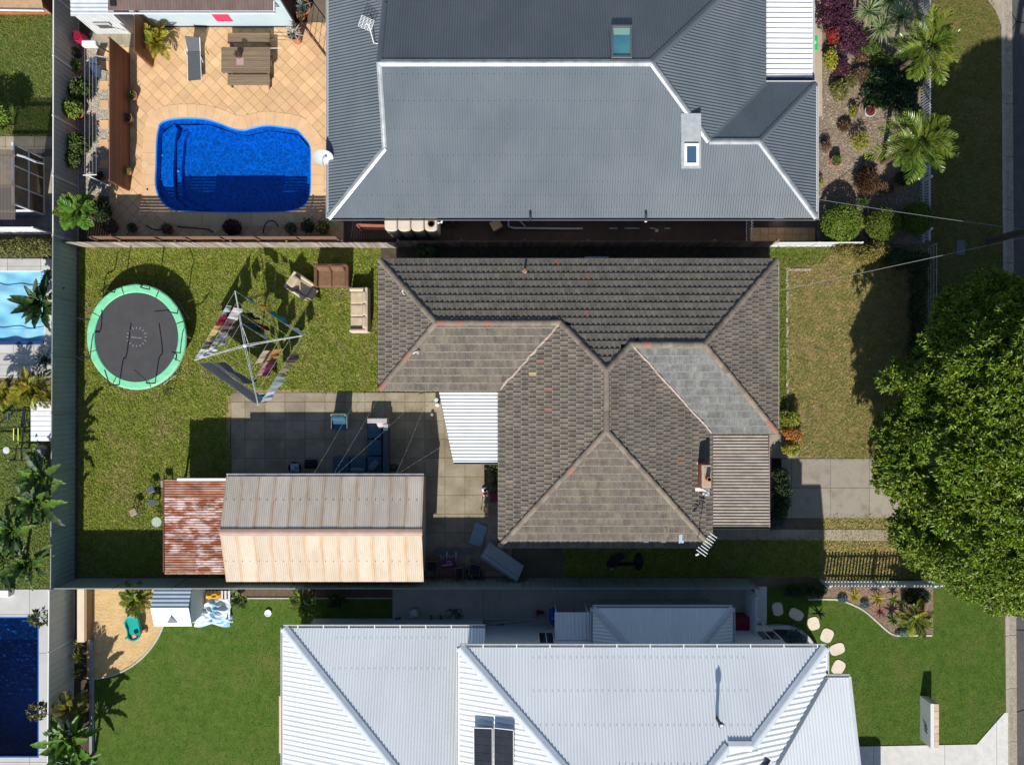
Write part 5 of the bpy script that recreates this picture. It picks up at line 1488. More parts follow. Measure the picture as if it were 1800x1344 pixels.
def core(c, r3, k=.74, n=10):
    V = []; F = []
    for i in range(1, 7):
        th = math.pi*i/7
        for j in range(n):
            a = 2*math.pi*(j+.5*(i % 2))/n; q = k*(1+.16*math.sin(j*2.4+i*1.7))
            V.append((c[0]+r3[0]*q*math.sin(th)*math.cos(a), c[1]+r3[1]*q*math.sin(th)*math.sin(a), max(.01, c[2]+r3[2]*q*math.cos(th))))
    for i in range(5):
        for j in range(n):
            a, b, e, d = i*n+j, i*n+(j+1)%n, (i+1)*n+(j+1)%n, (i+1)*n+j; F += [(a,d,e),(a,e,b)]
    F += [(j, (j+1)%n, (j+2)%n) for j in range(0, n-2)] and [(0,j,j+1) for j in range(1, n-1)]
    return np.array(V), np.array(F)
def foliage_mesh(name, blobs, m, n, L, W, jit=.9, rosette=1, **kw):
    Vs = []; Fs = []; off = 0
    if rosette == 1 and kw.get("shell", .7) >= .7 and n > 350:
        for c, r3 in blobs:
            V, F = core(c, r3, kw.get('ck', .66)); Vs.append(V); Fs.append(F+off); off += len(V)
    tot = sum(b[1][0]*b[1][1] + b[1][0]*b[1][2] for b in blobs)
    kw.pop('ck', None)
    for c, r3 in blobs:
        k = max(8, int(n*(r3[0]*r3[1]+r3[0]*r3[2])/tot/rosette))
        p, nn = ball_points(c, r3, k, **kw)
        if rosette > 1:
            p = np.repeat(p, rosette, axis=0); nn = np.repeat(nn, rosette, axis=0)
        d = nn*.30 + RNG.normal(0, jit, p.shape)*.8 + np.array([0,0,.05])
        keep = p[:,2] > .02
        p, d = p[keep], d[keep]
        V, F = leaf_arrays(p, d, L*RNG.uniform(.6,1.25,len(p)), W*RNG.uniform(.7,1.2,len(p)))
        Vs.append(V); Fs.append(F+off); off += len(V)
    return fast_mesh(name, np.concatenate(Vs), np.concatenate(Fs), m)

def shrub(name, label, px, py, z, rx, ry, rz, m, n=900, L=.10, W=.04, blobs=None, group=None, stems=3, cat="shrub", **kw):
    """leafy plant whose crown centre is seen at px,py and stands at height z"""
    c = P(px, py, z); base = (c.x, c.y, 0)
    t = thing(name, label, cat, base, group=group)
    bl = blobs or [((0,0,z), (rx,ry,rz))]
    me = foliage_mesh("foliage", bl, m, n, L, W, **kw)
    o = link("foliage", me, None, t); o["kind"] = "stuff"
    s = MB()
    for k in range(stems):
        a = random.uniform(0, 6.28); r = .45*rx
        s.tube([(0,0,-.02), (r*.4*math.cos(a), r*.4*math.sin(a), z*.6), (r*math.cos(a), r*math.sin(a), z+rz*.3)], .018+.012*rz, 5, .008)
    s.build("stem", bark, t, local=True)
    return t

def frond_mesh(L, n, leaf, w, rise, fall, m, name="frond", spread=62, curl=.25):
    """pinnate frond along +x"""
    mb = MB(); pts = []
    f = lambda t: V3((L*t*(1-.12*t), 0, rise*L*t - fall*L*t*t))
    pts = [f(i/8) for i in range(9)]
    mb.tube(pts, .016, 4, .004, cap=False)
    for i in range(n):
        t = .12 + .88*i/(n-1)
        p = f(t); tl = leaf*(math.sin(math.pi*min(1, .18+.80*t))**.7)
        for s in (1, -1):
            a = R(spread - 28*t + random.uniform(-11,11))
            d = V3((math.cos(a), s*math.sin(a), .18 - curl*random.uniform(.5,1.3)))
            q = p + d*tl; mid = p + d*tl*.5 + V3((0,0,.06*tl)); side = V3((math.sin(a), -s*math.cos(a), 0))*w*.5
            mb.add([p, mid+side, q - V3((0,0,curl*tl*.4)), mid-side], [(0,1,2),(0,2,3)] if s < 0 else [(0,2,1),(0,3,2)])
    return mb.mesh(name, m)
def paddle_mesh(L, w, stalk, m, rise=.6, fall=.45, name="leaf", torn=.12):
    """one big banana like leaf on a stalk, along +x"""
    mb = MB(); N_ = 15; rg = random.Random(int(L*1000))
    f = lambda t: V3(((stalk+L)*t, 0, (stalk+L)*(rise*t - fall*t*t)))
    ts = stalk/(stalk+L)
    mb.tube([f(0), f(ts*.5), f(ts)], .028, 5, .016, cap=False)
    V = []; F = []
    for i in range(N_+1):
        u = i/N_; t = ts+(1-ts)*u; p = f(t); hw = w*.5*(math.sin(math.pi*min(1,(.06+.94*u)**.75))**.75 + .02)
        h1, h2 = hw*(1-torn*rg.random()), hw*(1-torn*rg.random())
        V += [p+V3((-.25*h1*torn,h1,h1*.22+.03*math.sin(i*2.1))), p+V3((0,0,-.01)), p+V3((-.25*h2*torn,-h2,h2*.22+.03*math.cos(i*1.7)))]
    for i in range(N_):
        b = 3*i; F += [(b+1,b+4,b+3,b), (b+2,b+5,b+4,b+1)]
    mb.add(V, F)
    return mb.mesh(name, m, smooth=True)
def blade_mesh(L, w, m, rise=.7, fall=.5, name="leaf"):
    mb = MB(); V = []; F = []; N_ = 5
    for i in range(N_+1):
        u = i/N_; hw = w*.5*(1-u**2.2)+.002; p = V3((L*u, 0, L*(rise*u-fall*u*u)))
        V += [p+V3((0,hw,hw*.4)), p, p+V3((0,-hw,hw*.4))]
    for i in range(N_):
        b = 3*i; F += [(b+1,b+4,b+3,b), (b+2,b+5,b+4,b+1)]
    return mb.add(V, F).mesh(name, m)

def rosette(name, label, px, py, z, meshes, count, cat, tilt=(0.0,.9), trunk=None, group=None, sc=(.8,1.1), pname=None, base=None):
    """plant whose leaves start from one crown at height z"""
    c = P(px, py, z)
    t = thing(name, label, cat, (c.x, c.y, 0), group=group)
    if trunk:
        MB().tube([(0,0,-.05), (.02,.01,z*.5), (0,0,z)], trunk, 8, trunk*.75).build("trunk", bark, t, local=True)
    for k in range(count):
        a = 2.39996*k + random.uniform(-.25,.25); q = k/max(1, count-1)
        el = tilt[1] + (tilt[0]-tilt[1])*q**.8 + random.uniform(-.1,.1)
        me = meshes[k % len(meshes)]; s_ = random.uniform(*sc)
        link(pname or me.name.split(".")[0], me, None, t, (0,0,z), (0, -el, a), (s_,s_,s_))
    return t

# ---- the big street tree
def big_tree():
    lobes = [((1650,790),3.6,2.3,2.1),((1748,905),4.6,3.1,2.6),((1735,690),5.2,2.35,2.2),((1850,770),6.6,3.7,2.6),((1850,665),7.2,3.2,2.4),((1795,970),4.2,2.3,2.0),
             ((1945,640),8.4,3.2,2.4),((1900,895),6.2,3.2,2.5),((1606,840),2.9,1.2,1.4),((1650,938),3.0,1.5,1.5),((1622,680),3.8,1.2,1.4),((1728,585),5.2,1.9,1.8),((2010,700),8.0,3.6,2.4)]
    base = P(1722, 770, 0)
    t = thing("street_tree", "large dense glossy green tree overhanging the street and front yard", "tree", tuple(base))
    blobs = []
    for (a, b), z, r, rz in lobes:
        c = P(a, b, z); blobs.append(((c.x, c.y, z), (r, r, rz)))
    Vs = []; Fs = []; off = 0
    subs = []
    for c, r3 in blobs:
        V, F = core(c, r3, .74, 18); Vs.append(V); Fs.append(F+off); off += len(V)
        vis = c[0] < 25.5
        k = int(25*r3[0]*r3[1]*(1 if vis else .5))
        p, nn = ball_points(c, r3, k, shell=.90, lumps=9, amp=.10, upper=-.35)
        keep = np.ones(len(p), bool)
        for c2, r2 in blobs:
            if c2 != c: keep &= ((((p-np.array(c2))/np.array(r2))**2).sum(1) > .72)
        for q, n_ in zip(p[keep], nn[keep]): subs.append((q, n_, random.uniform(.30,.62), vis))
    # each bough end is a small dome of leafy twigs
    for q, n_, r, vis in subs:
        if q[2] < .8: continue
        k = int((32 if vis else 16)*(r/.45)**2)
        p, nn = ball_points(q, (r, r, r*.8), k, shell=.72, lumps=5, amp=.15, upper=-.35)
        K = 8
        pl = np.repeat(p, K, 0); nl = np.repeat(nn, K, 0)
        d = nl*.5 + np.array([0,0,.25]) + RNG.normal(0, .72, pl.shape)
        V, F = leaf_arrays(pl, d, RNG.uniform(.12,.23,len(pl)), RNG.uniform(.05,.08,len(pl)), fold=.18, droop=.2)
        Vs.append(V); Fs.append(F+off); off += len(V)
    o = link("crown", fast_mesh("crown", np.concatenate(Vs)-np.array([base.x,base.y,0]), np.concatenate(Fs), lf_tree), None, t); o["kind"] = "stuff"
    mb = MB()
    mb.tube([base+V3((0,0,-.1)), base+V3((.1,.1,1.2)), base+V3((.3,.1,2.6))], .38, 10, .28)
    for c, r3 in blobs:
        e = V3(c); q = base+V3((.3,.1,2.4))
        mb.tube([q, q.lerp(e,.5)+V3((0,0,.3)), e], .16, 7, .04)
    mb.build("trunk", bark, t)
    return t
big_tree()

# ---- palms in the top house's front garden
fr_a = [frond_mesh(1.75, 25, .50, .05, .55, .62, lf_palm), frond_mesh(1.95, 27, .52, .05, .45, .60, lf_palm), frond_mesh(1.55, 23, .45, .05, .7, .62, lf_palm)]
rosette("palm_tree", "feathery green palm by the picket fence, nearer the spiky yuccas", 1625, 86, 2.9, fr_a, 25, "palm tree", (-.35,.95), .12, "palms by the picket fence", (.8,1.05))
rosette("palm_tree", "feathery green palm by the picket fence, nearer the clipped round bushes", 1610, 252, 3.0, fr_a, 27, "palm tree", (-.35,.95), .12, "palms by the picket fence", (.85,1.12))
yl = [blade_mesh(.78, .055, lf_yucca, .35, .35), blade_mesh(.70, .05, lf_yucca, .25, .45)]
for i, (a, b, z, s_, lab) in enumerate(((1525,21,1.4,1.0,"spiky yucca head next to the purple hedge"),(1583,32,1.6,1.08,"spiky yucca head nearest the picket fence, above the palm"),(1548,50,1.1,1.0,"lowest spiky yucca head of the clump"),(1563,2,1.3,.95,"spiky yucca head at the top picture edge, with a dry brown centre"))):
    rosette("yucca", lab, a, b, z, yl, 62, "yucca", (-.35,1.25), .06, "yuccas in the palm garden", (.85*s_,1.1*s_))
shrub("purple_hedge", "dense dark purple low hedge beside the tan path", 1470, 25, .45, .5, .5, .4, lf_purple, 8000, .085, .05, ck=.5, shell=.72, amp=.3, blobs=[((x,y,.4),(.55,.5,.42)) for x, y in ((-.35,.55),(.25,.6),(-.35,-.2),(.35,-.1),(.55,-.75),(.1,-.6),(.95,-1.2),(.6,-1.35))], cat="hedge")
shrub("purple_shrub", "small dark purple shrub below the yellow one in the palm garden", 1476, 118, .3, .4, .45, .35, lf_purple, 900, .075, .045)
shrub("purple_shrub", "reddish purple shrub in the middle of the palm garden", 1515, 100, .3, .3, .22, .28, lf_bronze, 500, .08, .04)
shrub("red_shrub", "small bright red leaved plant at the purple hedge's edge", 1463, 62, .5, .28, .34, .3, lf_red, 380, .11, .04)
shrub("yellow_shrub", "bright yellow leaved shrub against the tan path", 1460, 105, .45, .26, .5, .3, lf_gold, 520, .10, .06)
shrub("olive_shrub", "olive yellow feathery shrub in the bark mulch", 1476, 160, .4, .38, .45, .3, lf_olive, 800, .12, .035)
shrub("fern_mass", "dark green ferny mass in the shade between the two palms", 1572, 150, .5, .9, .9, .6, lf_dark, 4200, .17, .05, blobs=[((x,y,.45),(.62,.55,.5)) for x, y in ((0,.3),(-.65,.1),(.55,.1),(-.2,-.55),(.4,-.5),(.8,.5),(-.75,-.35))], cat="fern")
shrub("green_shrub", "mid green loose shrub beneath the yuccas", 1530, 88, .5, .5, .3, .4, lf_green, 900, .14, .04)
shrub("dry_shrub", "dry grey brown spiky plant in the palm garden", 1514, 132, .35, .32, .3, .3, lf_brown, 420, .2, .025)
shrub("lime_shrub", "small lime green plant near the white pot in the palm garden", 1500, 196, .3, .16, .2, .2, lf_lime, 260, .1, .04)
shrub("lime_shrub", "sparse yellow green shrub on the bark mulch beside the lower palm", 1512, 250, .45, .42, .45, .35, lf_lime, 620, .10, .04, shell=.4)
shrub("brown_shrub", "round brown shrub close to the charcoal roof corner", 1451, 258, .3, .22, .26, .25, lf_brown, 420, .08, .03)
shrub("bronze_grass", "bronze red grassy tuft in front of the clipped bushes", 1524, 318, .4, .4, .45, .38, lf_bronze, 1100, .32, .018, jit=.5, cat="plant")
shrub("lime_shrub", "tiny yellow green plant under the charcoal roof's eave", 1442, 320, .2, .1, .22, .15, lf_lime, 160, .09, .03)
shrub("strap_plant", "small strap leaved plant by the first clipped bush", 1516, 358, .25, .16, .22, .25, lf_green, 160, .24, .03, cat="plant")
for a, b, z, rx, ry, rz, lab in ((1479,392,.72,.80,.84,.66,"clipped round green bush nearest the charcoal roof corner"),(1552,393,.65,.70,.74,.6,"middle clipped round green bush of three"),(1612,384,.62,.66,.66,.55,"clipped round green bush shaded by the street tree, at the picket fence")):
    shrub("round_bush", lab, a, b, z, rx, ry, rz, lf_hedge, 5600, .085, .045, amp=.10, shell=.86, upper=-.8, lumps=34, group="clipped round bushes", cat="bush")
shrub("flowering_plant", "small cream flowered plant squeezed between the clipped bushes", 1516, 390, .2, .14, .3, .2, lf_lime, 240, .09, .05, cat="plant")
# undergrowth that knits the palm garden together
for a, b, z, rx, ry, m_, lab in ((1552,108,.4,.5,.35,lf_green,"loose green undergrowth between the yuccas and the upper palm"),(1600,196,.4,.45,.5,lf_dark,"dark undergrowth against the picket fence between the palms"),(1540,176,.3,.35,.3,lf_green,"low green undergrowth above the white pot"),
        (1590,312,.35,.5,.3,lf_dark,"dark undergrowth below the lower palm at the picket fence"),(1496,140,.25,.3,.3,lf_olive,"low olive undergrowth beside the olive yellow shrub"),(1555,330,.22,.35,.2,lf_brown,"dry brown undergrowth right of the bronze grass tuft"),(1484,222,.18,.25,.2,lf_brown,"low dry undergrowth in the open bark mulch"),(1596,118,.4,.4,.35,lf_green,"green undergrowth below the upper palm's crown by the fence")):
    shrub("undergrowth", lab, a, b, z, rx, ry, z*.9, m_, 900, .15, .045, shell=.55, amp=.35, jit=1.1)
# ---- front yard of the tiled house
shrub("croton_bush", "mixed yellow, orange and green leafed shrub at the tiled house's front corner", 1389, 735, .45, .35, .4, .4, lf_lime, 700, .12, .05)
shrub("croton_bush", "orange leaved shrub below the tiled house's front corner", 1393, 762, .4, .38, .34, .35, lf_orange, 600, .12, .05)
shrub("croton_bush", "lime green shrub at the top of the driveway", 1390, 787, .4, .36, .28, .32, lf_lime, 600, .13, .055)
shrub("dark_bush", "dark glossy bush between the carport and the driveway", 1372, 868, .8, .36, .95, .6, lf_dark, 2600, .12, .05, blobs=[((0,.75,.7),(.34,.4,.5)),((.04,.2,.8),(.38,.42,.55)),((.02,-.4,.75),(.36,.42,.55)),((0,-.85,.6),(.3,.35,.45))])
shrub("bird_of_paradise_clump", "blue green strap leaved clump at the carport's lower corner", 1362, 912, .4, .3, .3, .3, lf_grey, 200, .4, .04, jit=.6, cat="plant")
lf_yb = leafmat("yellow olive leaf", (.21,.20,.04), (.27,.24,.05))
shrub("yellow_hedge", "yellow green leafy bush over the low pale fence, half in tree shade", 1516, 448, .55, .6, .45, .45, lf_yb, 2600, .10, .05, blobs=[((-.7,.2,.5),(.6,.4,.4)),((.1,0,.55),(.65,.45,.5)),((.7,.25,.5),(.6,.4,.4))])
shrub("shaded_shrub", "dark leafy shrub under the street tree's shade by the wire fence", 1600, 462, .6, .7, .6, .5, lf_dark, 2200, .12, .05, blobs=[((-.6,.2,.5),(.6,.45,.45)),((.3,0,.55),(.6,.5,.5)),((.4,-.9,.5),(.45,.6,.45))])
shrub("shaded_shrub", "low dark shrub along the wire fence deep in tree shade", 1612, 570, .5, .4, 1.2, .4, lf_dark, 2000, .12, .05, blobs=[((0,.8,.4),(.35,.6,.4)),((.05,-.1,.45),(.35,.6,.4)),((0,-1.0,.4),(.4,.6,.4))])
shrub("dry_tuft", "dry spiky grass tuft beside the worn stepping path", 1586, 948, .3, .25, .3, .25, lf_brown, 300, .3, .02, jit=.5, cat="plant")
shrub("passage_plant", "broad leaved green plant in the dark passage north of the tiled house", 748, 441, .5, .35, .25, .3, lf_green, 60, .3, .2, cat="plant")
sb = [blade_mesh(.62, .055, lf_dark, .7, .7), blade_mesh(.55, .05, lf_green, .6, .7)]
for i, (a, b, lab) in enumerate(((870,826,"dark strap leaved clump beside the tiled house wall, under the verandah edge"),(872,848,"dark strap leaved clump beside the maroon tub"))):
    rosette("strap_clump", lab, a, b, .1, sb, 26, "plant", (-.1,1.2), None, "strap leaved clumps")
shrub("weed", "small bright weed at the patio's top edge", 742, 689, .06, .12, .08, .07, lf_bright, 90, .08, .03, cat="plant")
# scattered edging stones and leaf litter line at the front strip
eb = thing("edging", "line of pale half buried edging bricks along the tiled house's front lawn", "edging", tuple(P(1384, 600)))
m_eb = mat("pale edging brick", (.42,.38,.30), (.30,.26,.2), 5, .9, rnd=.2)
ebm = MB().obox((0,0,.02), (.10,.21,.07), bev=.01).mesh("brick", m_eb)
for k in range(58):
    y = 474+k*5.2+random.uniform(-.6,.6)
    if random.random() < .16: continue
    link("brick", ebm, None, eb, P(1383.5+random.uniform(-.7,.7), y, random.uniform(-.02,.012))-worldof(eb), (0,0,random.uniform(-.1,.1)))
for k in range(7):
    link("brick", ebm, None, eb, P(1388+k*5.5, 474, 0)-worldof(eb), (0,0,R(90)))

# ---- pool yard plants
fg_ = [frond_mesh(1.0, 24, .30, .045, .9, .75, lf_gold), frond_mesh(.9, 22, .28, .045, .8, .8, lf_lime), frond_mesh(1.05, 24, .30, .045, .7, .75, lf_gold)]
rosette("golden_palm", "golden yellow cane palm clump beside the short slatted screen", 279, 78, .5, fg_, 20, "palm", (-.1,1.15), .06)
lf_fern = leafmat("tree fern frond", (.10,.21,.02), (.15,.25,.03))
ff = [frond_mesh(1.15, 26, .34, .085, .6, .62, lf_fern, spread=75, curl=.15), frond_mesh(1.0, 24, .32, .085, .7, .7, lf_fern, spread=75, curl=.15)]
rosette("tree_fern", "big bright green tree fern in the corner by the steel fence", 138, 372, 1.7, ff, 26, "tree fern", (-.35,.9), .10)
shrub("fern_underplant", "dark green undergrowth beside the tree fern", 178, 372, .4, .38, .55, .4, lf_dark, 1300, .14, .05)
def pot(label, px, py, r, h, m, plant=None, pz=None, lean=(0,0)):
    p = P(px, py, 0)
    t = thing("potted_plant" if plant else "plant_pot", label, "potted plant" if plant else "pot", tuple(p))
    MB().lathe([(r*.68,0),(r*.80,h*.4),(r*.97,h*.88),(r*1.08,h*.9),(r*1.08,h),(r*.92,h),(r*.88,h*.86)], (0,0,0), 16, cap1=False).build("pot", m, t, local=True, smooth=False)
    MB().lathe([(.01,h*.84),(r*.9,h*.86)], (0,0,0), 14, cap0=False, cap1=False).build("soil", soil, t, local=True)
    if plant:
        kind, mm, sz, n = plant
        if kind == "leafy":
            o = link("foliage", foliage_mesh("foliage", [((0,0,h+sz*.6),(sz,sz,sz*.7))], mm, n, sz*.42, sz*.2, shell=.5), None, t); o["kind"] = "stuff"
        else:
            me = blade_mesh(sz, sz*.13, mm, .6, .55)
            for k in range(n):
                link("leaf", me, None, t, (0,0,h*.86), (0, -random.uniform(-.1,1.2), 2.4*k), [random.uniform(.75,1.1)]*3)
    return t
m_potb = mat("dark pot", (.05,.045,.04), rough=.6); m_potg = mat("grey pot", (.22,.21,.19), (.17,.16,.15), 6, .8)
pot("squat clay pot with a bright green plant beside the screen, upper one", 237.5, 172, .21, .32, terracotta, ("blade", lf_bright, .32, 14))
pot("clay brown pot with a dry spiky plant beside the middle of the screen", 233, 213, .2, .5, mat("brown clay pot", (.30,.19,.12), (.24,.15,.1), 5, .8), ("blade", lf_brown, .28, 18))
pot("clay pot with a yellow green succulent at the screen's lower end", 229.5, 304, .19, .38, terracotta, ("leafy", lf_lime, .2, 160))
pot("tall clay pot with a frosty spiky plant at the deck's top right corner", 524, 72, .28, .75, terracotta, ("blade", mat("frosty leaf", (.36,.34,.3), (.28,.25,.22), 6, .7, island=.3), .5, 34))
pot("large clay bowl with a blue grey agave beside the pale blue wall", 534, 18, .36, .32, terracotta, ("blade", lf_grey, .48, 20))
pot("small clay pot with a green cactus below the agave bowl", 532, 33, .18, .3, terracotta, ("leafy", lf_olive, .15, 120))
pot("dark round pot with a green leafy plant at the gravel strip's top", 138, 97, .22, .3, m_potb, ("leafy", lf_green, .2, 200))
pot("wide clay ringed pot with a fresh green plant along the steel fence", 139.5, 122, .24, .34, mat("pale clay", (.48,.30,.19), (.42,.25,.15), 5, .8), ("leafy", lf_bright, .26, 260))
pot("clay pot with a rangy lime bush along the steel fence, middle", 144, 203, .25, .36, terracotta, None)
shrub("lime_bush", "rangy lime green bush leaning over the steel fence from its clay pot", 124, 190, 1.0, .42, .36, .35, lf_bright, 620, .16, .08)
shrub("leafy_bush", "dark green glossy leaved bush along the steel fence, upper", 140, 157, .7, .34, .42, .4, lf_green, 700, .24, .07)
shrub("leafy_bush", "mid green bushy plant along the steel fence above the citrus pot", 137, 255, .7, .34, .42, .4, lf_green, 800, .22, .065)
pot("clay pot of a small citrus at the fence's lower part", 137, 291, .22, .32, terracotta, None)
shrub("citrus_bush", "small citrus bush in a clay pot leaning on the steel fence", 125, 281, .8, .34, .34, .3, lf_green, 560, .13, .07)
pot("small clay pot with a dark plant at the foot of the cord line", 181, 312, .16, .24, terracotta, ("leafy", lf_dark, .18, 180))
pot("dark red empty pot in the shade at the pool yard's bottom left", 200, 400, .33, .42, mat("dark red pot", (.15,.04,.03), (.11,.03,.025), 5, .7), None)
pot("low pot with a spiky green plant in the shade south of the pool, left", 237, 402, .2, .3, m_potb, ("blade", lf_green, .42, 18))
pot("terracotta pot with a trailing plant in the shade south of the pool", 300, 405, .22, .32, terracotta, ("leafy", lf_brown, .24, 240))
shrub("red_leaf_bush", "dark wine red bush in the shade south of the pool", 408, 401, .5, .36, .32, .4, lf_purple, 900, .12, .06)
pot("navy pot with a green spiky plant at the shaded end near the charcoal roof", 515, 404, .24, .4, mat("navy pot", (.02,.035,.06), rough=.5), ("blade", lf_green, .42, 22))
pot("navy pot with a yellow flowered plant under the roof corner", 572, 404, .26, .42, mat("navy pot", (.02,.035,.06)), ("leafy", lf_olive, .28, 300))
pot("dark pot with a ferny plant between the two navy pots", 545, 402, .2, .3, m_potb, ("leafy", lf_dark, .3, 300))
pot("white pot with a red plant in the palm garden", 1525, 199, .24, .3, mat("white pot", (.55,.53,.5), (.45,.43,.4), 6, .7), ("leafy", lf_red, .17, 180))
pot("clay pot with a sprawling lime plant in the palm garden", 1465, 286, .24, .3, terracotta, ("leafy", lf_bright, .2, 200))

# ---- left edge neighbours
shrub("pool_hedge", "leafy yellow green hedge behind the covered pool", 45, 436, .5, 1.5, .4, .4, lf_olive, 3600, .16, .05, blobs=[((x,0,.5),(.55,.36,.42)) for x in (-2.2,-1.6,-.9,-.2,.4,.9)], cat="hedge")
pd = [paddle_mesh(.95, .36, .35, lf_dark), paddle_mesh(.8, .32, .3, lf_green), paddle_mesh(1.05, .36, .45, lf_dark)]
rosette("bird_of_paradise", "broad dark paddle leaved plant overhanging the covered pool", 76, 535, 1.0, pd, 34, "plant", (-.1,1.25), None, None, (.6,1.1), "leaf")
sd_ = [blade_mesh(.6, .09, lf_grey, .5, .5), blade_mesh(.55, .08, lf_dark, .5, .5)]
rosette("agave", "blue grey spiky agave by the covered pool's lower corner", 82, 632, .7, sd_, 28, "agave", (0,1.2), None, None, (.8,1.15))
rosette("agave", "small spiky grey plant at the pool's far corner by the steel fence", 88, 487, .5, sd_, 14, "agave", (0,1.2), None, None, (.6,.8))
fy = [frond_mesh(1.15, 26, .34, .05, .75, .75, lf_lime), frond_mesh(1.0, 24, .32, .05, .9, .8, lf_gold), frond_mesh(1.1, 24, .3, .05, .6, .8, lf_olive)]
rosette("cane_palm", "yellowing cane palm between the covered pool and the exercise frame", 62, 683, 1.2, fy, 26, "palm", (-.3,1.1), .06)
rosette("cane_palm", "smaller yellow palm at the left edge below the covered pool", 12, 690, .9, fy, 20, "palm", (-.3,1.1), .06, None, (.7,.9))
pb_ = [paddle_mesh(1.15, .40, .4, lf_green, torn=.5), paddle_mesh(1.0, .36, .35, lf_bright, .75, .6, torn=.55), paddle_mesh(1.2, .40, .45, lf_dark, .5, .5, torn=.5), paddle_mesh(.9, .34, .4, lf_green, .9, .6, torn=.55)]
for a, b, z, n_, lab in ((28,930,1.9,26,"banana plant with torn broad leaves, upper left of the thicket"),(58,985,1.7,24,"banana plant with broad shiny leaves nearest the pale concrete"),(70,880,1.8,22,"dark banana plant against the grey green steel fence"),(8,985,1.6,20,"banana plant at the picture's left edge"),(78,835,1.9,16,"tall shaded banana plant behind the fence top")):
    rosette("banana_plant", lab, a, b, z, pb_, n_, "banana plant", (-.1,1.25), .08, "banana plants behind the steel fence", (.6,1.05), "leaf")
shrub("frangipani", "small round leaved tree overhanging the deep pool's upper corner", 70, 1084, 1.6, .42, .38, .3, lf_olive, 260, .18, .08, rosette=4)
shrub("frangipani", "small round leaved tree overhanging the deep pool's lower part", 67, 1248, 1.6, .42, .36, .3, lf_olive, 260, .18, .08, rosette=4)
shrub("corner_bush", "bright green bush at the left edge of the brick house lawn", -4, 205, 1.2, .6, .55, .5, lf_bright, 900, .14, .07)
# ---- a tree just left of the picture whose shade falls on that lawn
tt = thing("left_tree", "tree at the left edge whose shadow lies on the brick house's lawn", "tree", tuple(P(-48, 330)))
bl = [((-.2,0,3.4),(1.1,1.2,.9)),((.5,.5,2.9),(.8,.9,.7)),((-.6,-.7,3.0),(.9,.8,.8))]
o = link("crown", foliage_mesh("crown", bl, lf_green, 3200, .17, .08), None, tt); o["kind"] = "stuff"
MB().tube([(0,0,-.05),(.05,.05,1.5),(-.1,0,3.2)], .12, 8, .06).build("trunk", bark, tt, local=True)

# ---- lower neighbour's yard
bs = [paddle_mesh(.95, .30, .45, lf_bright), paddle_mesh(.85, .28, .4, lf_green), paddle_mesh(1.05, .32, .5, lf_bright)]
lf_gloss = lf_bright
rosette("giant_bird_of_paradise", "glossy bright paddle leaved clump beside the dark green lawn at the bottom", 128, 1296, 1.5, bs, 46, "plant", (-.2,1.25), .07, None, (.6,1.15), "leaf")
rosette("giant_bird_of_paradise", "glossy paddle leaved clump cut by the bottom picture edge", 140, 1345, 1.3, bs, 34, "plant", (-.1,1.25), .07, None, (.8,1.1), "leaf")
fc_ = [frond_mesh(.95, 28, .26, .03, .6, .6, lf_olive), frond_mesh(.85, 26, .24, .03, .7, .65, lf_lime)]
rosette("cycad_palm", "fine leaved olive palm above the glossy paddle leaved clump", 128, 1240, 1.5, fc_, 24, "palm", (-.3,1.0), .07)
br = [blade_mesh(.36, .06, lf_lime, .6, .6), blade_mesh(.32, .055, lf_olive, .5, .6)]
rosette("bromeliad", "yellow green spiky plant in the narrow fence bed, upper one", 137, 1152, .3, br, 30, "bromeliad", (0,1.2), None, "bromeliads in the fence bed", (.8,1.2))
rosette("bromeliad", "yellow green spiky plant in the narrow fence bed, lower one", 136, 1183, .3, br, 26, "bromeliad", (0,1.2), None, "bromeliads in the fence bed", (.75,1.05))
rosette("bromeliad", "darker spiky plant by the beige planter box's end", 139, 1130, .3, [blade_mesh(.36, .05, lf_olive, .6, .6)], 18, "bromeliad", (0,1.2), None, None, (.8,1.1))
fl_ = [frond_mesh(.95, 24, .3, .045, .7, .75, lf_lime), frond_mesh(.9, 22, .28, .045, .8, .7, lf_palm)]
rosette("cane_palm", "lime green palm between the sandpit and the white cubby house", 243, 1050, 1.0, fl_, 22, "palm", (-.2,1.1), .06)
rosette("cane_palm", "green palm on the lawn edge behind the long shed", 536, 1058, .9, [frond_mesh(.85, 24, .26, .04, .7, .75, lf_palm)], 20, "palm", (-.2,1.1), .06)
pp = [paddle_mesh(.28, .26, .3, lf_green, .8, .6), paddle_mesh(.26, .25, .25, lf_olive, .8, .6)]
rosette("philodendron", "round leaved plant beside the white slatted pallet", 424, 1048, .3, pp, 16, "plant", (.1,1.2), None, None, (.8,1.1), "leaf")
rosette("philodendron", "dark round leaved plant in shade at the lawn's top end", 595, 1052, .3, [paddle_mesh(.28,.24,.3,lf_dark,.8,.6)], 14, "plant", (.1,1.2), None, None, (.8,1.1), "leaf")
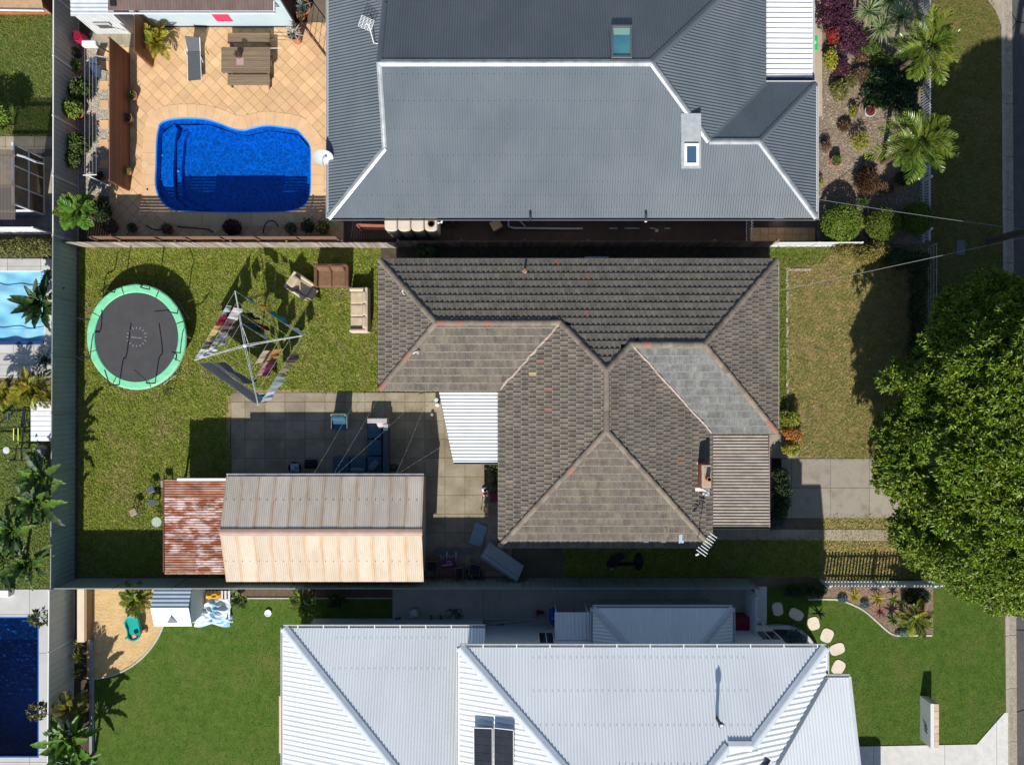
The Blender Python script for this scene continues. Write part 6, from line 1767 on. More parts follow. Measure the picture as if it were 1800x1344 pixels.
# ---- curved front bed
bg_ = [blade_mesh(.40, .055, lf_gold, .55, .6), blade_mesh(.36, .05, lf_lime, .6, .65)]
for a, b, lab in ((1500,1046,"golden spiky bromeliad on the left of the curved front bed"),(1541,1050,"golden spiky bromeliad in the middle of the curved front bed, the fuller one")):
    rosette("golden_bromeliad", lab, a, b, .25, bg_, 34, "bromeliad", (0,1.2), None, "golden bromeliads in the front bed", (.8,1.15))
rosette("cordyline", "dark red spiky cordyline in the curved front bed", 1545, 1073, .25, [blade_mesh(.42,.04,leafmat("wine red blade",(.16,.045,.05),(.2,.06,.06)),.6,.6)], 26, "cordyline", (0,1.2), None, None, (.8,1.1))
rosette("green_bromeliad", "mid green broad leaved plant between cordyline and palm", 1568, 1086, .2, [blade_mesh(.4,.09,lf_green,.55,.6)], 24, "plant", (0,1.2), None, None, (.8,1.15))
rosette("green_bromeliad", "small green plant above the broad leaved one in the front bed", 1570, 1052, .2, [blade_mesh(.32,.07,lf_bright,.55,.6)], 18, "plant", (0,1.2), None, None, (.8,1.1))
for a, b, rx, lab in ((1481,1052,.2,"blue grey groundcover at the left of the front bed"),(1520,1062,.2,"blue grey groundcover between the golden bromeliads"),(1590,1112,.5,"blue grey groundcover along the front bed's lower edging")):
    shrub("groundcover", lab, a, b, .08, rx, .16, .12, lf_grey, 420, .08, .03, cat="groundcover", stems=1)
fp_ = [frond_mesh(1.0, 22, .30, .05, .55, .6, lf_palm), frond_mesh(.95, 22, .3, .05, .65, .65, lf_lime)]
rosette("young_palm", "young green palm with arching fronds at the right end of the front bed", 1606, 1086, 1.2, fp_, 18, "palm", (-.35,1.0), .07)
shrub("shaded_plants", "dark shrubs in the shade by the white gate", 1420, 1040, .3, .6, .25, .25, lf_dark, 900, .16, .06, blobs=[((-.5,0,.25),(.5,.22,.25)),((.4,.05,.25),(.5,.22,.25))])
shrub("shaded_plants", "dark green shrub behind the young palm", 1610, 1046, .5, .55, .4, .4, lf_dark, 1100, .14, .06)
shrub("porch_shrubs", "blue green shrubs in the raised curved bed against the white house", 1392, 1124, .3, .5, .35, .25, lf_grey, 1100, .10, .05, blobs=[((-.4,-.1,.25),(.4,.3,.25)),((.3,0,.25),(.45,.3,.25)),((.1,.35,.2),(.35,.2,.2))])
# ================================================================ THE BACK YARD
# ---- trampoline
tc = P(240, 592, .85); tr = thing("trampoline", "round trampoline with mint green edge pad and bent black poles without a net", "trampoline", (tc.x, tc.y, 0))
m_mat = mat("trampoline mat", (.052,.052,.055), (.062,.062,.065), 2, .8, grain=.05)
m_pad = mat("mint green pad", (.17,.56,.31), (.21,.62,.36), 2.5, .55, bump=.004, bscale=14)
SX, SY, RO, RI = .97, 1.03, 2.24, 1.90
MB().lathe([(.01,.845),(RI+.03,.855)], (0,0,0), 56, cap0=False, cap1=False, sx=SX, sy=SY).build("jumping_mat", m_mat, tr, local=True)
for k in range(8):
    m = MB(); V = []; F = []; n_ = 8
    for i in range(n_+1):
        a = 2*math.pi*(k+ .012 + .976*i/n_)/8 + .3
        for r, z in ((RI-.005,.86),(RI+.03,.888),(RO-.05,.892+.008*math.sin(i*2+k)),(RO,.872),(RO,.80)):
            V.append((SX*r*math.cos(a), SY*r*math.sin(a), z))
    for i in range(n_):
        for j in range(4): b = i*5+j; F.append((b, b+1, b+6, b+5))
    m.add(V, F).build("edge_pad", m_pad, tr, local=True)
m = MB(); m.tube([(SX*RO*math.cos(a), SY*RO*math.sin(a), .80) for a in [2*math.pi*i/48 for i in range(49)]], .025, 6, cap=False); m.build("rim", galv, tr, local=True)
for k in range(4):
    a = 2*math.pi*k/4 + .6; q = []
    for da in (-.22, .22):
        x, y = SX*(RO-.04)*math.cos(a+da), SY*(RO-.04)*math.sin(a+da); q.append(V3((x, y, 0)))
    MB().tube([q[0]+V3((0,0,.8)), q[0]+V3((0,0,.03)), q[1]+V3((0,0,.03)), q[1]+V3((0,0,.8))], .022, 6).build("leg", galv, tr, local=True)
for pts in (((203,514),(190,500),(177,513)),((264,509),(250,501),(235,496)),((313,551),(296,545),(272,547)),((318,620),(310,622),(309,633)),((274,673),(258,670),(236,650)),((211,676),(193,677),(184,650)),((160,628),(146,633),(131,624)),((159,562),(148,560),(136,558))):
    q = [P(a, b, z) for (a, b), z in zip(pts, (.82, 1.95, 2.55))]
    MB().tube([q[0]] + [c for c in curve_pts([q[0], q[0]+V3((0,0,.9)), q[1], q[2]], 5)][1:], .027, 6).build("enclosure_pole", black_metal, tr)
m = MB()
for s in (-.17, .17): m.tube([P(292,681,.8)+V3((s,0,0)), P(297,690,0)+V3((s,-.12,.02))], .014, 5)
for k in range(3):
    q = P(292,681,.8).lerp(P(297,690,0)+V3((0,-.12,.02)), .25+.25*k); m.tube([q-V3((.17,0,0)), q+V3((.17,0,0))], .014, 5)
m.build("ladder", black_metal, tr)
m = MB()
for k in range(16):
    a = 2*math.pi*k/16; r0, r1 = .36, .36+.10*(1 if k % 2 else .8)
    d = V3((math.cos(a), math.sin(a), 0)); s = V3((-d.y, d.x, 0))*.012
    m.add([d*r0-s+V3((0,0,.8525)), d*r1-s+V3((0,0,.853)), d*r1+s+V3((0,0,.853)), d*r0+s+V3((0,0,.8525))], [(0,1,2,3)])
for k in range(7):
    x = -.21+k*.065; h = (.05,.035,.05,.03,.045,.035,.05)[k]
    m.add([(x,-.03-.02*k/3,.854),(x+.03,-.035-.02*k/3,.854),(x+.035,h-.03-.02*k/3,.854),(x+.005,h-.025-.02*k/3,.854)], [(0,1,2,3)])
m.build("printed_sunburst", mat("mat print", (.30,.30,.31), rough=.8), tr, local=True)

# ---- rotary clothesline
ctr = P(431, 607, 1.95); cl = thing("rotary_clothesline", "galvanised rotary clothesline with four long arms over the lawn", "clothesline", (ctr.x, ctr.y, 0))
MB().tube([V3((ctr.x,ctr.y,0)), V3((ctr.x,ctr.y,2.0))], .03, 8).build("post", galv, cl)
ends = [P(413,511,2.12), P(531,590,2.12), P(454,713,2.12), P(341,633,2.12)]
hub = V3((ctr.x, ctr.y, 1.98))
m_arm = mat("pale galvanised arm", (.62,.64,.65), (.5,.52,.53), 6, .35, metal=.2)
for e in ends:
    d = (e-hub).normalized(); s = V3((-d.y, d.x, 0))*.035
    MB().tube([hub+s, e+s*.3], .012, 6).tube([hub-s, e-s*.3], .012, 6).build("arm", m_arm, cl)
    MB().tube([hub-V3((0,0,.55)), hub.lerp(e,.42)-V3((0,0,.03))], .012, 5).build("strut", m_arm, cl)
MB().lathe([(.09,0),(.09,.10),(.05,.13)], tuple(hub-V3((0,0,.07))), 12).build("hub", m_arm, cl)
FR = (1.0, .80, .60, .42)
lm = MB()
for f in FR:
    for i in range(4):
        lm.tube([hub.lerp(ends[i], f)-V3((0,0,.03)), hub.lerp(ends[(i+1)%4], f)-V3((0,0,.03))], .004, 4)
lm.build("line_wire", m_arm, cl)
def garment(label, side, f, t0, t1, drop, c, c2=None, name="garment", cat="clothing", taper=0.0, seed=0):
    a, b = hub.lerp(ends[side], f)-V3((0,0,.03)), hub.lerp(ends[(side+1)%4], f)-V3((0,0,.03))
    p, q = a.lerp(b, t0), a.lerp(b, t1); d = (q-p).normalized(); nn = V3((-d.y, d.x, 0)); rg = random.Random(len(label)*7+seed)
    ph = rg.uniform(0, 6)
    def fn(u, v):
        w = 1-taper*abs(v-.5)
        x = p.lerp(q, .5+(u-.5)*w)
        amp = .025+.10*v
        return x + V3((.15+.10*math.sin(ph), .05*math.cos(ph), 0))*v**1.2 + nn*(.35*amp*math.sin(u*9+ph+v*1.5)+.01*math.sin(u*23)) - V3((0,0,drop*v*(1+.06*math.sin(u*5+ph)))) + V3((0,0,.012-.02*math.sin(u*math.pi)*0))
    m = MB().grid(fn, 14, 8)
    mm = mat("cloth " + "%.2f_%.2f_%.2f" % c, c, c2 or tuple(x*.85 for x in c), 5, .9, trans=.25, spec=.1)
    return m.solo(name, mm, label, cat, "washing on the rotary clothesline", smooth=True, origin=V3((p.x, p.y, p.z-drop)))
# side 3: W-N, 0: N-E, 1: E-S, 2: S-W
G_ = garment
G_("white towel at the top of the clothesline's outer left line", 3, 1.0, .66, .79, .55, (.68,.70,.74), cat="towel", name="towel")
G_("maroon shirt on the clothesline's outer left line", 3, 1.0, .50, .64, .6, (.22,.02,.045))
G_("butter yellow cloth on the clothesline's outer left line", 3, 1.0, .28, .50, 1.25, (.85,.62,.25), name="towel", cat="towel")
G_("grey striped garment on the clothesline's outer left line", 3, 1.0, .17, .30, .7, (.16,.15,.17))
G_("white top at the lower end of the clothesline's outer left line", 3, 1.0, .03, .16, .6, (.66,.69,.75))
G_("white trousers at the top of the clothesline's inner left line", 3, .80, .70, .90, .45, (.62,.62,.64), name="trousers", cat="trousers")
G_("mauve brown towel on the clothesline's inner left line", 3, .80, .47, .68, .85, (.17,.12,.13), name="towel", cat="towel")
G_("pale blue and black shirt on the clothesline's inner left line", 3, .80, .24, .46, .7, (.33,.38,.42), (.04,.05,.06))
G_("white sock pair at the lower end of the clothesline's inner left line", 3, .80, .07, .2, .4, (.66,.69,.75), name="socks", cat="socks")
G_("large slate grey bed sheet on the clothesline's lower left side", 2, 1.0, .06, .93, 1.05, (.15,.165,.20), name="bed_sheet", cat="sheet")
G_("grey pillowslip with a white hem inside the large slate sheet", 2, .80, .28, .84, .85, (.22,.225,.25), name="pillowslip", cat="linen")
G_("white shirt at the lower end of the clothesline's right side", 1, 1.0, .80, .95, .75, (.62,.68,.78))
G_("pale blue grey towel on the clothesline's outer right line", 1, 1.0, .58, .79, .6, (.30,.37,.38), name="towel", cat="towel")
G_("olive beige shorts on the clothesline's outer right line", 1, 1.0, .40, .57, .6, (.30,.27,.19), name="shorts", cat="shorts")
G_("dark brown shirt at the upper end of the clothesline's outer right line", 1, 1.0, .25, .39, .6, (.075,.05,.055))
G_("pink towel on the clothesline's inner right line", 1, .60, .52, .86, .75, (.60,.36,.40), name="towel", cat="towel")
G_("deep plum towel just beside the pink one on the clothesline", 1, .69, .50, .78, .75, (.19,.035,.09), name="towel", cat="towel")
G_("orange tan shirt on the clothesline's inner right line", 1, .60, .22, .50, .8, (.55,.29,.11))
G_("cream patterned top near the clothesline's centre", 1, .42, .30, .75, .7, (.55,.48,.36))
G_("navy blue garment at the top of the clothesline's upper right side", 0, 1.0, .08, .30, .4, (.02,.10,.20))
G_("thin yellow striped towel on the clothesline's upper right side", 0, 1.0, .31, .45, .3, (.70,.45,.08), name="towel", cat="towel")
G_("teal and navy trousers on the clothesline's upper right side", 0, 1.0, .47, .70, .5, (.02,.10,.16), (.02,.17,.14), name="trousers", cat="trousers")
G_("pale denim shorts at the right end of the clothesline's upper right side", 0, 1.0, .72, .96, .65, (.33,.38,.50), name="shorts", cat="shorts")
G_("dark red shirt on the clothesline's inner upper right line", 0, .60, .35, .62, .7, (.13,.015,.02))
G_("black shirt on the clothesline's inner upper right line", 0, .66, .10, .34, .75, (.015,.015,.02))
G_("navy and white top on the clothesline's innermost upper right line", 0, .42, .45, .95, .65, (.02,.06,.14), (.5,.55,.6))
G_("dark navy shirt left of the clothesline's centre pole", 0, .44, .05, .42, .7, (.012,.04,.07))
G_("small blue swimsuit low on the clothesline's bottom arm", 2, .62, .02, .14, .45, (.02,.10,.17), name="swimsuit", cat="swimwear")
G_("small teal cloth near the bottom arm's end of the clothesline", 1, .88, .93, .995, .4, (.03,.14,.18), name="cloth", cat="cloth")

# ---- lounge suites left on the grass
def sofa(name, label, px, py, w, d, seats, rz, m, m2, seat_h=.42, back_h=.85, arm_w=.16, cat="sofa", back_d=.22, cush=True):
    c = P(px, py, .5); t = thing(name, label, cat, (c.x, c.y, 0), rz)
    MB().obox((0,0,.17), (w-.03,d-.05,.30), bev=.03).build("base", m2, t, local=True)
    iw = (w-2*arm_w)/seats
    for k in range(seats):
        x = -w/2+arm_w+iw*(k+.5)
        MB().obox((x,-back_d*.45,seat_h-.06), (iw-.015,d-back_d-.05,.20), bev=.055).build("seat_cushion", m, t, local=True, smooth=False)
        MB().obox((x,d/2-back_d*.75,back_h-.18), (iw-.02,back_d,.42), rx=-.2, bev=.075).build("back_cushion", m, t, local=True)
    for s in (-1, 1): MB().obox((s*(w/2-arm_w/2),-.02,.32), (arm_w,d-.06,.60), bev=.06).build("arm", m2, t, local=True)
    MB().obox((0,d/2-.07,back_h/2+.04), (w-.02,.13,back_h-.10), bev=.04).build("backrest", m2, t, local=True)
    for sx in (-1,1):
        for sy in (-1,1): MB().box(sx*(w/2-.1)-.03, sx*(w/2-.1)+.03, sy*(d/2-.1)-.03, sy*(d/2-.1)+.03, 0, .06).build("leg", dark_plastic, t, local=True)
    return t
m_br1 = mat("brown corduroy", (.19,.105,.058), (.14,.077,.042), 6, .9, bump=.012, bscale=14, coord='O')
m_br2 = mat("dark brown corduroy", (.145,.08,.045), (.11,.058,.032), 6, .9, bump=.01, bscale=14, coord='O')
m_cr1 = mat("stained cream velour", (.50,.40,.29), (.41,.31,.21), 3.2, .9, bump=.012, bscale=10, coord='O', c3=(.28,.20,.13), scale3=2.0, amt3=.45)
m_cr2 = mat("cream velour", (.55,.46,.35), (.46,.37,.27), 3.5, .9, bump=.01, bscale=10, coord='O')
sofa("two_seat_sofa", "brown two seat sofa on the grass against the paling fence", 583, 485, 1.55, 1.02, 2, 0, m_br1, m_br2)
sofa("three_seat_sofa", "stained cream three seat sofa on the grass beside the tiled house wall", 631.5, 545, 2.0, .88, 3, R(-90), m_cr1, m_cr2, arm_w=.17)
ac = sofa("armchair", "stained cream recliner armchair turned askew beside the brown sofa", 527, 502, .88, 1.0, 1, R(56), m_cr1, m_cr2, arm_w=.15, cat="armchair", back_d=.34)
MB().obox((0,-.62,.30), (.55,.28,.10), bev=.03).build("footrest", m_cr1, ac, local=True)
MB().tube([(-.35,.45,.3),(-.35,.95,.28)], .012, 5).build("lever", black_metal, ac, local=True)

# ---- stools by the rusty lean-to
m_stl = mat("dark steel stool", (.085,.095,.115), (.07,.08,.1), 6, .4, spec=.5); m_stt = mat("tan stool seat", (.30,.24,.185), (.26,.2,.15), 6, .6)
def stool(label, px, py, h, rz, m):
    c = P(px, py, h); t = thing("stool", label, "stool", (c.x, c.y, 0), rz, "metal stools on the back lawn")
    MB().obox((0,0,h-.015), (.31,.31,.03), bev=.03).build("seat", m, t, local=True)
    MB().lathe([(.012,h+.0005),(.011,h+.002)], (0,0,0), 8).build("seat_hole", dark_plastic, t, local=True)
    for sx in (-1,1):
        for sy in (-1,1): MB().tube([(sx*.13,sy*.13,h-.02),(sx*.19,sy*.19,0)], .018, 5).build("leg", m_stl, t, local=True)
    MB().tube([(-.17,-.17,.15),(.17,-.17,.15),(.17,.17,.15),(-.17,.17,.15),(-.17,-.17,.15)], .01, 4).build("stretcher", m_stl, t, local=True)
stool("dark metal stool, upper of the two nearest the rusty roof", 264.5, 860, .46, .35, m_stl)
stool("dark metal stool, lower of the two nearest the rusty roof", 266.5, 883.5, .46, -.15, m_stl)
stool("tan topped metal stool standing apart on the grass", 233.5, 900.5, .55, .45, m_stt)
stool("tan metal stool half hidden under the rusty roof's corner", 288, 850, .46, .1, m_stt)
gtb = thing("glass_table", "small round glass topped wire table beside the rusty lean-to", "table", tuple(P(283,914,0)))
gl = bpy.data.materials.new("thin clear glass"); gl.use_nodes = True
_b = gl.node_tree.nodes["Principled BSDF"]; _b.inputs["Base Color"].default_value = (.75,.9,.85,1); _b.inputs["Roughness"].default_value = .05; _b.inputs["Transmission Weight"].default_value = .0; _b.inputs["Alpha"].default_value = .28
MB().lathe([(.01,.45),(.21,.45),(.215,.462),(.01,.463)], (0,0,0), 24, cap0=False, cap1=False).build("glass_top", gl, gtb, local=True)
MB().tube([(.215*math.cos(a),.215*math.sin(a),.455) for a in [2*math.pi*i/20 for i in range(21)]], .009, 5, cap=False).build("rim", mat("sage wire", (.3,.36,.31), rough=.5), gtb, local=True)
for k in range(3):
    a = 2*math.pi*k/3; MB().tube([(.2*math.cos(a),.2*math.sin(a),.45),(.08*math.cos(a),.08*math.sin(a),.22),(.2*math.cos(a),.2*math.sin(a),0)], .008, 5).build("leg", MATS["sage wire"], gtb, local=True)

# ---- shaded patio lounge
m_nav = mat("blue outdoor cushion", (.035,.085,.13), (.045,.10,.15), 3, .85, bump=.006, bscale=12, coord='O'); m_nav2 = mat("blue grey woven frame", (.05,.085,.115), (.04,.07,.095), 30, .8)
m_arm_lit = mat("sunlit lounge arm", (.42,.40,.40), (.36,.34,.34), 4, .8)  # pale where the sun edge falls on the lounge: light put into the colour
lg = thing("outdoor_lounge", "blue corner lounge in the long shed's shade on the patio", "outdoor lounge", tuple(P(640,800)))
def pbox(name, x0, y0, x1, y1, z0, z1, m, par, bev=.03, zt=None):
    a, b = P(x0, y1, z1 if zt is None else zt), P(x1, y0, z1 if zt is None else zt)
    return MB().obox(((a.x+b.x)/2,(a.y+b.y)/2,(z0+z1)/2), (abs(b.x-a.x),abs(b.y-a.y),z1-z0), bev=bev).build(name, m, par)
for y0, y1 in ((744,771),(772,801),(802,832)):
    pbox("seat_cushion", 645.5, y0+.5, 671.5, y1-.5, .22, .42, m_nav, lg, .05)
    pbox("base", 645, y0, 681, y1, .02, .22, m_nav2, lg, .02)
pbox("backrest", 673, 752, 682, 832, .05, .68, m_nav2, lg, .03)
pbox("armrest", 645.5, 735, 680, 743.5, .05, .66, m_arm_lit, lg, .02)
pbox("corner_arm", 674, 744.5, 682, 751.5, .05, .66, m_arm_lit, lg, .02)
for x0, x1 in ((585,614),(615,644)):
    pbox("seat_cushion", x0+.5, 803, x1-.5, 829, .22, .42, m_nav, lg, .05)
    pbox("base", x0, 802, x1, 834, .02, .22, m_nav2, lg, .02)
pbox("backrest", 585, 830, 671, 838, .05, .66, m_nav2, lg, .03)
def cushion(label, px, py, z, w, d, h, rz, m, rx=0, ry=0, name="cushion", cat="cushion"):
    c = P(px, py, z)
    def fn(u, v):
        return None
    mb = MB()
    for sgn in (1, -1):
        g = MB().grid(lambda u, v: (w*(u-.5)*(1-.10*(2*v-1)**2), d*(v-.5)*(1-.10*(2*u-1)**2), sgn*h*.5*max(0,(1-(2*u-1)**4))**.5*max(0,(1-(2*v-1)**4))**.5), 8, 8)
        mb.add(g.V, g.F if sgn > 0 else [tuple(reversed(f)) for f in g.F])
    Mx = Euler((rx, ry, rz)).to_matrix()
    mb.V = [tuple(c + Mx @ Vector(v)) for v in mb.V]
    return mb.solo(name, m, label, cat, smooth=True)
cushion("pale pink cushion lit at the blue lounge's upper corner", 669, 746, .55, .30, .38, .12, .3, mat("pale pink cloth", (.48,.40,.43), rough=.9), rx=.4)
cushion("blue grey cushion lying askew on the lounge's corner seat", 657, 818, .52, .55, .30, .12, R(48), mat("blue grey cloth", (.085,.13,.17), rough=.9))
cushion("light blue cushion standing on the lounge's lower row", 628, 827, .58, .66, .30, .14, 0, mat("light blue cloth", (.12,.18,.23), rough=.9), rx=.5)
ach = sofa("patio_armchair", "blue and pale green patio armchair half out of the shed's shadow", 597, 741, .72, .78, 1, 0, mat("deep blue cushion", (.03,.10,.16), (.035,.115,.18), 3, .85), mat("pale green weave", (.22,.25,.22), (.18,.21,.19), 30, .8), arm_w=.03, cat="armchair", back_d=.26)
lb = thing("laundry_basket", "blue laundry basket heaped with cloth in the shed's shade", "basket", tuple(P(521,821)))
MB().lathe([(.22,0),(.27,.30),(.29,.31),(.26,.30),(.21,.04)], (0,0,0), 18, cap1=False).build("basket", mat("dark blue basket", (.015,.03,.06), rough=.5), lb, local=True)
def heap(w, d, h, seed):
    rg = random.Random(seed); a, b, c_ = rg.uniform(3,6), rg.uniform(3,6), rg.uniform(0,6)
    return MB().grid(lambda u, v: (w*(u-.5), d*(v-.5), h*(max(0,1-(2*u-1)**2)**.5)*(max(0,1-(2*v-1)**2)**.5)*(.75+.25*math.sin(a*u*2+c_)*math.cos(b*v*2))), 14, 14)
h = heap(.40,.42,.22,3); h.V = [(x, y, z+.28) for x, y, z in h.V]; h.build("cloth_heap", mat("pale blue cloth", (.10,.22,.36), (.30,.40,.46), 6, .9), lb, local=True, smooth=True)
h = heap(.62,.42,.30,8); c = P(547,815); h.V = [(x+c.x, y+c.y, z+.005) for x, y, z in h.V]
h.solo("cover_heap", mat("black fabric", (.014,.014,.018), rough=.9), "crumpled black cover heaped beside the laundry basket", "cover", smooth=True)
h = heap(.42,.34,.22,9); c = P(692,821); h.V = [(x+c.x, y+c.y, z+.005) for x, y, z in h.V]
h.solo("cloth_pile", mat("dull green cloth", (.07,.085,.07), (.05,.055,.05), 6, .9), "dull green cloth pile on the patio at the lounge's end", "cloth", smooth=True)
# ---- clutter by the verandah and the tiled house
for a, b, r, h_, mm, lab in ((768,702,.10,.34,mat("pale blue tub",(.45,.55,.6),rough=.6),"pale blue tub at the verandah's slanting edge"),(769.5,711,.09,.3,white_paint,"white bottle shaped tub below the pale blue one"),(760,728,.07,.2,mat("grey tin",(.35,.38,.42),rough=.4,metal=.4),"small grey tin on the patio near the verandah")):
    c = P(a, b, 0); MB().lathe([(r*.8,0),(r,h_*.9),(r*.7,h_),(.01,h_)], tuple(c), 14, cap1=False).solo("tub", mm, lab, "tub")
MB().obox(P(868,873,.2)+V3((0,0,-.0)), (.34,.42,.40), .06, bev=.03).solo("maroon_tub", mat("maroon plastic", (.13,.015,.035), (.16,.02,.045), 3, .5), "square maroon tub against the tiled house wall", "tub", origin=P(868,873,.2)-V3((0,0,.2)))
pk = thing("food_sack", "red, white and black printed sack on the lit concrete beside the maroon tub", "sack", tuple(P(853,864)))
m = MB(); c = P(853,864,.1)
for lvl, (sx, sy) in enumerate(((.30,.40),(.34,.44),(.26,.38))): pass
m.obox(c, (.28,.40,.16), .15, bev=.06).build("bag", white_paint, pk)
MB().obox(c+V3((-.01,-.07,.083)), (.22,.12,.006), .15).build("red_panel", mat("red print", (.50,.02,.03), rough=.5), pk)
MB().obox(c+V3((0.03,.10,.083)), (.20,.10,.006), .5).build("black_panel", dark_plastic, pk)
oc = thing("kids_chair", "small orange tan seat on bent black legs at the patio's lit corner", "chair", tuple(P(853,893)))
c = P(853,895,.36)
MB().slab([c+V3((-.13,-.12,0)), c+V3((.15,-.14,0)), c+V3((.06,.12,.0)), c+V3((-.04,.12,0))], .03).build("seat", mat("tan seat", (.55,.33,.15), (.45,.26,.12), 4, .7), oc)
for q in ((-.15,.05),(.14,.04)): MB().tube([c+V3((q[0],q[1],0)), c+V3((q[0]*1.3,q[1]+.05,.14)), c+V3((q[0]*1.2,-.1,-.36))], .012, 5).build("leg", black_metal, oc)
MB().tube([c+V3((-.19,.1,.14)), c+V3((-.02,.18,.2)), c+V3((.17,.09,.14))], .012, 5).build("back_rail", black_metal, oc)
# fallen timber step strip
MB().box(P(851,0).x, P(857,0).x, P(0,852).y, P(0,808).y, 0, .10).solo("timber_sleeper", mat("dark timber sleeper", (.09,.055,.035), (.06,.04,.03), 6, .9), "dark timber sleeper on the concrete under the verandah edge", "timber")
# ---- junk stacked between the shed and the side fence
def board(name, label, pts, z, t, m, cat, tilt=None):
    zs = tilt or [z]*len(pts)
    q = [P(a, b, zz_) for (a, b), zz_ in zip(pts, zs)]
    return MB().slab(q, t).solo(name, m, label, cat, origin=V3((sum(v.x for v in q)/4, sum(v.y for v in q)/4, min(v.z for v in q)-t)))
m_pb = mat("pale blue board", (.22,.33,.40), (.19,.29,.36), 2, .6); m_mt = mat("mattress ticking", (.34,.37,.40), (.29,.32,.35), 3, .85)
board("pale_board", "pale blue board lying flat near the mattress", [(836,917),(857,925),(846,961),(824,953)], .12, .05, m_pb, "board")
mt_ = thing("mattress", "grey single mattress leaning on the side fence", "mattress", tuple(P(884,987)))
q = [P(860,951,.42), P(921,994,.42), P(909,1021,.85), P(846,977,.85)]
nn = (q[1]-q[0]).cross(q[3]-q[0]).normalized(); nn = nn if nn.z > 0 else -nn
def thick(q, n, t):
    V = list(q)+[p-n*t for p in q]; return MB().add(V, [(0,1,2,3),(7,6,5,4),(0,4,5,1),(1,5,6,2),(2,6,7,3),(3,7,4,0)])
mm_ = thick(q, nn, .22)
mm_.build("mattress_body", m_mt, mt_)
for s in (.0, .2): 
    MB().tube([p-nn*s for p in (q+[q[0]])], .014, 5).build("piping", mat("blue piping", (.10,.2,.3), rough=.7), mt_)
MB().tube([q[0].lerp(q[3],.78)+nn*.01, q[1].lerp(q[2],.78)+nn*.01], .012, 5).build("seam", MATS["blue piping"], mt_)
board("fibro_sheet", "dull grey fibro sheet on the ground behind the timber chairs", [(765,961),(838,962),(834,974),(761,971)], .05, .03, mat("dull fibro", (.16,.175,.175), (.13,.14,.14), 3, .9), "sheet")
m_tch = mat("old timber chair", (.16,.085,.05), (.12,.06,.04), 5, .8); m_seat = mat("dark slat seat", (.02,.035,.045), rough=.8)
def tchair(label, px, py, w, d, rz, h=.42, group="timber outdoor chairs"):
    c = P(px, py, .3); t = thing("timber_chair", label, "chair", (c.x, c.y, 0), rz, group)
    MB().obox((0,0,h), (w-.10,d-.10,.05), bev=.02).build("seat", m_seat, t, local=True)
    for s in (-1,1):
        MB().obox((s*(w/2-.03),0,h+.2), (.06,d,.035)).build("arm", m_tch, t, local=True)
        for sy in (-1,1): MB().box(s*(w/2-.03)-.025, s*(w/2-.03)+.025, sy*(d/2-.05)-.025, sy*(d/2-.05)+.025, 0, h+.2-.018).build("leg", m_tch, t, local=True)
    for k in range(5): MB().obox((-w/2+.1+(w-.2)*k/4, d/2-.03, h+.28), (.05,.022,.5), rx=-.15).build("back_slat", m_tch, t, local=True)
    MB().obox((0,d/2+.01,h+.55), (w-.04,.04,.06)).build("top_rail", m_tch, t, local=True)
    return t
tchair("timber slat chair closest to the garage's cream roof", 761, 992, .52, .58, 0)
tchair("timber chair tipped over in the middle of the junk pile", 808, 1002, .40, .50, .1)
tchair("timber chair facing the mattress in the junk pile", 835, 997, .54, .58, -.18)
tb = thing("timber_bench", "dark timber bench frame beneath the purple sign", "bench", tuple(P(785,1006)))
for k in range(4): MB().obox(P(785,1000+k*5,.38), (1.0,.07,.03), .03).build("slat", m_tch, tb)
for s in (764,806): MB().box(P(s,0).x-.03, P(s,0).x+.03, P(0,1017).y, P(0,999).y, 0, .36).build("leg", m_tch, tb)
sg = thing("purple_sign", "tilted purple printed sign with pale letters on the junk pile", "sign", tuple(P(787,992)))
q = [P(773,998,.46), P(801,997,.46), P(800,981,.68), P(777,983,.68)]
MB().slab(q, .02).build("board", mat("purple print", (.11,.015,.12), (.16,.03,.13), 6, .5), sg)
m_pl = mat("pale lettering", (.55,.48,.36), (.5,.4,.5), 8, .6)
L2 = lambda s, t: q[0].lerp(q[1], s).lerp(q[3].lerp(q[2], s), t)+V3((0,0,.006))
for k, (s, w_, t0, t1) in enumerate(((.10,.11,.22,.42),(.24,.10,.20,.46),(.37,.12,.24,.48),(.52,.10,.26,.50),(.66,.12,.28,.56),(.36,.10,.62,.76),(.49,.10,.64,.78),(.62,.08,.66,.8))):
    MB().slab([L2(s,t0),L2(s+w_,t0+.02),L2(s+w_*.92,t1),L2(s+.03,t1-.03)][::1], .003).build("letter", m_pl, sg)
xf = thing("folding_frame", "pale crossed folding frame sticking out above the purple sign", "frame", tuple(P(785,978)))
for a, b in ((773,983),(783,974)),: pass
for x in (773, 789):
    MB().tube([P(x,984,.45), P(x+9,975,.75)], .016, 5).build("cross_bar", galv, xf); MB().tube([P(x+9,984,.45), P(x,975,.75)], .016, 5).build("cross_bar", galv, xf)
for x in (785.5, 801.5): MB().tube([P(x,983,.5), P(x,970,.8)], .03, 5).build("upright", mat("pale blue upright", (.3,.42,.5), rough=.5), xf)
bq = thing("kettle_barbecue", "round dark teal tub behind the chair beside the mattress", "tub", tuple(P(834,1004)))
MB().lathe([(.30,0),(.36,.35),(.38,.37),(.34,.36),(.28,.04)], (0,0,0), 20, cap1=False).build("tub", mat("dark teal", (.02,.06,.075), rough=.5), bq, local=True)
MB().obox(P(826,1014,.06), (.30,.24,.12), .1).solo("paving_brick", mat("dusty brick", (.2,.15,.12), rough=.9), "dusty brick block on the ground in front of the junk pile", "block")
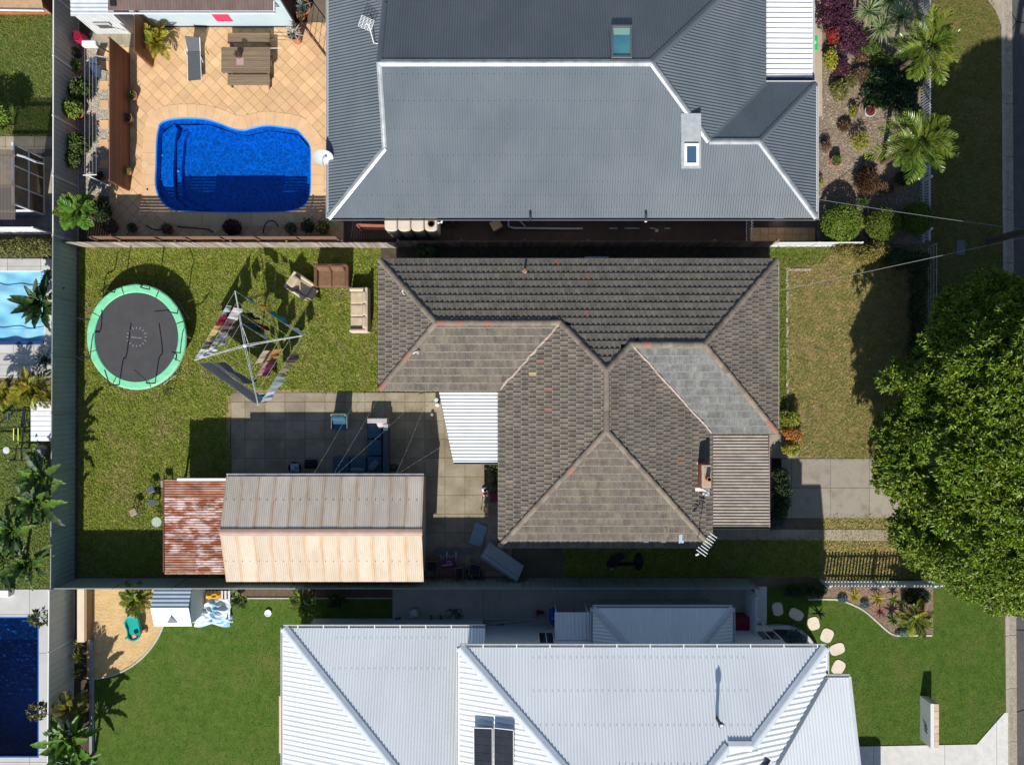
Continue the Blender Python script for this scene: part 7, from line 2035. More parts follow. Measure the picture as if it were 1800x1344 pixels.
# black tipped chair in the side passage
bc = thing("swivel_chair", "black padded office chair lying on its side in the shaded passage", "chair", tuple(P(1105,988)))
m_bk = mat("black vinyl", (.006,.006,.009), rough=.6)
m = MB(); q = MB().lathe([(.02,0),(.20,.01),(.25,.05),(.25,.12),(.18,.17),(.02,.18)], (0,0,0), 18, cap0=False, cap1=False, sx=.8, sy=1.55)
cc = P(1123,987,.12); q.V = [(x+cc.x, y+cc.y, z+cc.z-.12) for x, y, z in q.V]; q.build("seat", m_bk, bc, smooth=True)
MB().tube([P(1117,991,.16), P(1085,992,.16)], .07, 8).build("stem", m_bk, bc)
w_ = [P(1066,989,.05), P(1075,979,.2), P(1094,973,.30), P(1099,978,.32), P(1090,986,.3), P(1078,998,.2), P(1066,996,.05)]
MB().slab(w_, .16).build("backrest", m_bk, bc)
MB().lathe([(.03,0),(.03,.05)], tuple(P(1075.5,999,.16)), 8).build("castor", white_paint, bc)

# ---- string lights above the patio
st = thing("string_lights", "string of small bulbs on thin wires over the shaded patio", "string lights", tuple(P(640,760)))
for a, b in (((548,838),(634,686)),((583,838),(672,686)),((586,838),(752,686)),((694,838),(756,690)),((690,838),(774,786))):
    p, q = P(a[0], a[1], 2.12), P(b[0], b[1], 2.40); pts = [p.lerp(q, k/16)-V3((0,0,.22*math.sin(math.pi*k/16))) for k in range(17)]
    MB().tube(pts, .003, 4).build("wire", mat("pale wire", (.22,.235,.24), rough=.6), st)
    m = MB()
    for k in range(1, 16, 2): m.lathe([(.004,.02),(.013,.0),(.016,-.014),(.008,-.03)], tuple(pts[k]-V3((0,0,.03))), 6)
    m.build("bulbs", mat("clear bulb", (.38,.38,.35), rough=.2), st)
# ---- television aerial at the tiled roof's lower corner
an = thing("tv_antenna", "white toothed television aerial on a mast above the tiled roof's lower right corner", "aerial", tuple(P(1236,940,3.0)))
mb0 = P(1226,944,2.75); mt1 = V3((mb0.x+.02, mb0.y-.02, 4.25))
MB().tube([mb0, mt1], .018, 6).build("mast", galv, an)
b0, b1 = P(1255,939,4.2), P(1230,974,4.2)
mast_top = b0.lerp(b1,.45)
MB().tube([mt1, mast_top], .016, 6).build("offset_arm", galv, an)
MB().tube([b0, b1], .02, 6).build("boom", black_metal, an)
d = (b1-b0).normalized(); s = V3((-d.y, d.x, 0))
for k in range(8):
    q = b0.lerp(b1, .04+.125*k); w_ = .17 + (.06 if k > 5 else 0)
    MB().tube([q-s*w_+V3((0,0,.02)), q+s*w_+V3((0,0,.02))], .017, 5).build("element", white_paint, an)
MB().tube([b1-s*.05, b1+d*.12-s*.12], .04, 6).build("end_box", white_paint, an)
# ---- overhead service wires and power pole
pw = thing("power_pole", "dark timber power pole by the kerb, leaning out of the picture's right edge", "power pole", tuple(P(1740,424)))
pb0 = P(1740,424,0)
MB().tube([pb0-V3((0,0,.1)), pb0+V3((0,0,10.5))], .17, 12, .12).build("pole", mat("weathered pole timber", (.11,.09,.07), (.07,.06,.05), 8, .9, stretch=(1,1,.15)), pw)
MB().box(pb0.x-.06, pb0.x+.06, pb0.y-1.1, pb0.y+1.1, 9.4, 9.55).build("crossarm", MATS["weathered pole timber"], pw)
for k in range(4): MB().lathe([(.04,0),(.06,.08),(.03,.16)], (pb0.x, pb0.y-.9+.6*k, 9.55), 8).build("insulator", white_paint, pw)
def sag(p, q, s, n=24): return [p.lerp(q, k/n)-V3((0,0,s*4*(k/n)*(1-k/n))) for k in range(n+1)]
MB().tube(sag(P(1436,350,2.95), P(2150,446,8.6), .35), .008, 5).solo("service_wire", mat("grey cable", (.20,.21,.22), rough=.6), "overhead cable crossing above the clipped round bushes", "cable")
MB().tube(sag(P(1364,512,2.65), P(2080,356,8.6), .3), .0105, 5).solo("service_wire", MATS["grey cable"], "overhead cable crossing the dry front lawn into the tree shade", "cable")
MB().box(P(1681,0).x, P(1696,0).x, P(0,448).y, P(0,422).y, .0, .035).solo("pit_lid", mat("grey pit lid", (.16,.16,.165), (.13,.13,.135), 4, .9), "grey rectangular service pit lid in the shaded verge", "pit lid")
MB().box(P(1356,0).x, P(1373,0).x, P(0,834).y, P(0,806).y, .03, .05).solo("door_mat", mat("black mat", (.012,.012,.014), rough=.95), "black door mat on the porch path beside the carport", "mat")
MB().tube([P(1366,758,.1), P(1380,772,.05)], .025, 6).solo("fallen_branch", bark, "thin brown branch beside the tiled house's front corner", "branch")
# ================================================================ NEIGHBOURS' THINGS
# ---- pool terrace: building at the top edge, garden shed
pv_ = thing("pool_house", "long low building with a brown ribbed roof, pale blue wall and pink panel", "building", tuple(P(390, 20)))
m_bw = mat("pale blue wall", (.40,.50,.54), (.36,.46,.50), 1.5, .7)
x0, x1, yw = P(256,48).x, P(521,48).x, P(0,48).y
MB().box(x0, x1, yw, yw+.12, 0, 2.5).build("wall", m_bw, pv_)
MB().box(x1-.12, x1, yw+.123, yw+4, 0, 2.5).build("wall", mat("dark brown wall", (.075,.035,.028), rough=.8), pv_)
MB().box(x0, x1, yw-.02, yw-.002, 0, .13).build("plinth", mat("navy skirting", (.02,.03,.055), rough=.6), pv_)
m_brf = mat("brown ribbed roof", (.17,.115,.10), (.12,.085,.075), 3, .7, stretch=(1,.2,1), c3=(.22,.17,.14), scale3=2, amt3=.4)
ez = 2.45
corr([P(190,19,ez),P(481,19,ez),P(481,-120,ez+.5),P(190,-120,ez+.5)], (0,1,.1), .13, .03).build("roof_sheet", m_brf, pv_)
gutter(P(187,19,ez), P(483,19,ez), .10, .10, (0,-1,0)).build("gutter", white_metal, pv_)
MB().box(P(196,0,ez).x, P(206,0,ez).x, P(0,12,ez).y, P(0,2,ez).y, ez+.02, ez+.14).build("roof_box", black_metal, pv_)
a, b = P(376,0,1.0), P(404,0,1.0)
MB().box(a.x, b.x, yw-.03, yw-.003, .62, 1.32).build("panel", mat("pink red panel", (.62,.03,.10), rough=.5), pv_)
MB().box(P(481,0,ez).x, P(483,0,ez).x, P(0,19,ez).y, yw+3, ez-.1, ez+.05).build("barge", white_metal, pv_)
gs = thing("garden_shed", "small ribbed pale metal garden shed with a dark vent, by the beige fence", "shed", tuple(P(200, 30)))
m_sh = mat("zinc shed sheet", (.55,.58,.60), (.46,.49,.52), 2.5, .5)
sx0, sx1, sy0, sy1 = P(168,0).x, P(236,0).x, P(0,60).y, P(0,-25).y
q = ribbed_panel(sx1-sx0, 1.85, 12, .02); q.V = [(x+(sx0+sx1)/2, -y+sy0, z) for x, y, z in q.V]; q.F = [tuple(reversed(f)) for f in q.F]; q.build("front_wall", m_sh, gs)
q = ribbed_panel(sy1-sy0, 1.85, 12, .02); q.V = [(y+sx1, x+(sy0+sy1)/2, z) for x, y, z in q.V]; q.build("side_wall", m_sh, gs)
MB().box(sx0, sx0+.03, sy0, sy1, 0, 1.85).build("side_wall", m_sh, gs)
corr([V3((sx0-.08,sy0-.06,1.88)),V3((sx1+.02,sy0-.06,1.88)),V3((sx1+.02,sy1,1.98)),V3((sx0-.08,sy1,1.98))], (1,0,0), .17, .03, .35).build("roof_sheet", m_sh, gs)
o = MB().box((sx0+sx1)/2-.35, (sx0+sx1)/2+.35, sy0-.05, sy0-.025, .95, 1.25).build("vent", mat("vent grey", (.10,.10,.10), rough=.6), gs)
for k in range(4): MB().box((sx0+sx1)/2-.33, (sx0+sx1)/2+.33, sy0-.065, sy0-.052, .98+k*.07, 1.01+k*.07).build("louvre", m_sh, o)
# ---- outdoor table, bench, lounger
m_tk = mat("weathered teak", (.24,.175,.115), (.17,.125,.085), 4, .85, rnd=.16, stretch=(.4,6,1), grain=.1, coord='P')
tbl = thing("outdoor_table", "weathered slatted timber table on the sandstone terrace", "table", tuple(P(434,104)))
a, b = P(389,128,.74), P(475,83,.74); n_ = 13; w = (a.y-b.y)/n_
for k in range(n_): MB().box(a.x, b.x, a.y-w*k-abs(w)*0, a.y-w*(k+1)+ (.008), .715, .74).build("slat", m_tk, tbl) if False else MB().box(a.x, b.x, a.y+abs(w)*k+.004, a.y+abs(w)*(k+1)-.004, .715, .74).build("slat", m_tk, tbl)
for x in (a.x+.05, b.x-.14): MB().box(x, x+.09, a.y-.02, b.y+.02, .66, .713).build("end_rail", m_tk, tbl)
for x in (a.x+.12, b.x-.2):
    for y in (a.y+.1, b.y-.18): MB().box(x, x+.08, y, y+.08, 0, .66).build("leg", m_tk, tbl)
for x in (a.x+.10, b.x-.2): MB().box(x+.01, x+.08, a.y+.18, b.y-.18, .2, .27).build("stretcher", m_tk, tbl)
def bench(label, y0, y1):
    t = thing("bench", label, "bench", tuple(P(437,(y0+y1)/2)), group="timber benches at the outdoor table")
    a, b = P(400,y1,.44), P(474,y0,.44); w = abs(b.y-a.y)/4
    for k in range(4): MB().box(a.x, b.x, a.y+w*k+.005, a.y+w*(k+1)-.005, .415, .44).build("slat", m_tk, t)
    for x in (a.x+.05, b.x-.13):
        for y in (a.y+.02, b.y-.09): MB().box(x, x+.07, y, y+.07, 0, .412).build("leg", m_tk, t)
    MB().box(b.x-.10, b.x-.05, a.y-.12, b.y+.25, .2, .26).build("brace", m_tk, t)
bench("slatted timber bench on the sunny south side of the outdoor table", 131, 150)
bench("slatted timber bench in shadow on the north side of the outdoor table", 58, 76)
MB().tube([P(470,70,.45), P(504,70.5,.45)], .014, 5).solo("broom_pole", bark, "thin brown pole lying across the shaded bench end", "pole")
MB().tube([P(473,85,.72), P(495,84.6,.68)], .014, 5).solo("white_pole", white_metal, "thin white pole poking out from the outdoor table's corner", "pole")
tp = pot("small clay pot with a dark plant standing on the outdoor table", 421, 100, .13, .22, mat("dark clay", (.2,.09,.06), rough=.8), ("leafy", lf_bronze, .14, 160))
tp.location = tuple(P(421,100,.745))
MB().box(-.16,.16,-.16,.16,0,.006).solo("table_mat", mat("pink grey tile mat", (.36,.26,.24), rough=.8), "square pinkish mat under the pot on the outdoor table", "mat", origin=V3((0,0,0))).location = tuple(P(422,108,.742))
tp.location.z += .008
lo = thing("sun_lounger", "grey mesh sun lounger with white side rails on the terrace", "sun lounger", tuple(P(341,105)))
m_ms = mat("grey mesh fabric", (.085,.095,.105), (.07,.078,.088), 14, .8, grain=.1)
bk = [P(325,63,.85), P(349,66,.85), P(351,90,.38), P(330,90,.38)]
thick(bk, V3((0,.6,.8)).normalized(), .03).build("backrest", m_ms, lo)
thick([P(330,91,.38), P(351,91,.38), P(353,140,.36), P(331,142,.36)], V3((0,0,1)), .03).build("seat", m_ms, lo)
for p, q in ((P(329,62,.85),P(329,90,.36)),(P(329,90,.36),P(330,142,.34)),(P(351,66,.85),P(352,90,.36)),(P(352,90,.36),P(354,141,.34)),(P(352,98,.45),P(357,110,.48)),(P(328,98,.42),P(324,86,.5))):
    MB().tube([p, q], .018, 6).build("rail", white_metal, lo)
for a, b in ((331,95),(352,95),(332,138),(353,137)): MB().tube([P(a,b,.35), P(a,b,0)*1.0], .018, 6).build("leg", white_metal, lo)
# ---- retractable cord line, hose reel, chair on the gravel
rc = thing("retractable_clothesline", "white wall mounted cord clothesline stretched above the gravel strip", "clothesline", tuple(P(175,95)))
MB().obox(P(158,77.5,1.75), (.62,.26,.24), .02, bev=.05).build("case", white_metal, rc)
MB().tube([P(171,80,1.72), P(192,92,1.5)], .03, 6).build("bracket", black_metal, rc)
for x in (149, 157, 163, 169): MB().tube([P(x,84,1.7), P(x,308,1.62)], .0042, 4).build("cord", white_metal, rc)
MB().tube([P(146,308,1.62), P(170,307,1.62)], .02, 6).build("end_bar", white_metal, rc)
MB().tube([P(157,310,1.6), P(191,326,.9)], .022, 6).build("end_post", white_metal, rc)
hr = thing("hose_reel", "red coiled hose on a reel at the top of the gravel strip", "hose reel", tuple(P(152,76)))
MB().tube([(.22*math.cos(a*.7)*(1-.0012*a), .22*math.sin(a*.7), .25+.012*a) for a in range(0, 46)], .03, 6).build("hose", mat("red hose", (.42,.015,.06), (.34,.01,.05), 4, .45), hr, local=True)
MB().lathe([(.2,.18),(.06,.22),(.06,.8),(.2,.84)], (0,0,0), 14).build("drum", mat("dark red drum", (.2,.01,.03), rough=.5), hr, local=True)
dc = thing("camp_chair", "navy canvas camp chair on the gravel under the cords", "chair", tuple(P(166,118)))
m_cv = mat("navy canvas", (.03,.05,.10), (.04,.065,.13), 4, .9)
thick([P(157,112,.42), P(176,116,.42), P(178,137,.4), P(160,133,.4)], V3((0,0,1)), .02).build("seat", m_cv, dc)
thick([P(157,110,.42), P(172,112,.42), P(168,102,.85), P(155,102,.85)], V3((0,-1,.2)).normalized(), .02).build("backrest", m_cv, dc)
for a, b in ((157,112),(176,116),(178,137),(160,133)): MB().tube([P(a,b,.42), P(a,b,.42)*1.0-V3((0,0,.42))], .012, 5).build("leg", galv, dc)
# ---- shaded hoses by the pool
for pts, lab in (([(257,396),(270,403),(292,404)],"blue pool hose lying in the shade, left piece"),([(311,398),(345,401),(365,403),(375,408)],"blue pool hose lying in the shade, middle piece"),([(462,410),(466,395),(474,388),(483,390),(489,398)],"arched blue pool hose in the shade near the navy pots")):
    MB().tube(curve_pts([P(a, b, .05+(.25 if lab.startswith("arched") and 0 < i < 4 else 0)) for i, (a, b) in enumerate(pts)], 6), .03, 6).solo("pool_hose", mat("blue hose", (.015,.035,.13), rough=.4), lab, "hose", smooth=True)
# ---- passage below the charcoal roof
wt = thing("water_tank", "cream slimline water tank with rounded lobes in the passage under the charcoal eave", "water tank", tuple(P(722,398)))
m_tank = mat("cream tank plastic", (.62,.55,.46), (.55,.48,.40), 2, .55)
tx0, tx1, ty, tz = P(675,0,1.7).x, P(769,0,1.7).x, P(0,405.5,1.7).y, 1.7
n_ = 4; w = (tx1-tx0)/n_; m = MB()
for k in range(n_):
    cx_ = tx0+w*(k+.5); ol = []
    for a in range(0, 181, 15): ol.append((cx_-w*.48*math.cos(R(a)), ty+.22-.22*math.sin(R(a))**.6))
    ol += [(cx_+w*.48, ty+.62), (cx_-w*.48, ty+.62)]
    n2 = len(ol); c_ = (sum(p[0] for p in ol)/n2, sum(p[1] for p in ol)/n2)
    V = [(x,y,0) for x,y in ol]+[(x,y,tz-.07) for x,y in ol]+[(c_[0]+(x-c_[0])*.88, c_[1]+(y-c_[1])*.88, tz) for x,y in ol]
    m = MB().add(V, [(i,(i+1)%n2,n2+(i+1)%n2,n2+i) for i in range(n2)]+[(n2+i,n2+(i+1)%n2,2*n2+(i+1)%n2,2*n2+i) for i in range(n2)]+[tuple(range(2*n2,3*n2))])
    m.build("lobe", m_tank, wt)
lp = P(758,387,tz)
MB().lathe([(.16,0),(.16,.03),(.12,.04),(.11,-.02),(.01,-.02)], (lp.x, ty+.30, tz), 18, cap1=False).build("inlet_strainer", mat("brown strainer", (.12,.07,.04), rough=.7), wt)
MB().tube([(tx1+.02,ty+.35,tz-.1),(tx1+.18,ty+.35,tz+.02),(tx1+.22,ty+.35,tz+.4)], .045, 8).build("inlet_pipe", white_metal, wt)
MB().obox(P(872,396,.2), (.46,.42,.40), .5).solo("cardboard_box", mat("cardboard", (.40,.28,.17), (.34,.23,.14), 3, .9), "open cardboard box in the dark passage under the charcoal eave", "box")
for x, lab in ((789,"dark round pot beside the water tank, left of a pair"),(804,"dark round pot beside the water tank, right of a pair")):
    c = P(x, 392, 0); MB().lathe([(.13,0),(.18,.26),(.19,.28),(.15,.27),(.13,.06)], tuple(c), 14, cap1=False).solo("plant_pot", m_potb, lab, "pot")
wp = thing("drain_pipe", "white drain pipes lying along the dark passage under the charcoal eave", "pipe", tuple(P(955,401)))
m_pvc = mat("grey white pipe", (.36,.38,.42), rough=.5)
MB().tube([P(893,385,.1), P(894,398,.1), P(904,401,.1), P(995,402,.1), P(1024,402,.1)], .05, 8).build("pipe", m_pvc, wp)
MB().tube([P(912,386,.1), P(923,398,.1)], .035, 8).build("branch_pipe", m_pvc, wp)
for x0_, x1_ in ((1071,1085),(1098,1124),(1143,1152),(1168,1178)):
    MB().tube([P(x0_,401.5,.06), P(x1_,401.5,.06)], .03, 6).build("pipe", m_pvc, wp)
MB().lathe([(.08,0),(.08,.06)], tuple(P(1154,405.5,0)), 14).solo("drain_cover", m_pvc, "small round grey drain cover in the passage under the charcoal eave", "drain")
MB().obox(P(1048,454.5,.35), (1.05,.10,.5)).solo("wall_vent", galv, "pale ducted unit in the dark passage behind the tiled house", "unit")
# ---- wheelie bin
bn = thing("wheelie_bin", "bright green lidded wheelie bin under the white verandah's edge", "wheelie bin", tuple(P(1425,75,0)))
c = P(1424,76,1.0)
m_bin = mat("bin body green", (.012,.10,.03), rough=.5); m_lid = mat("bright green lid", (.01,.48,.10), (.012,.42,.09), 4, .45)
m = MB(); a_ = .24; b_ = .30
m.add([(c.x-a_*.8,c.y-b_*.85,.08),(c.x+a_*.8,c.y-b_*.85,.08),(c.x+a_*.8,c.y+b_*.85,.08),(c.x-a_*.8,c.y+b_*.85,.08),(c.x-a_,c.y-b_,.96),(c.x+a_,c.y-b_,.96),(c.x+a_,c.y+b_,.96),(c.x-a_,c.y+b_,.96)], [(3,2,1,0),(0,1,5,4),(1,2,6,5),(2,3,7,6),(3,0,4,7)])
m.build("body", m_bin, bn)
MB().obox((c.x+.02,c.y,.995), (.62,.66,.07), bev=.05).build("lid", m_lid, bn)
MB().lathe([(.06,1.031),(.05,1.034),(.03,1.034)], (c.x+.20,c.y+.02,0), 14, cap0=False, cap1=False).build("number_sticker", white_paint, bn)
for s in (-1,1): MB().lathe([(.10,-.02),(.10,.02)], (c.x-.2, c.y+s*.24, .1), 12).build("wheel", dark_plastic, bn)
# ---- brick house at the upper left corner
bk_ = thing("brick_house", "orange brick house with a white gutter in the upper left corner", "house", tuple(P(20,5)))
m_obk = mat("orange brick", (.42,.13,.055), (.35,.105,.045), 5, .9, rnd=.18)
wx0, wx1, wy = P(-50,0).x, P(91,0).x, P(0,26).y
MB().box(wx0, wx1, wy+.02, wy+4, 0, 2.38).build("wall", mat("brick mortar", (.38,.2,.12), rough=.95), bk_)
bme = MB().obox((0,0,0), (.232,.03,.074)).mesh("brick", m_obk)
for l in range(8):
    for k in range(int((wx1-wx0)/.243)):
        x = wx0+.12+k*.243+(.12 if l % 2 else 0)
        if -23.4 < x < wx1-.1: link("brick", bme, None, bk_, V3((x, wy+.012, .05+l*.086))-worldof(bk_))
gz_ = 2.4
MB().slab([P(-60,11,gz_),P(75,13,gz_),P(62,-60,gz_+.4),P(-60,-60,gz_+.4)], .06).build("roof", mat("tan roof tile", (.40,.25,.14), (.3,.2,.12), 4, .85), bk_)
gutter(P(-60,11,gz_), P(76,13,gz_), .13, .1, (0,-1,0)).build("gutter", white_metal, bk_)
thick([P(64,-8,1.9), P(91,26,.02), P(91,-40,.02), P(64,-60,1.9)], V3((0,0,1)), .05).build("side_screen", mat("dark brown screen", (.12,.055,.035), rough=.8), bk_)
# ---- enclosed patio on the left
ep = thing("patio_cover", "brown ribbed clear patio roof with white framed glass doors at the left edge", "patio cover", tuple(P(30,320)))
pcm = bpy.data.materials.new("smoky polycarbonate"); pcm.use_nodes = True
_b = pcm.node_tree.nodes["Principled BSDF"]; _b.inputs["Base Color"].default_value = (.16,.135,.115,1); _b.inputs["Roughness"].default_value = .3; _b.inputs["Alpha"].default_value = .72
corr([P(-60,264,2.55),P(23,264,2.55),P(27,386,2.55),P(-60,386,2.55)], (0,1,0), .14, .03).build("roof_sheet", pcm, ep)
m_bt = mat("orange batten", (.36,.23,.11), rough=.8)
for y in (273, 326, 370): MB().box(P(-60,0,2.5).x, P(26,0,2.5).x, P(0,y+1.5,2.5).y, P(0,y-1.5,2.5).y, 2.42, 2.52).build("batten", m_bt, ep)
xe = P(79,0).x
m_gls = mat("patio glass", (.04,.05,.055), (.16,.11,.07), 1.6, .06, spec=.6)
for y0_, y1_ in ((281,314),(316,346),(348,377)):
    MB().box(xe-.02, xe+.0, P(0,y1_).y, P(0,y0_).y, .12, 2.2).build("pane", m_gls, ep)
for y in (279, 315, 347, 378): MB().box(xe-.05, xe+.03, P(0,y+1).y, P(0,y-1).y, 0, 2.34).build("post", white_metal, ep)
for z in (.05, 1.2, 2.25): MB().box(xe-.045, xe+.035, P(0,376).y, P(0,281).y, z, z+.08).build("rail", white_metal, ep)
MB().box(P(-60,0).x, xe-.06, P(0,380).y, P(0,376).y, 0, .9).build("low_wall", mat("blue grey wall", (.25,.29,.34), rough=.8), ep)
MB().box(P(-60,0).x, xe-.06, P(0,379.5).y, P(0,377).y, .903, 1.0).build("sill", white_metal, ep)
MB().tube([P(30,272,2.4), P(44,276,2.3), P(62,284,1.9), P(76,287,1.2)], .05, 6).build("rolled_blind", mat("clear rolled blind", (.4,.43,.45), rough=.3), ep)
# ---- exercise frame, lid and ball
gf = thing("exercise_rig", "black steel exercise frame with yellow green bands on the left neighbour's lawn", "exercise frame", tuple(P(40,780)))
zt = 1.25
for p, q in (((-40,752),(38,751)),((-40,788),(75,788)),((13,809),(70,809))):
    MB().tube([P(p[0],p[1],zt*.5), P(q[0],q[1],zt*.5)], .028, 6).build("bar", black_metal, gf)
for p, q in (((44,715),(38,788)),((42,712),(39,752)),((38,788),(38,808)),((-10,750),(32,718)),((41,739),(56,738)),((41,760),(56,760))):
    MB().tube([P(p[0],p[1],zt*.4), P(q[0],q[1],zt*.4)], .04, 6).build("beam", black_metal, gf)
for a, b in ((38,751),(38,788),(13,809),(70,809),(41,716)): MB().tube([P(a,b,zt*.45), P(a,b,zt*.45)*1-V3((0,0,zt*.45))], .03, 6).build("leg", black_metal, gf)
for x in (24, 32): MB().tube([P(x,752,.55), P(x,779,.35)], .026, 5).build("band", mat("lime band", (.55,.62,.03), rough=.6), gf)
for a, b in ((60,788),(58,809),(15,809)): MB().obox(P(a,b,.62), (.10,.05,.05)).build("sleeve", white_paint, gf)
MB().lathe([(.02,0),(.15,.01),(.15,.05),(.02,.06)], tuple(P(12,791,.62)), 18).build("weight_plate", mat("pale plate", (.55,.55,.57), rough=.4), gf)
MB().obox(P(14,732,.75), (.06,.34,.05)).build("handle_pad", mat("steel blue pad", (.05,.1,.15), rough=.6), gf)
pl_ = thing("pump_cover", "white ribbed pump cover box between the palm and the steel fence", "cover", tuple(P(73,740)))
a, b = P(55,775,.6), P(93,705,.6)
MB().box(a.x, b.x, a.y, b.y, 0, .58).build("box", mat("grey box side", (.4,.4,.38), rough=.6), pl_)
for k in range(8):
    w = (b.y-a.y)/8; MB().box(a.x-.02, b.x+.02, a.y+w*k+.008, a.y+w*(k+1)-.008, .583, .61).build("slat", white_metal, pl_)
MB().lathe([(.05,.61),(.04,.66),(.01,.67)], (P(64,766,.6).x, P(64,766,.6).y, 0), 10).build("knob", mat("teal knob", (.03,.2,.17), rough=.5), pl_)
MB().lathe([(.02,.0),(.16,.03),(.24,.14),(.25,.22),(.20,.34),(.08,.42),(.01,.43)], tuple(P(79,790,.0)), 18).solo("exercise_ball", mat("grey ball", (.14,.14,.16), (.2,.2,.22), 4, .4), "grey round cover beside the exercise frame, against the steel fence", "ball", smooth=True)

# ---- lower left yard: sandpit, cubby, deck
cb = thing("cubby_house", "small white cubby house with a blue grey ribbed roof and pyramid vent", "cubby house", tuple(P(300,1075)))
rz_, ez_ = 2.1, 1.75
xl_, xr_ = P(271,0,ez_).x, P(337,0,ez_).x
yr_, ys_, yn_ = P(0,1068,rz_).y, P(0,1100,ez_).y, P(0,1068,rz_).y+.78
face(cb, [(xl_,yn_),(xr_,yn_),(xr_,yr_),(xl_,yr_)], (xl_,yn_), (0,-1), (rz_-ez_)/.78, ez_, mat("blue grey roof sheet", (.46,.54,.60), (.40,.48,.55), 2, .45), .17, .018, ribs=(1,0,0))
MB().slab([V3((xl_,ys_,ez_)),V3((xr_,ys_,ez_)),V3((xr_,yr_,rz_)),V3((xl_,yr_,rz_))], .04).build("sunlit_roof", white_metal, cb)  # same roof as the blue grey slope; sunlight painted in as white
walls(cb, xl_+.06, xr_-.06, ys_+.08, yn_-.08, ez_-.03, m_ww)
vq = P(302,1092,1.85); 
MB().add([vq+V3((-.22,-.05,0)), vq+V3((.25,-.05,0)), vq+V3((0.0,.34,.02)), vq+V3((.0,.05,.36))], [(0,1,3),(1,2,3),(2,0,3),(0,2,1)]).build("pyramid_vent", white_metal, cb)
m_tan = mat("cream deck slat", (.62,.60,.60), (.54,.52,.53), 3, .7, rnd=.06)
pk_ = thing("slatted_deck", "white slatted timber platform under the crumpled pool beside the cubby house", "platform", tuple(P(372,1060)))
for k in range(11): 
    x = P(341+k*6.2,0).x; MB().box(x, x+.10, P(0,1092).y, P(0,1036).y, .14, .18).build("slat", m_tan, pk_)
for y in (1040,1064,1089): MB().box(P(341,0).x, P(409,0).x, P(0,y+2).y, P(0,y-2).y, .02, .138).build("joist", bark, pk_)
m_inf = mat("white blue vinyl", (.70,.74,.78), (.60,.66,.72), 2.2, .35, c3=(.02,.36,.62), scale3=1.7, amt3=1.0)
def crumple(u, v):
    x, y = (u-.5), (v-.5); r_ = math.hypot(x*2, y*2)
    h_ = max(0, 1-r_**4)*.30*(.6+.4*math.sin(9*x+5*math.sin(7*y))*math.cos(8*y+3*math.sin(6*x)))+.05*math.sin(23*x+11*y)*max(0,1-r_)
    e = 1+.12*math.sin(5*math.atan2(y, x+1e-6))
    return (x*1.5*e, y*1.25*e, h_)
m = MB().grid(crumple, 34, 34); c = P(372,1075,.25); m.V = [(x+c.x, y+c.y, z+.19) for x, y, z in m.V]
m.solo("paddling_pool", m_inf, "crumpled white and blue inflatable pool heaped on the slatted platform", "inflatable", smooth=True)
h = heap(.70,.30,.28,5); c = P(373,1047,.3); h.V = [(x+c.x, y+c.y, z+.19) for x, y, z in h.V]
h.solo("yellow_float", mat("yellow orange vinyl", (.75,.36,.02), (.68,.28,.02), 3, .4), "yellow orange inflatable fold behind the crumpled white pool", "inflatable", smooth=True)
h = heap(.40,.36,.26,6); c = P(398,1090,.3); h.V = [(x+c.x, y+c.y, z+.02) for x, y, z in h.V]
h.solo("blue_float", mat("pale blue vinyl", (.30,.55,.72), (.6,.68,.74), 6, .4), "pale blue inflatable corner spilling off the platform onto the grass", "inflatable", smooth=True)
stt = thing("sand_toy", "turquoise plastic sand tray with tan scoops in the sandpit", "sand toy", tuple(P(234,1104)))
ol = curve_pts([P(a, b, .45) for a, b in ((221,1087),(230,1081),(240,1083),(244,1096),(246,1110),(243,1122),(233,1126),(225,1121),(223,1108),(219,1097))], 4, True)
m = MB(); n2 = len(ol); cc = sum(ol, V3((0,0,0)))/n2
rings = [(1.0,.30),(1.03,.44),(1.0,.47),(.90,.46),(.84,.36)]
V = []
for s, z in rings: V += [(cc.x+(p.x-cc.x)*s, cc.y+(p.y-cc.y)*s, z) for p in ol]
m.add(V, [(l*n2+i, l*n2+(i+1)%n2, (l+1)*n2+(i+1)%n2, (l+1)*n2+i) for l in range(4) for i in range(n2)]+[tuple(range(4*n2,5*n2))])
m.F = [tuple(reversed(f)) for f in m.F]
m.build("tray", mat("turquoise plastic", (.01,.36,.30), (.012,.30,.26), 3, .4), stt, smooth=False)
for a, b in ((225,1090),(241,1091),(240,1118),(227,1117)): MB().lathe([(.05,0),(.06,.31)], tuple(P(a,b,0)), 8).build("leg", MATS["turquoise plastic"], stt)
m_sc = mat("tan plastic", (.55,.30,.16), rough=.6)
MB().obox(P(236,1117,.50), (.20,.16,.06), .4, bev=.03).build("scoop", m_sc, stt); MB().obox(P(236,1083,.50), (.26,.06,.05), .3, bev=.02).build("spade", m_sc, stt)
MB().obox(P(253,1109,.10), (.26,.20,.18), .3, bev=.04).solo("sand_bucket", m_sc, "tan toy bucket lying in the sand right of the turquoise tray", "toy")
MB().lathe([(.16,0),(.16,.10),(.15,.11),(.12,.11),(.10,.09)], tuple(P(472,1076,0)), 18).solo("sprinkler_lid", white_paint, "small round white lid on the dark green lawn", "lid")
plb = thing("planter_box", "long beige rendered planter wall beside the sandpit", "planter", tuple(P(142,1080)))
a, b = P(137,1127,.55), P(152,1025,.55)
MB().box(a.x, b.x, a.y, b.y, 0, .54).build("body", mat("tan render", (.34,.22,.13), (.29,.185,.11), 3, .85), plb)
MB().box(a.x-.02, a.x+.30, a.y-.02, b.y, .543, .58).build("capping", mat("cream capping", (.66,.54,.42), (.6,.48,.37), 2, .7), plb)
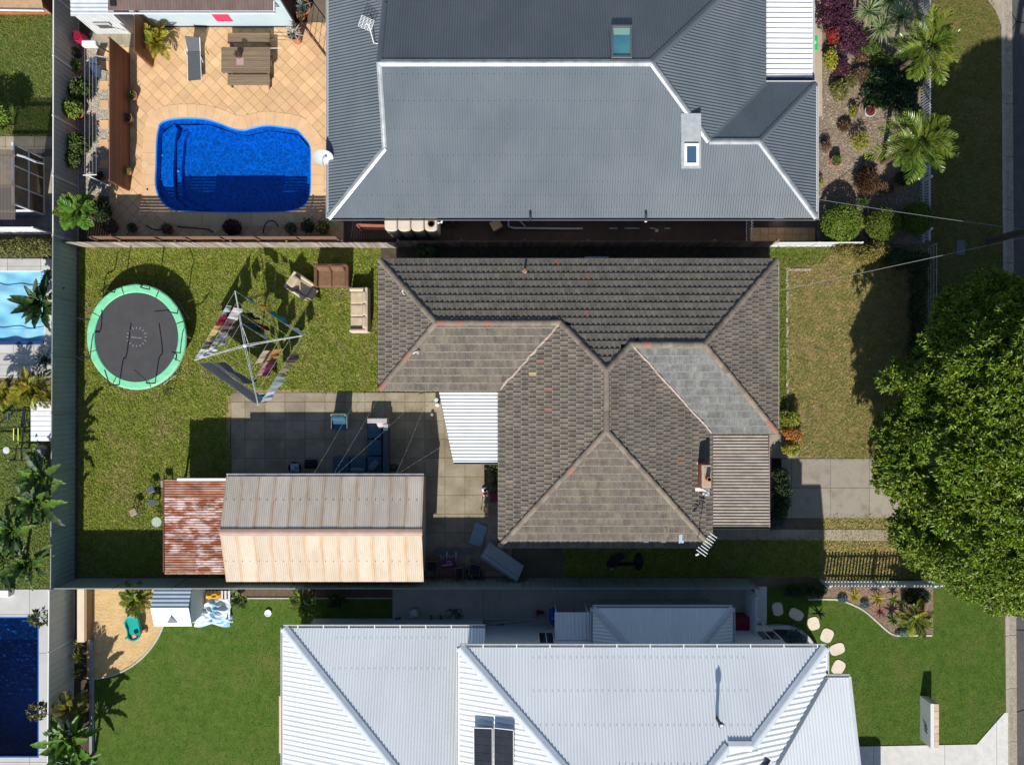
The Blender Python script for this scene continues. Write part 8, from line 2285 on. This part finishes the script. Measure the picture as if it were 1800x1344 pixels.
ed = thing("bed_edging", "grey rail edging along the narrow fence bed", "edging", tuple(P(159,1220)))
MB().box(P(157,0,.2).x, P(162,0,.2).x, P(0,1420).y, P(0,1124).y, 0, .22).build("rail", mat("grey sleeper", (.26,.28,.29), (.2,.22,.23), 4, .8), ed)
MB().box(P(128,0,.2).x, P(161.5,0,.2).x, P(0,1123).y, P(0,1121).y, 0, .22).build("rail", MATS["grey sleeper"], ed)
def edge_strip(name, label, pts, w, h, m, parts=True):
    t = thing(name, label, "edging", tuple(pts[0]))
    for a, b in zip(pts[:-1], pts[1:]):
        d = (b-a); L_ = d.length; MB().obox((a+b)/2+V3((0,0,h/2)), (L_*.985,w,h), math.atan2(d.y,d.x)).build("edging_block", m, t)
m_edg = mat("pale edging concrete", (.50,.46,.40), (.42,.39,.34), 4, .85, rnd=.08)
edge_strip("lawn_edging", "curved pale concrete edging around the sandpit", [V3((x,y,0)) for x, y in arc], .07, .05, m_edg)
edge_strip("lawn_edging", "curved pale concrete edging of the front garden bed", curve_pts([P(a,b) for a, b in ((1420,1053),(1450,1052.5),(1475,1054),(1500,1063),(1520,1074),(1540,1091),(1560,1109),(1575,1116),(1600,1116),(1638,1116))], 3), .07, .05, m_edg)
edge_strip("lawn_edging", "straight pale edging of the shaded bed behind the long shed", [P(405+k*36,1050.5) for k in range(9)], .05, .06, m_edg)
for a, b, r, rz, lab in ((1366.5,1069.5,(.235,.30),.2,"pale stepping stone in shade nearest the white gate"),(1399,1079,(.33,.24),-.5,"pale stepping stone in shade, second from the white gate"),(1429.5,1095,(.26,.29),.3,"pale stepping stone with a dark frond shadow on it"),
                         (1453,1116,(.27,.31),-.4,"pale stepping stone half shaded by the white roof"),(1471,1140,(.34,.25),.35,"pale stepping stone in sun at the white roof's corner"),(1473,1172,(.27,.33),-.5,"last pale stepping stone, lowest in the row")):
    c = P(a, b); ol = []
    for k in range(28):
        t = 2*math.pi*k/28; e = (abs(math.cos(t))**3.2+abs(math.sin(t))**3.2)**(-1/3.2); ol.append((r[0]*e*math.cos(t)*(1+.02*math.sin(3*t)), r[1]*e*math.sin(t)))
    ol = [(c.x+x*math.cos(rz)-y*math.sin(rz), c.y+x*math.sin(rz)+y*math.cos(rz)) for x, y in ol]
    MB().prism(ol, .0, .045).solo("stepping_stone", mat("pale stepping stone", (.66,.57,.45), (.58,.50,.40), 3, .8, rnd=.05, grain=.05), lab, "stepping stone", "pale stepping stones on the front lawn")
# an added plant, put here only to throw the frond shadow
rosette("shadow_plant", "added dracaena beside the stepping stone path", 1438, 1076, .9, [blade_mesh(.42,.10,lf_dark,.5,.8)], 7, "plant", (.1,1.0), .025, None, (.8,1.1))
# entry slab, curved raised bed against the white house
m_ent = mat("pale entry concrete", (.48,.49,.49), (.42,.43,.43), 2, .8)
struct("entry_slab", MB().prism(G([(1318,1097),(1347,1097),(1347,1099),(1388,1140),(1380,1150),(1318,1150)]), .0, .07), m_ent)
eb_ = thing("raised_bed", "curved pale walled garden bed against the white two storey house", "garden bed", tuple(P(1395,1120)))
arc2 = curve_pts([P(a, b) for a, b in ((1349,1100),(1372,1099),(1396,1103),(1414,1115),(1425,1130),(1432,1145))], 4)
for a, b in zip(arc2[:-1], arc2[1:]):
    d = b-a; MB().obox((a+b)/2+V3((0,0,.15)), (d.length*1.01,.14,.30), math.atan2(d.y,d.x)).build("wall_block", m_ent, eb_)
MB().prism([(p.x,p.y) for p in arc2]+[tuple(P(1400,1145)[:2])], 0, .2).build("soil", soil, eb_)
MB().tube([P(1339,1094,.1), P(1388,1150,.1)], .05, 6).solo("white_pipe", white_paint, "white pipe edging slanting beside the raised curved bed", "pipe")
# letterbox wall
lw = thing("letterbox_wall", "white letterbox wall with a sandstone back and dark script, on the front lawn", "letterbox", tuple(P(1624,1262)))
a, b = P(1617,1288), P(1617,1222)
m_lbw = mat("white render", (.60,.63,.64), (.54,.57,.58), 2, .8)
MB().box(a.x, a.x+.16, a.y-.25, b.y, 0, .92).build("wall", m_lbw, lw)
m_ss = mat("sandstone block", (.62,.46,.34), (.50,.36,.27), 9, .9, rnd=.12, grain=.15)
for k in range(6):
    y = a.y-.25 + (b.y-a.y+.25)*k/6; MB().box(a.x+.163, a.x+.36, y+.008, y+(b.y-a.y+.25)/6-.008, .46, .93).build("sandstone_block", m_ss, lw)
    MB().box(a.x+.163, a.x+.355, y+.004, y+(b.y-a.y+.25)/6-.004, 0, .45).build("sandstone_block", m_ss, lw)
m = MB(); yb = a.y+.20
for k, (y0_, z0_, y1_, z1_, w) in enumerate(((.55,.28,.30,.52,.035),(.42,.62,.30,.46,.04),(.34,.56,.20,.42,.05),(.28,.66,.14,.50,.04),(.20,.56,.04,.44,.045),(.12,.66,.02,.54,.03),(.46,.40,.06,.62,.02))):
    p, q = V3((a.x-.006, yb+y0_, z0_)), V3((a.x-.006, yb+y1_, z1_)); m.tube([p, (p+q)/2+V3((0,0,.03)), q], w*.5, 5, w*.15)
m.build("script", mat("dark script", (.03,.04,.045), rough=.5), lw)
# ---- shaded side driveway clutter
wtb = thing("washing_bucket", "white square tub with a round lid on the shaded side driveway", "tub", tuple(P(727,1076)))
MB().obox(P(728,1076,.2), (.42,.40,.40), .25, bev=.08).build("tub", mat("off white plastic", (.42,.45,.44), (.36,.39,.38), 3, .6), wtb)
MB().lathe([(.14,.402),(.13,.42),(.02,.43)], (P(728,1076,.4).x, P(728,1076,.4).y, 0), 16, cap0=False).build("lid", mat("blue white lid", (.45,.5,.52), rough=.5), wtb)
m_dj = mat("dark clutter metal", (.05,.055,.06), rough=.6); m_lj = mat("grey clutter", (.42,.45,.46), rough=.6)
tr_ = thing("hand_trolley", "hand trolley with black wheels on the shaded side driveway", "trolley", tuple(P(766,1088)))
for x in (758, 775): MB().lathe([(.13,-.03),(.13,.03)], (0,0,0), 14).build("wheel", m_dj, tr_, loc=P(x,1086,.13)-worldof(tr_), local=True, rot=(0,R(90),0))
MB().tube([P(756,1090,.1), P(778,1090,.1)], .02, 5).build("axle", m_lj, tr_); MB().tube([P(762,1090,.1), P(764,1101,.5)], .02, 5).build("frame", m_lj, tr_); MB().tube([P(772,1090,.1), P(776,1101,.5)], .02, 5).build("frame", m_lj, tr_)
m = MB()
rg = random.Random(3)
for k in range(6):
    pts = [P(782+rg.uniform(-6,34), 1074+rg.uniform(-6,24), .04+.03*k) for _ in range(5)]; m.tube(curve_pts(pts, 5), .012, 4)
m.solo("cable_tangle", m_dj, "tangle of dark cables on the shaded side driveway", "cables")
MB().tube(curve_pts([P(887,1049,.02), P(898,1051,.02), P(897,1064,.02), P(891,1069,.02)], 5), .012, 4).solo("thin_cable", m_dj, "thin looped cable alone on the shaded side driveway", "cable")
for a, b, w, d, h_, lab in ((700,1089,.24,.2,.2,"small dark tool box on the shaded driveway, at its left end"),(741,1092,.34,.14,.1,"small yellowish tool case on the shaded driveway")):
    MB().obox(P(a,b,h_/2), (w,d,h_), .2, bev=.02).solo("tool_box", m_dj if a == 700 else mat("dull yellow case", (.12,.10,.03), rough=.6), lab, "tool box")
ld = thing("ladder", "aluminium ladder lying along the shaded white wall", "ladder", tuple(P(900,1082)))
for (x0_,y0_),(x1_,y1_) in (((850,1075),(944,1074)),((850,1088),(944,1086))): MB().tube([P(x0_,y0_,.12), P(x1_,y1_,.12)], .03, 6).build("stile", m_lj, ld)
for k in range(9): MB().tube([P(855+k*11,1075.5,.12), P(855+k*11,1087,.12)], .018, 5).build("rung", m_lj, ld)
thick([P(852,1094,.12), P(945,1084,.12), P(945,1089,.12), P(852,1099,.12)], V3((0,0,1)), .06).solo("long_plank", mat("dull plank", (.36,.38,.38), (.28,.30,.30), 4, .8), "long dull plank beside the ladder along the white wall", "plank")
h = heap(.75,.2,.14,7); c = P(872,1097,.05); h.V = [(x+c.x, y+c.y, z+.0) for x, y, z in h.V]
h.solo("blue_tarp", mat("blue tarp", (.012,.04,.30), (.02,.06,.36), 5, .5), "rolled blue tarp at the foot of the white wall", "tarp", smooth=True)
wb = thing("wheelbarrow", "blue wheelbarrow standing on end by the lean-to of the white house", "wheelbarrow", tuple(P(970,1084)))
q = MB().lathe([(.02,0),(.25,.02),(.36,.20),(.38,.22),(.33,.20),(.22,.05)], (0,0,0), 18, cap0=False, cap1=False, sx=.9, sy=1.25)
Rm = Euler((0, R(75), 0)).to_matrix(); c = P(966,1082,.55); q.V = [tuple(c + Rm @ Vector(v)) for v in q.V]
q.build("tray", mat("blue barrow tray", (.01,.06,.42), (.015,.09,.5), 3, .4), wb, smooth=True)
for s in (-.2,.2): MB().tube([P(947,1076,.1)+V3((0,s,0)), P(962,1082,.5)+V3((0,s,0)), P(973,1096,1.0)+V3((0,s,0))], .018, 5).build("handle", m_lj, wb)
MB().lathe([(.15,-.04),(.15,.04)], (0,0,0), 14).build("wheel", m_dj, wb, loc=P(950,1076,.15)-worldof(wb), local=True, rot=(R(90),0,0))
MB().obox(P(945,1077,.25), (.14,.2,.3), bev=.03).solo("fuel_can", mat("red can", (.30,.015,.02), rough=.5), "small red can beside the wheelbarrow", "can")
rb = thing("storage_bin", "dark red square storage bin under the white gate", "bin", tuple(P(1300,1092)))
MB().obox(P(1300,1092,.4), (.62,.62,.78), bev=.05).build("body", mat("dark red plastic", (.20,.012,.03), rough=.5), rb)
MB().obox(P(1300,1092,.4)+V3((0,0,.43)), (.66,.66,.06), bev=.03).build("lid", mat("red plastic lid", (.26,.015,.035), (.22,.012,.03), 3, .45), rb)
tp_ = thing("garden_tap", "black garden tap post on the shaded side driveway", "tap", tuple(P(1212,1055)))
MB().tube([P(1213,1057,0), P(1213,1057,0)+V3((0,0,.7))], .03, 6).build("post", m_dj, tp_); MB().tube([P(1213,1057,0)+V3((0,0,.7)), P(1213,1057,0)+V3((.05,-.15,.66))], .025, 6).build("spout", m_dj, tp_)
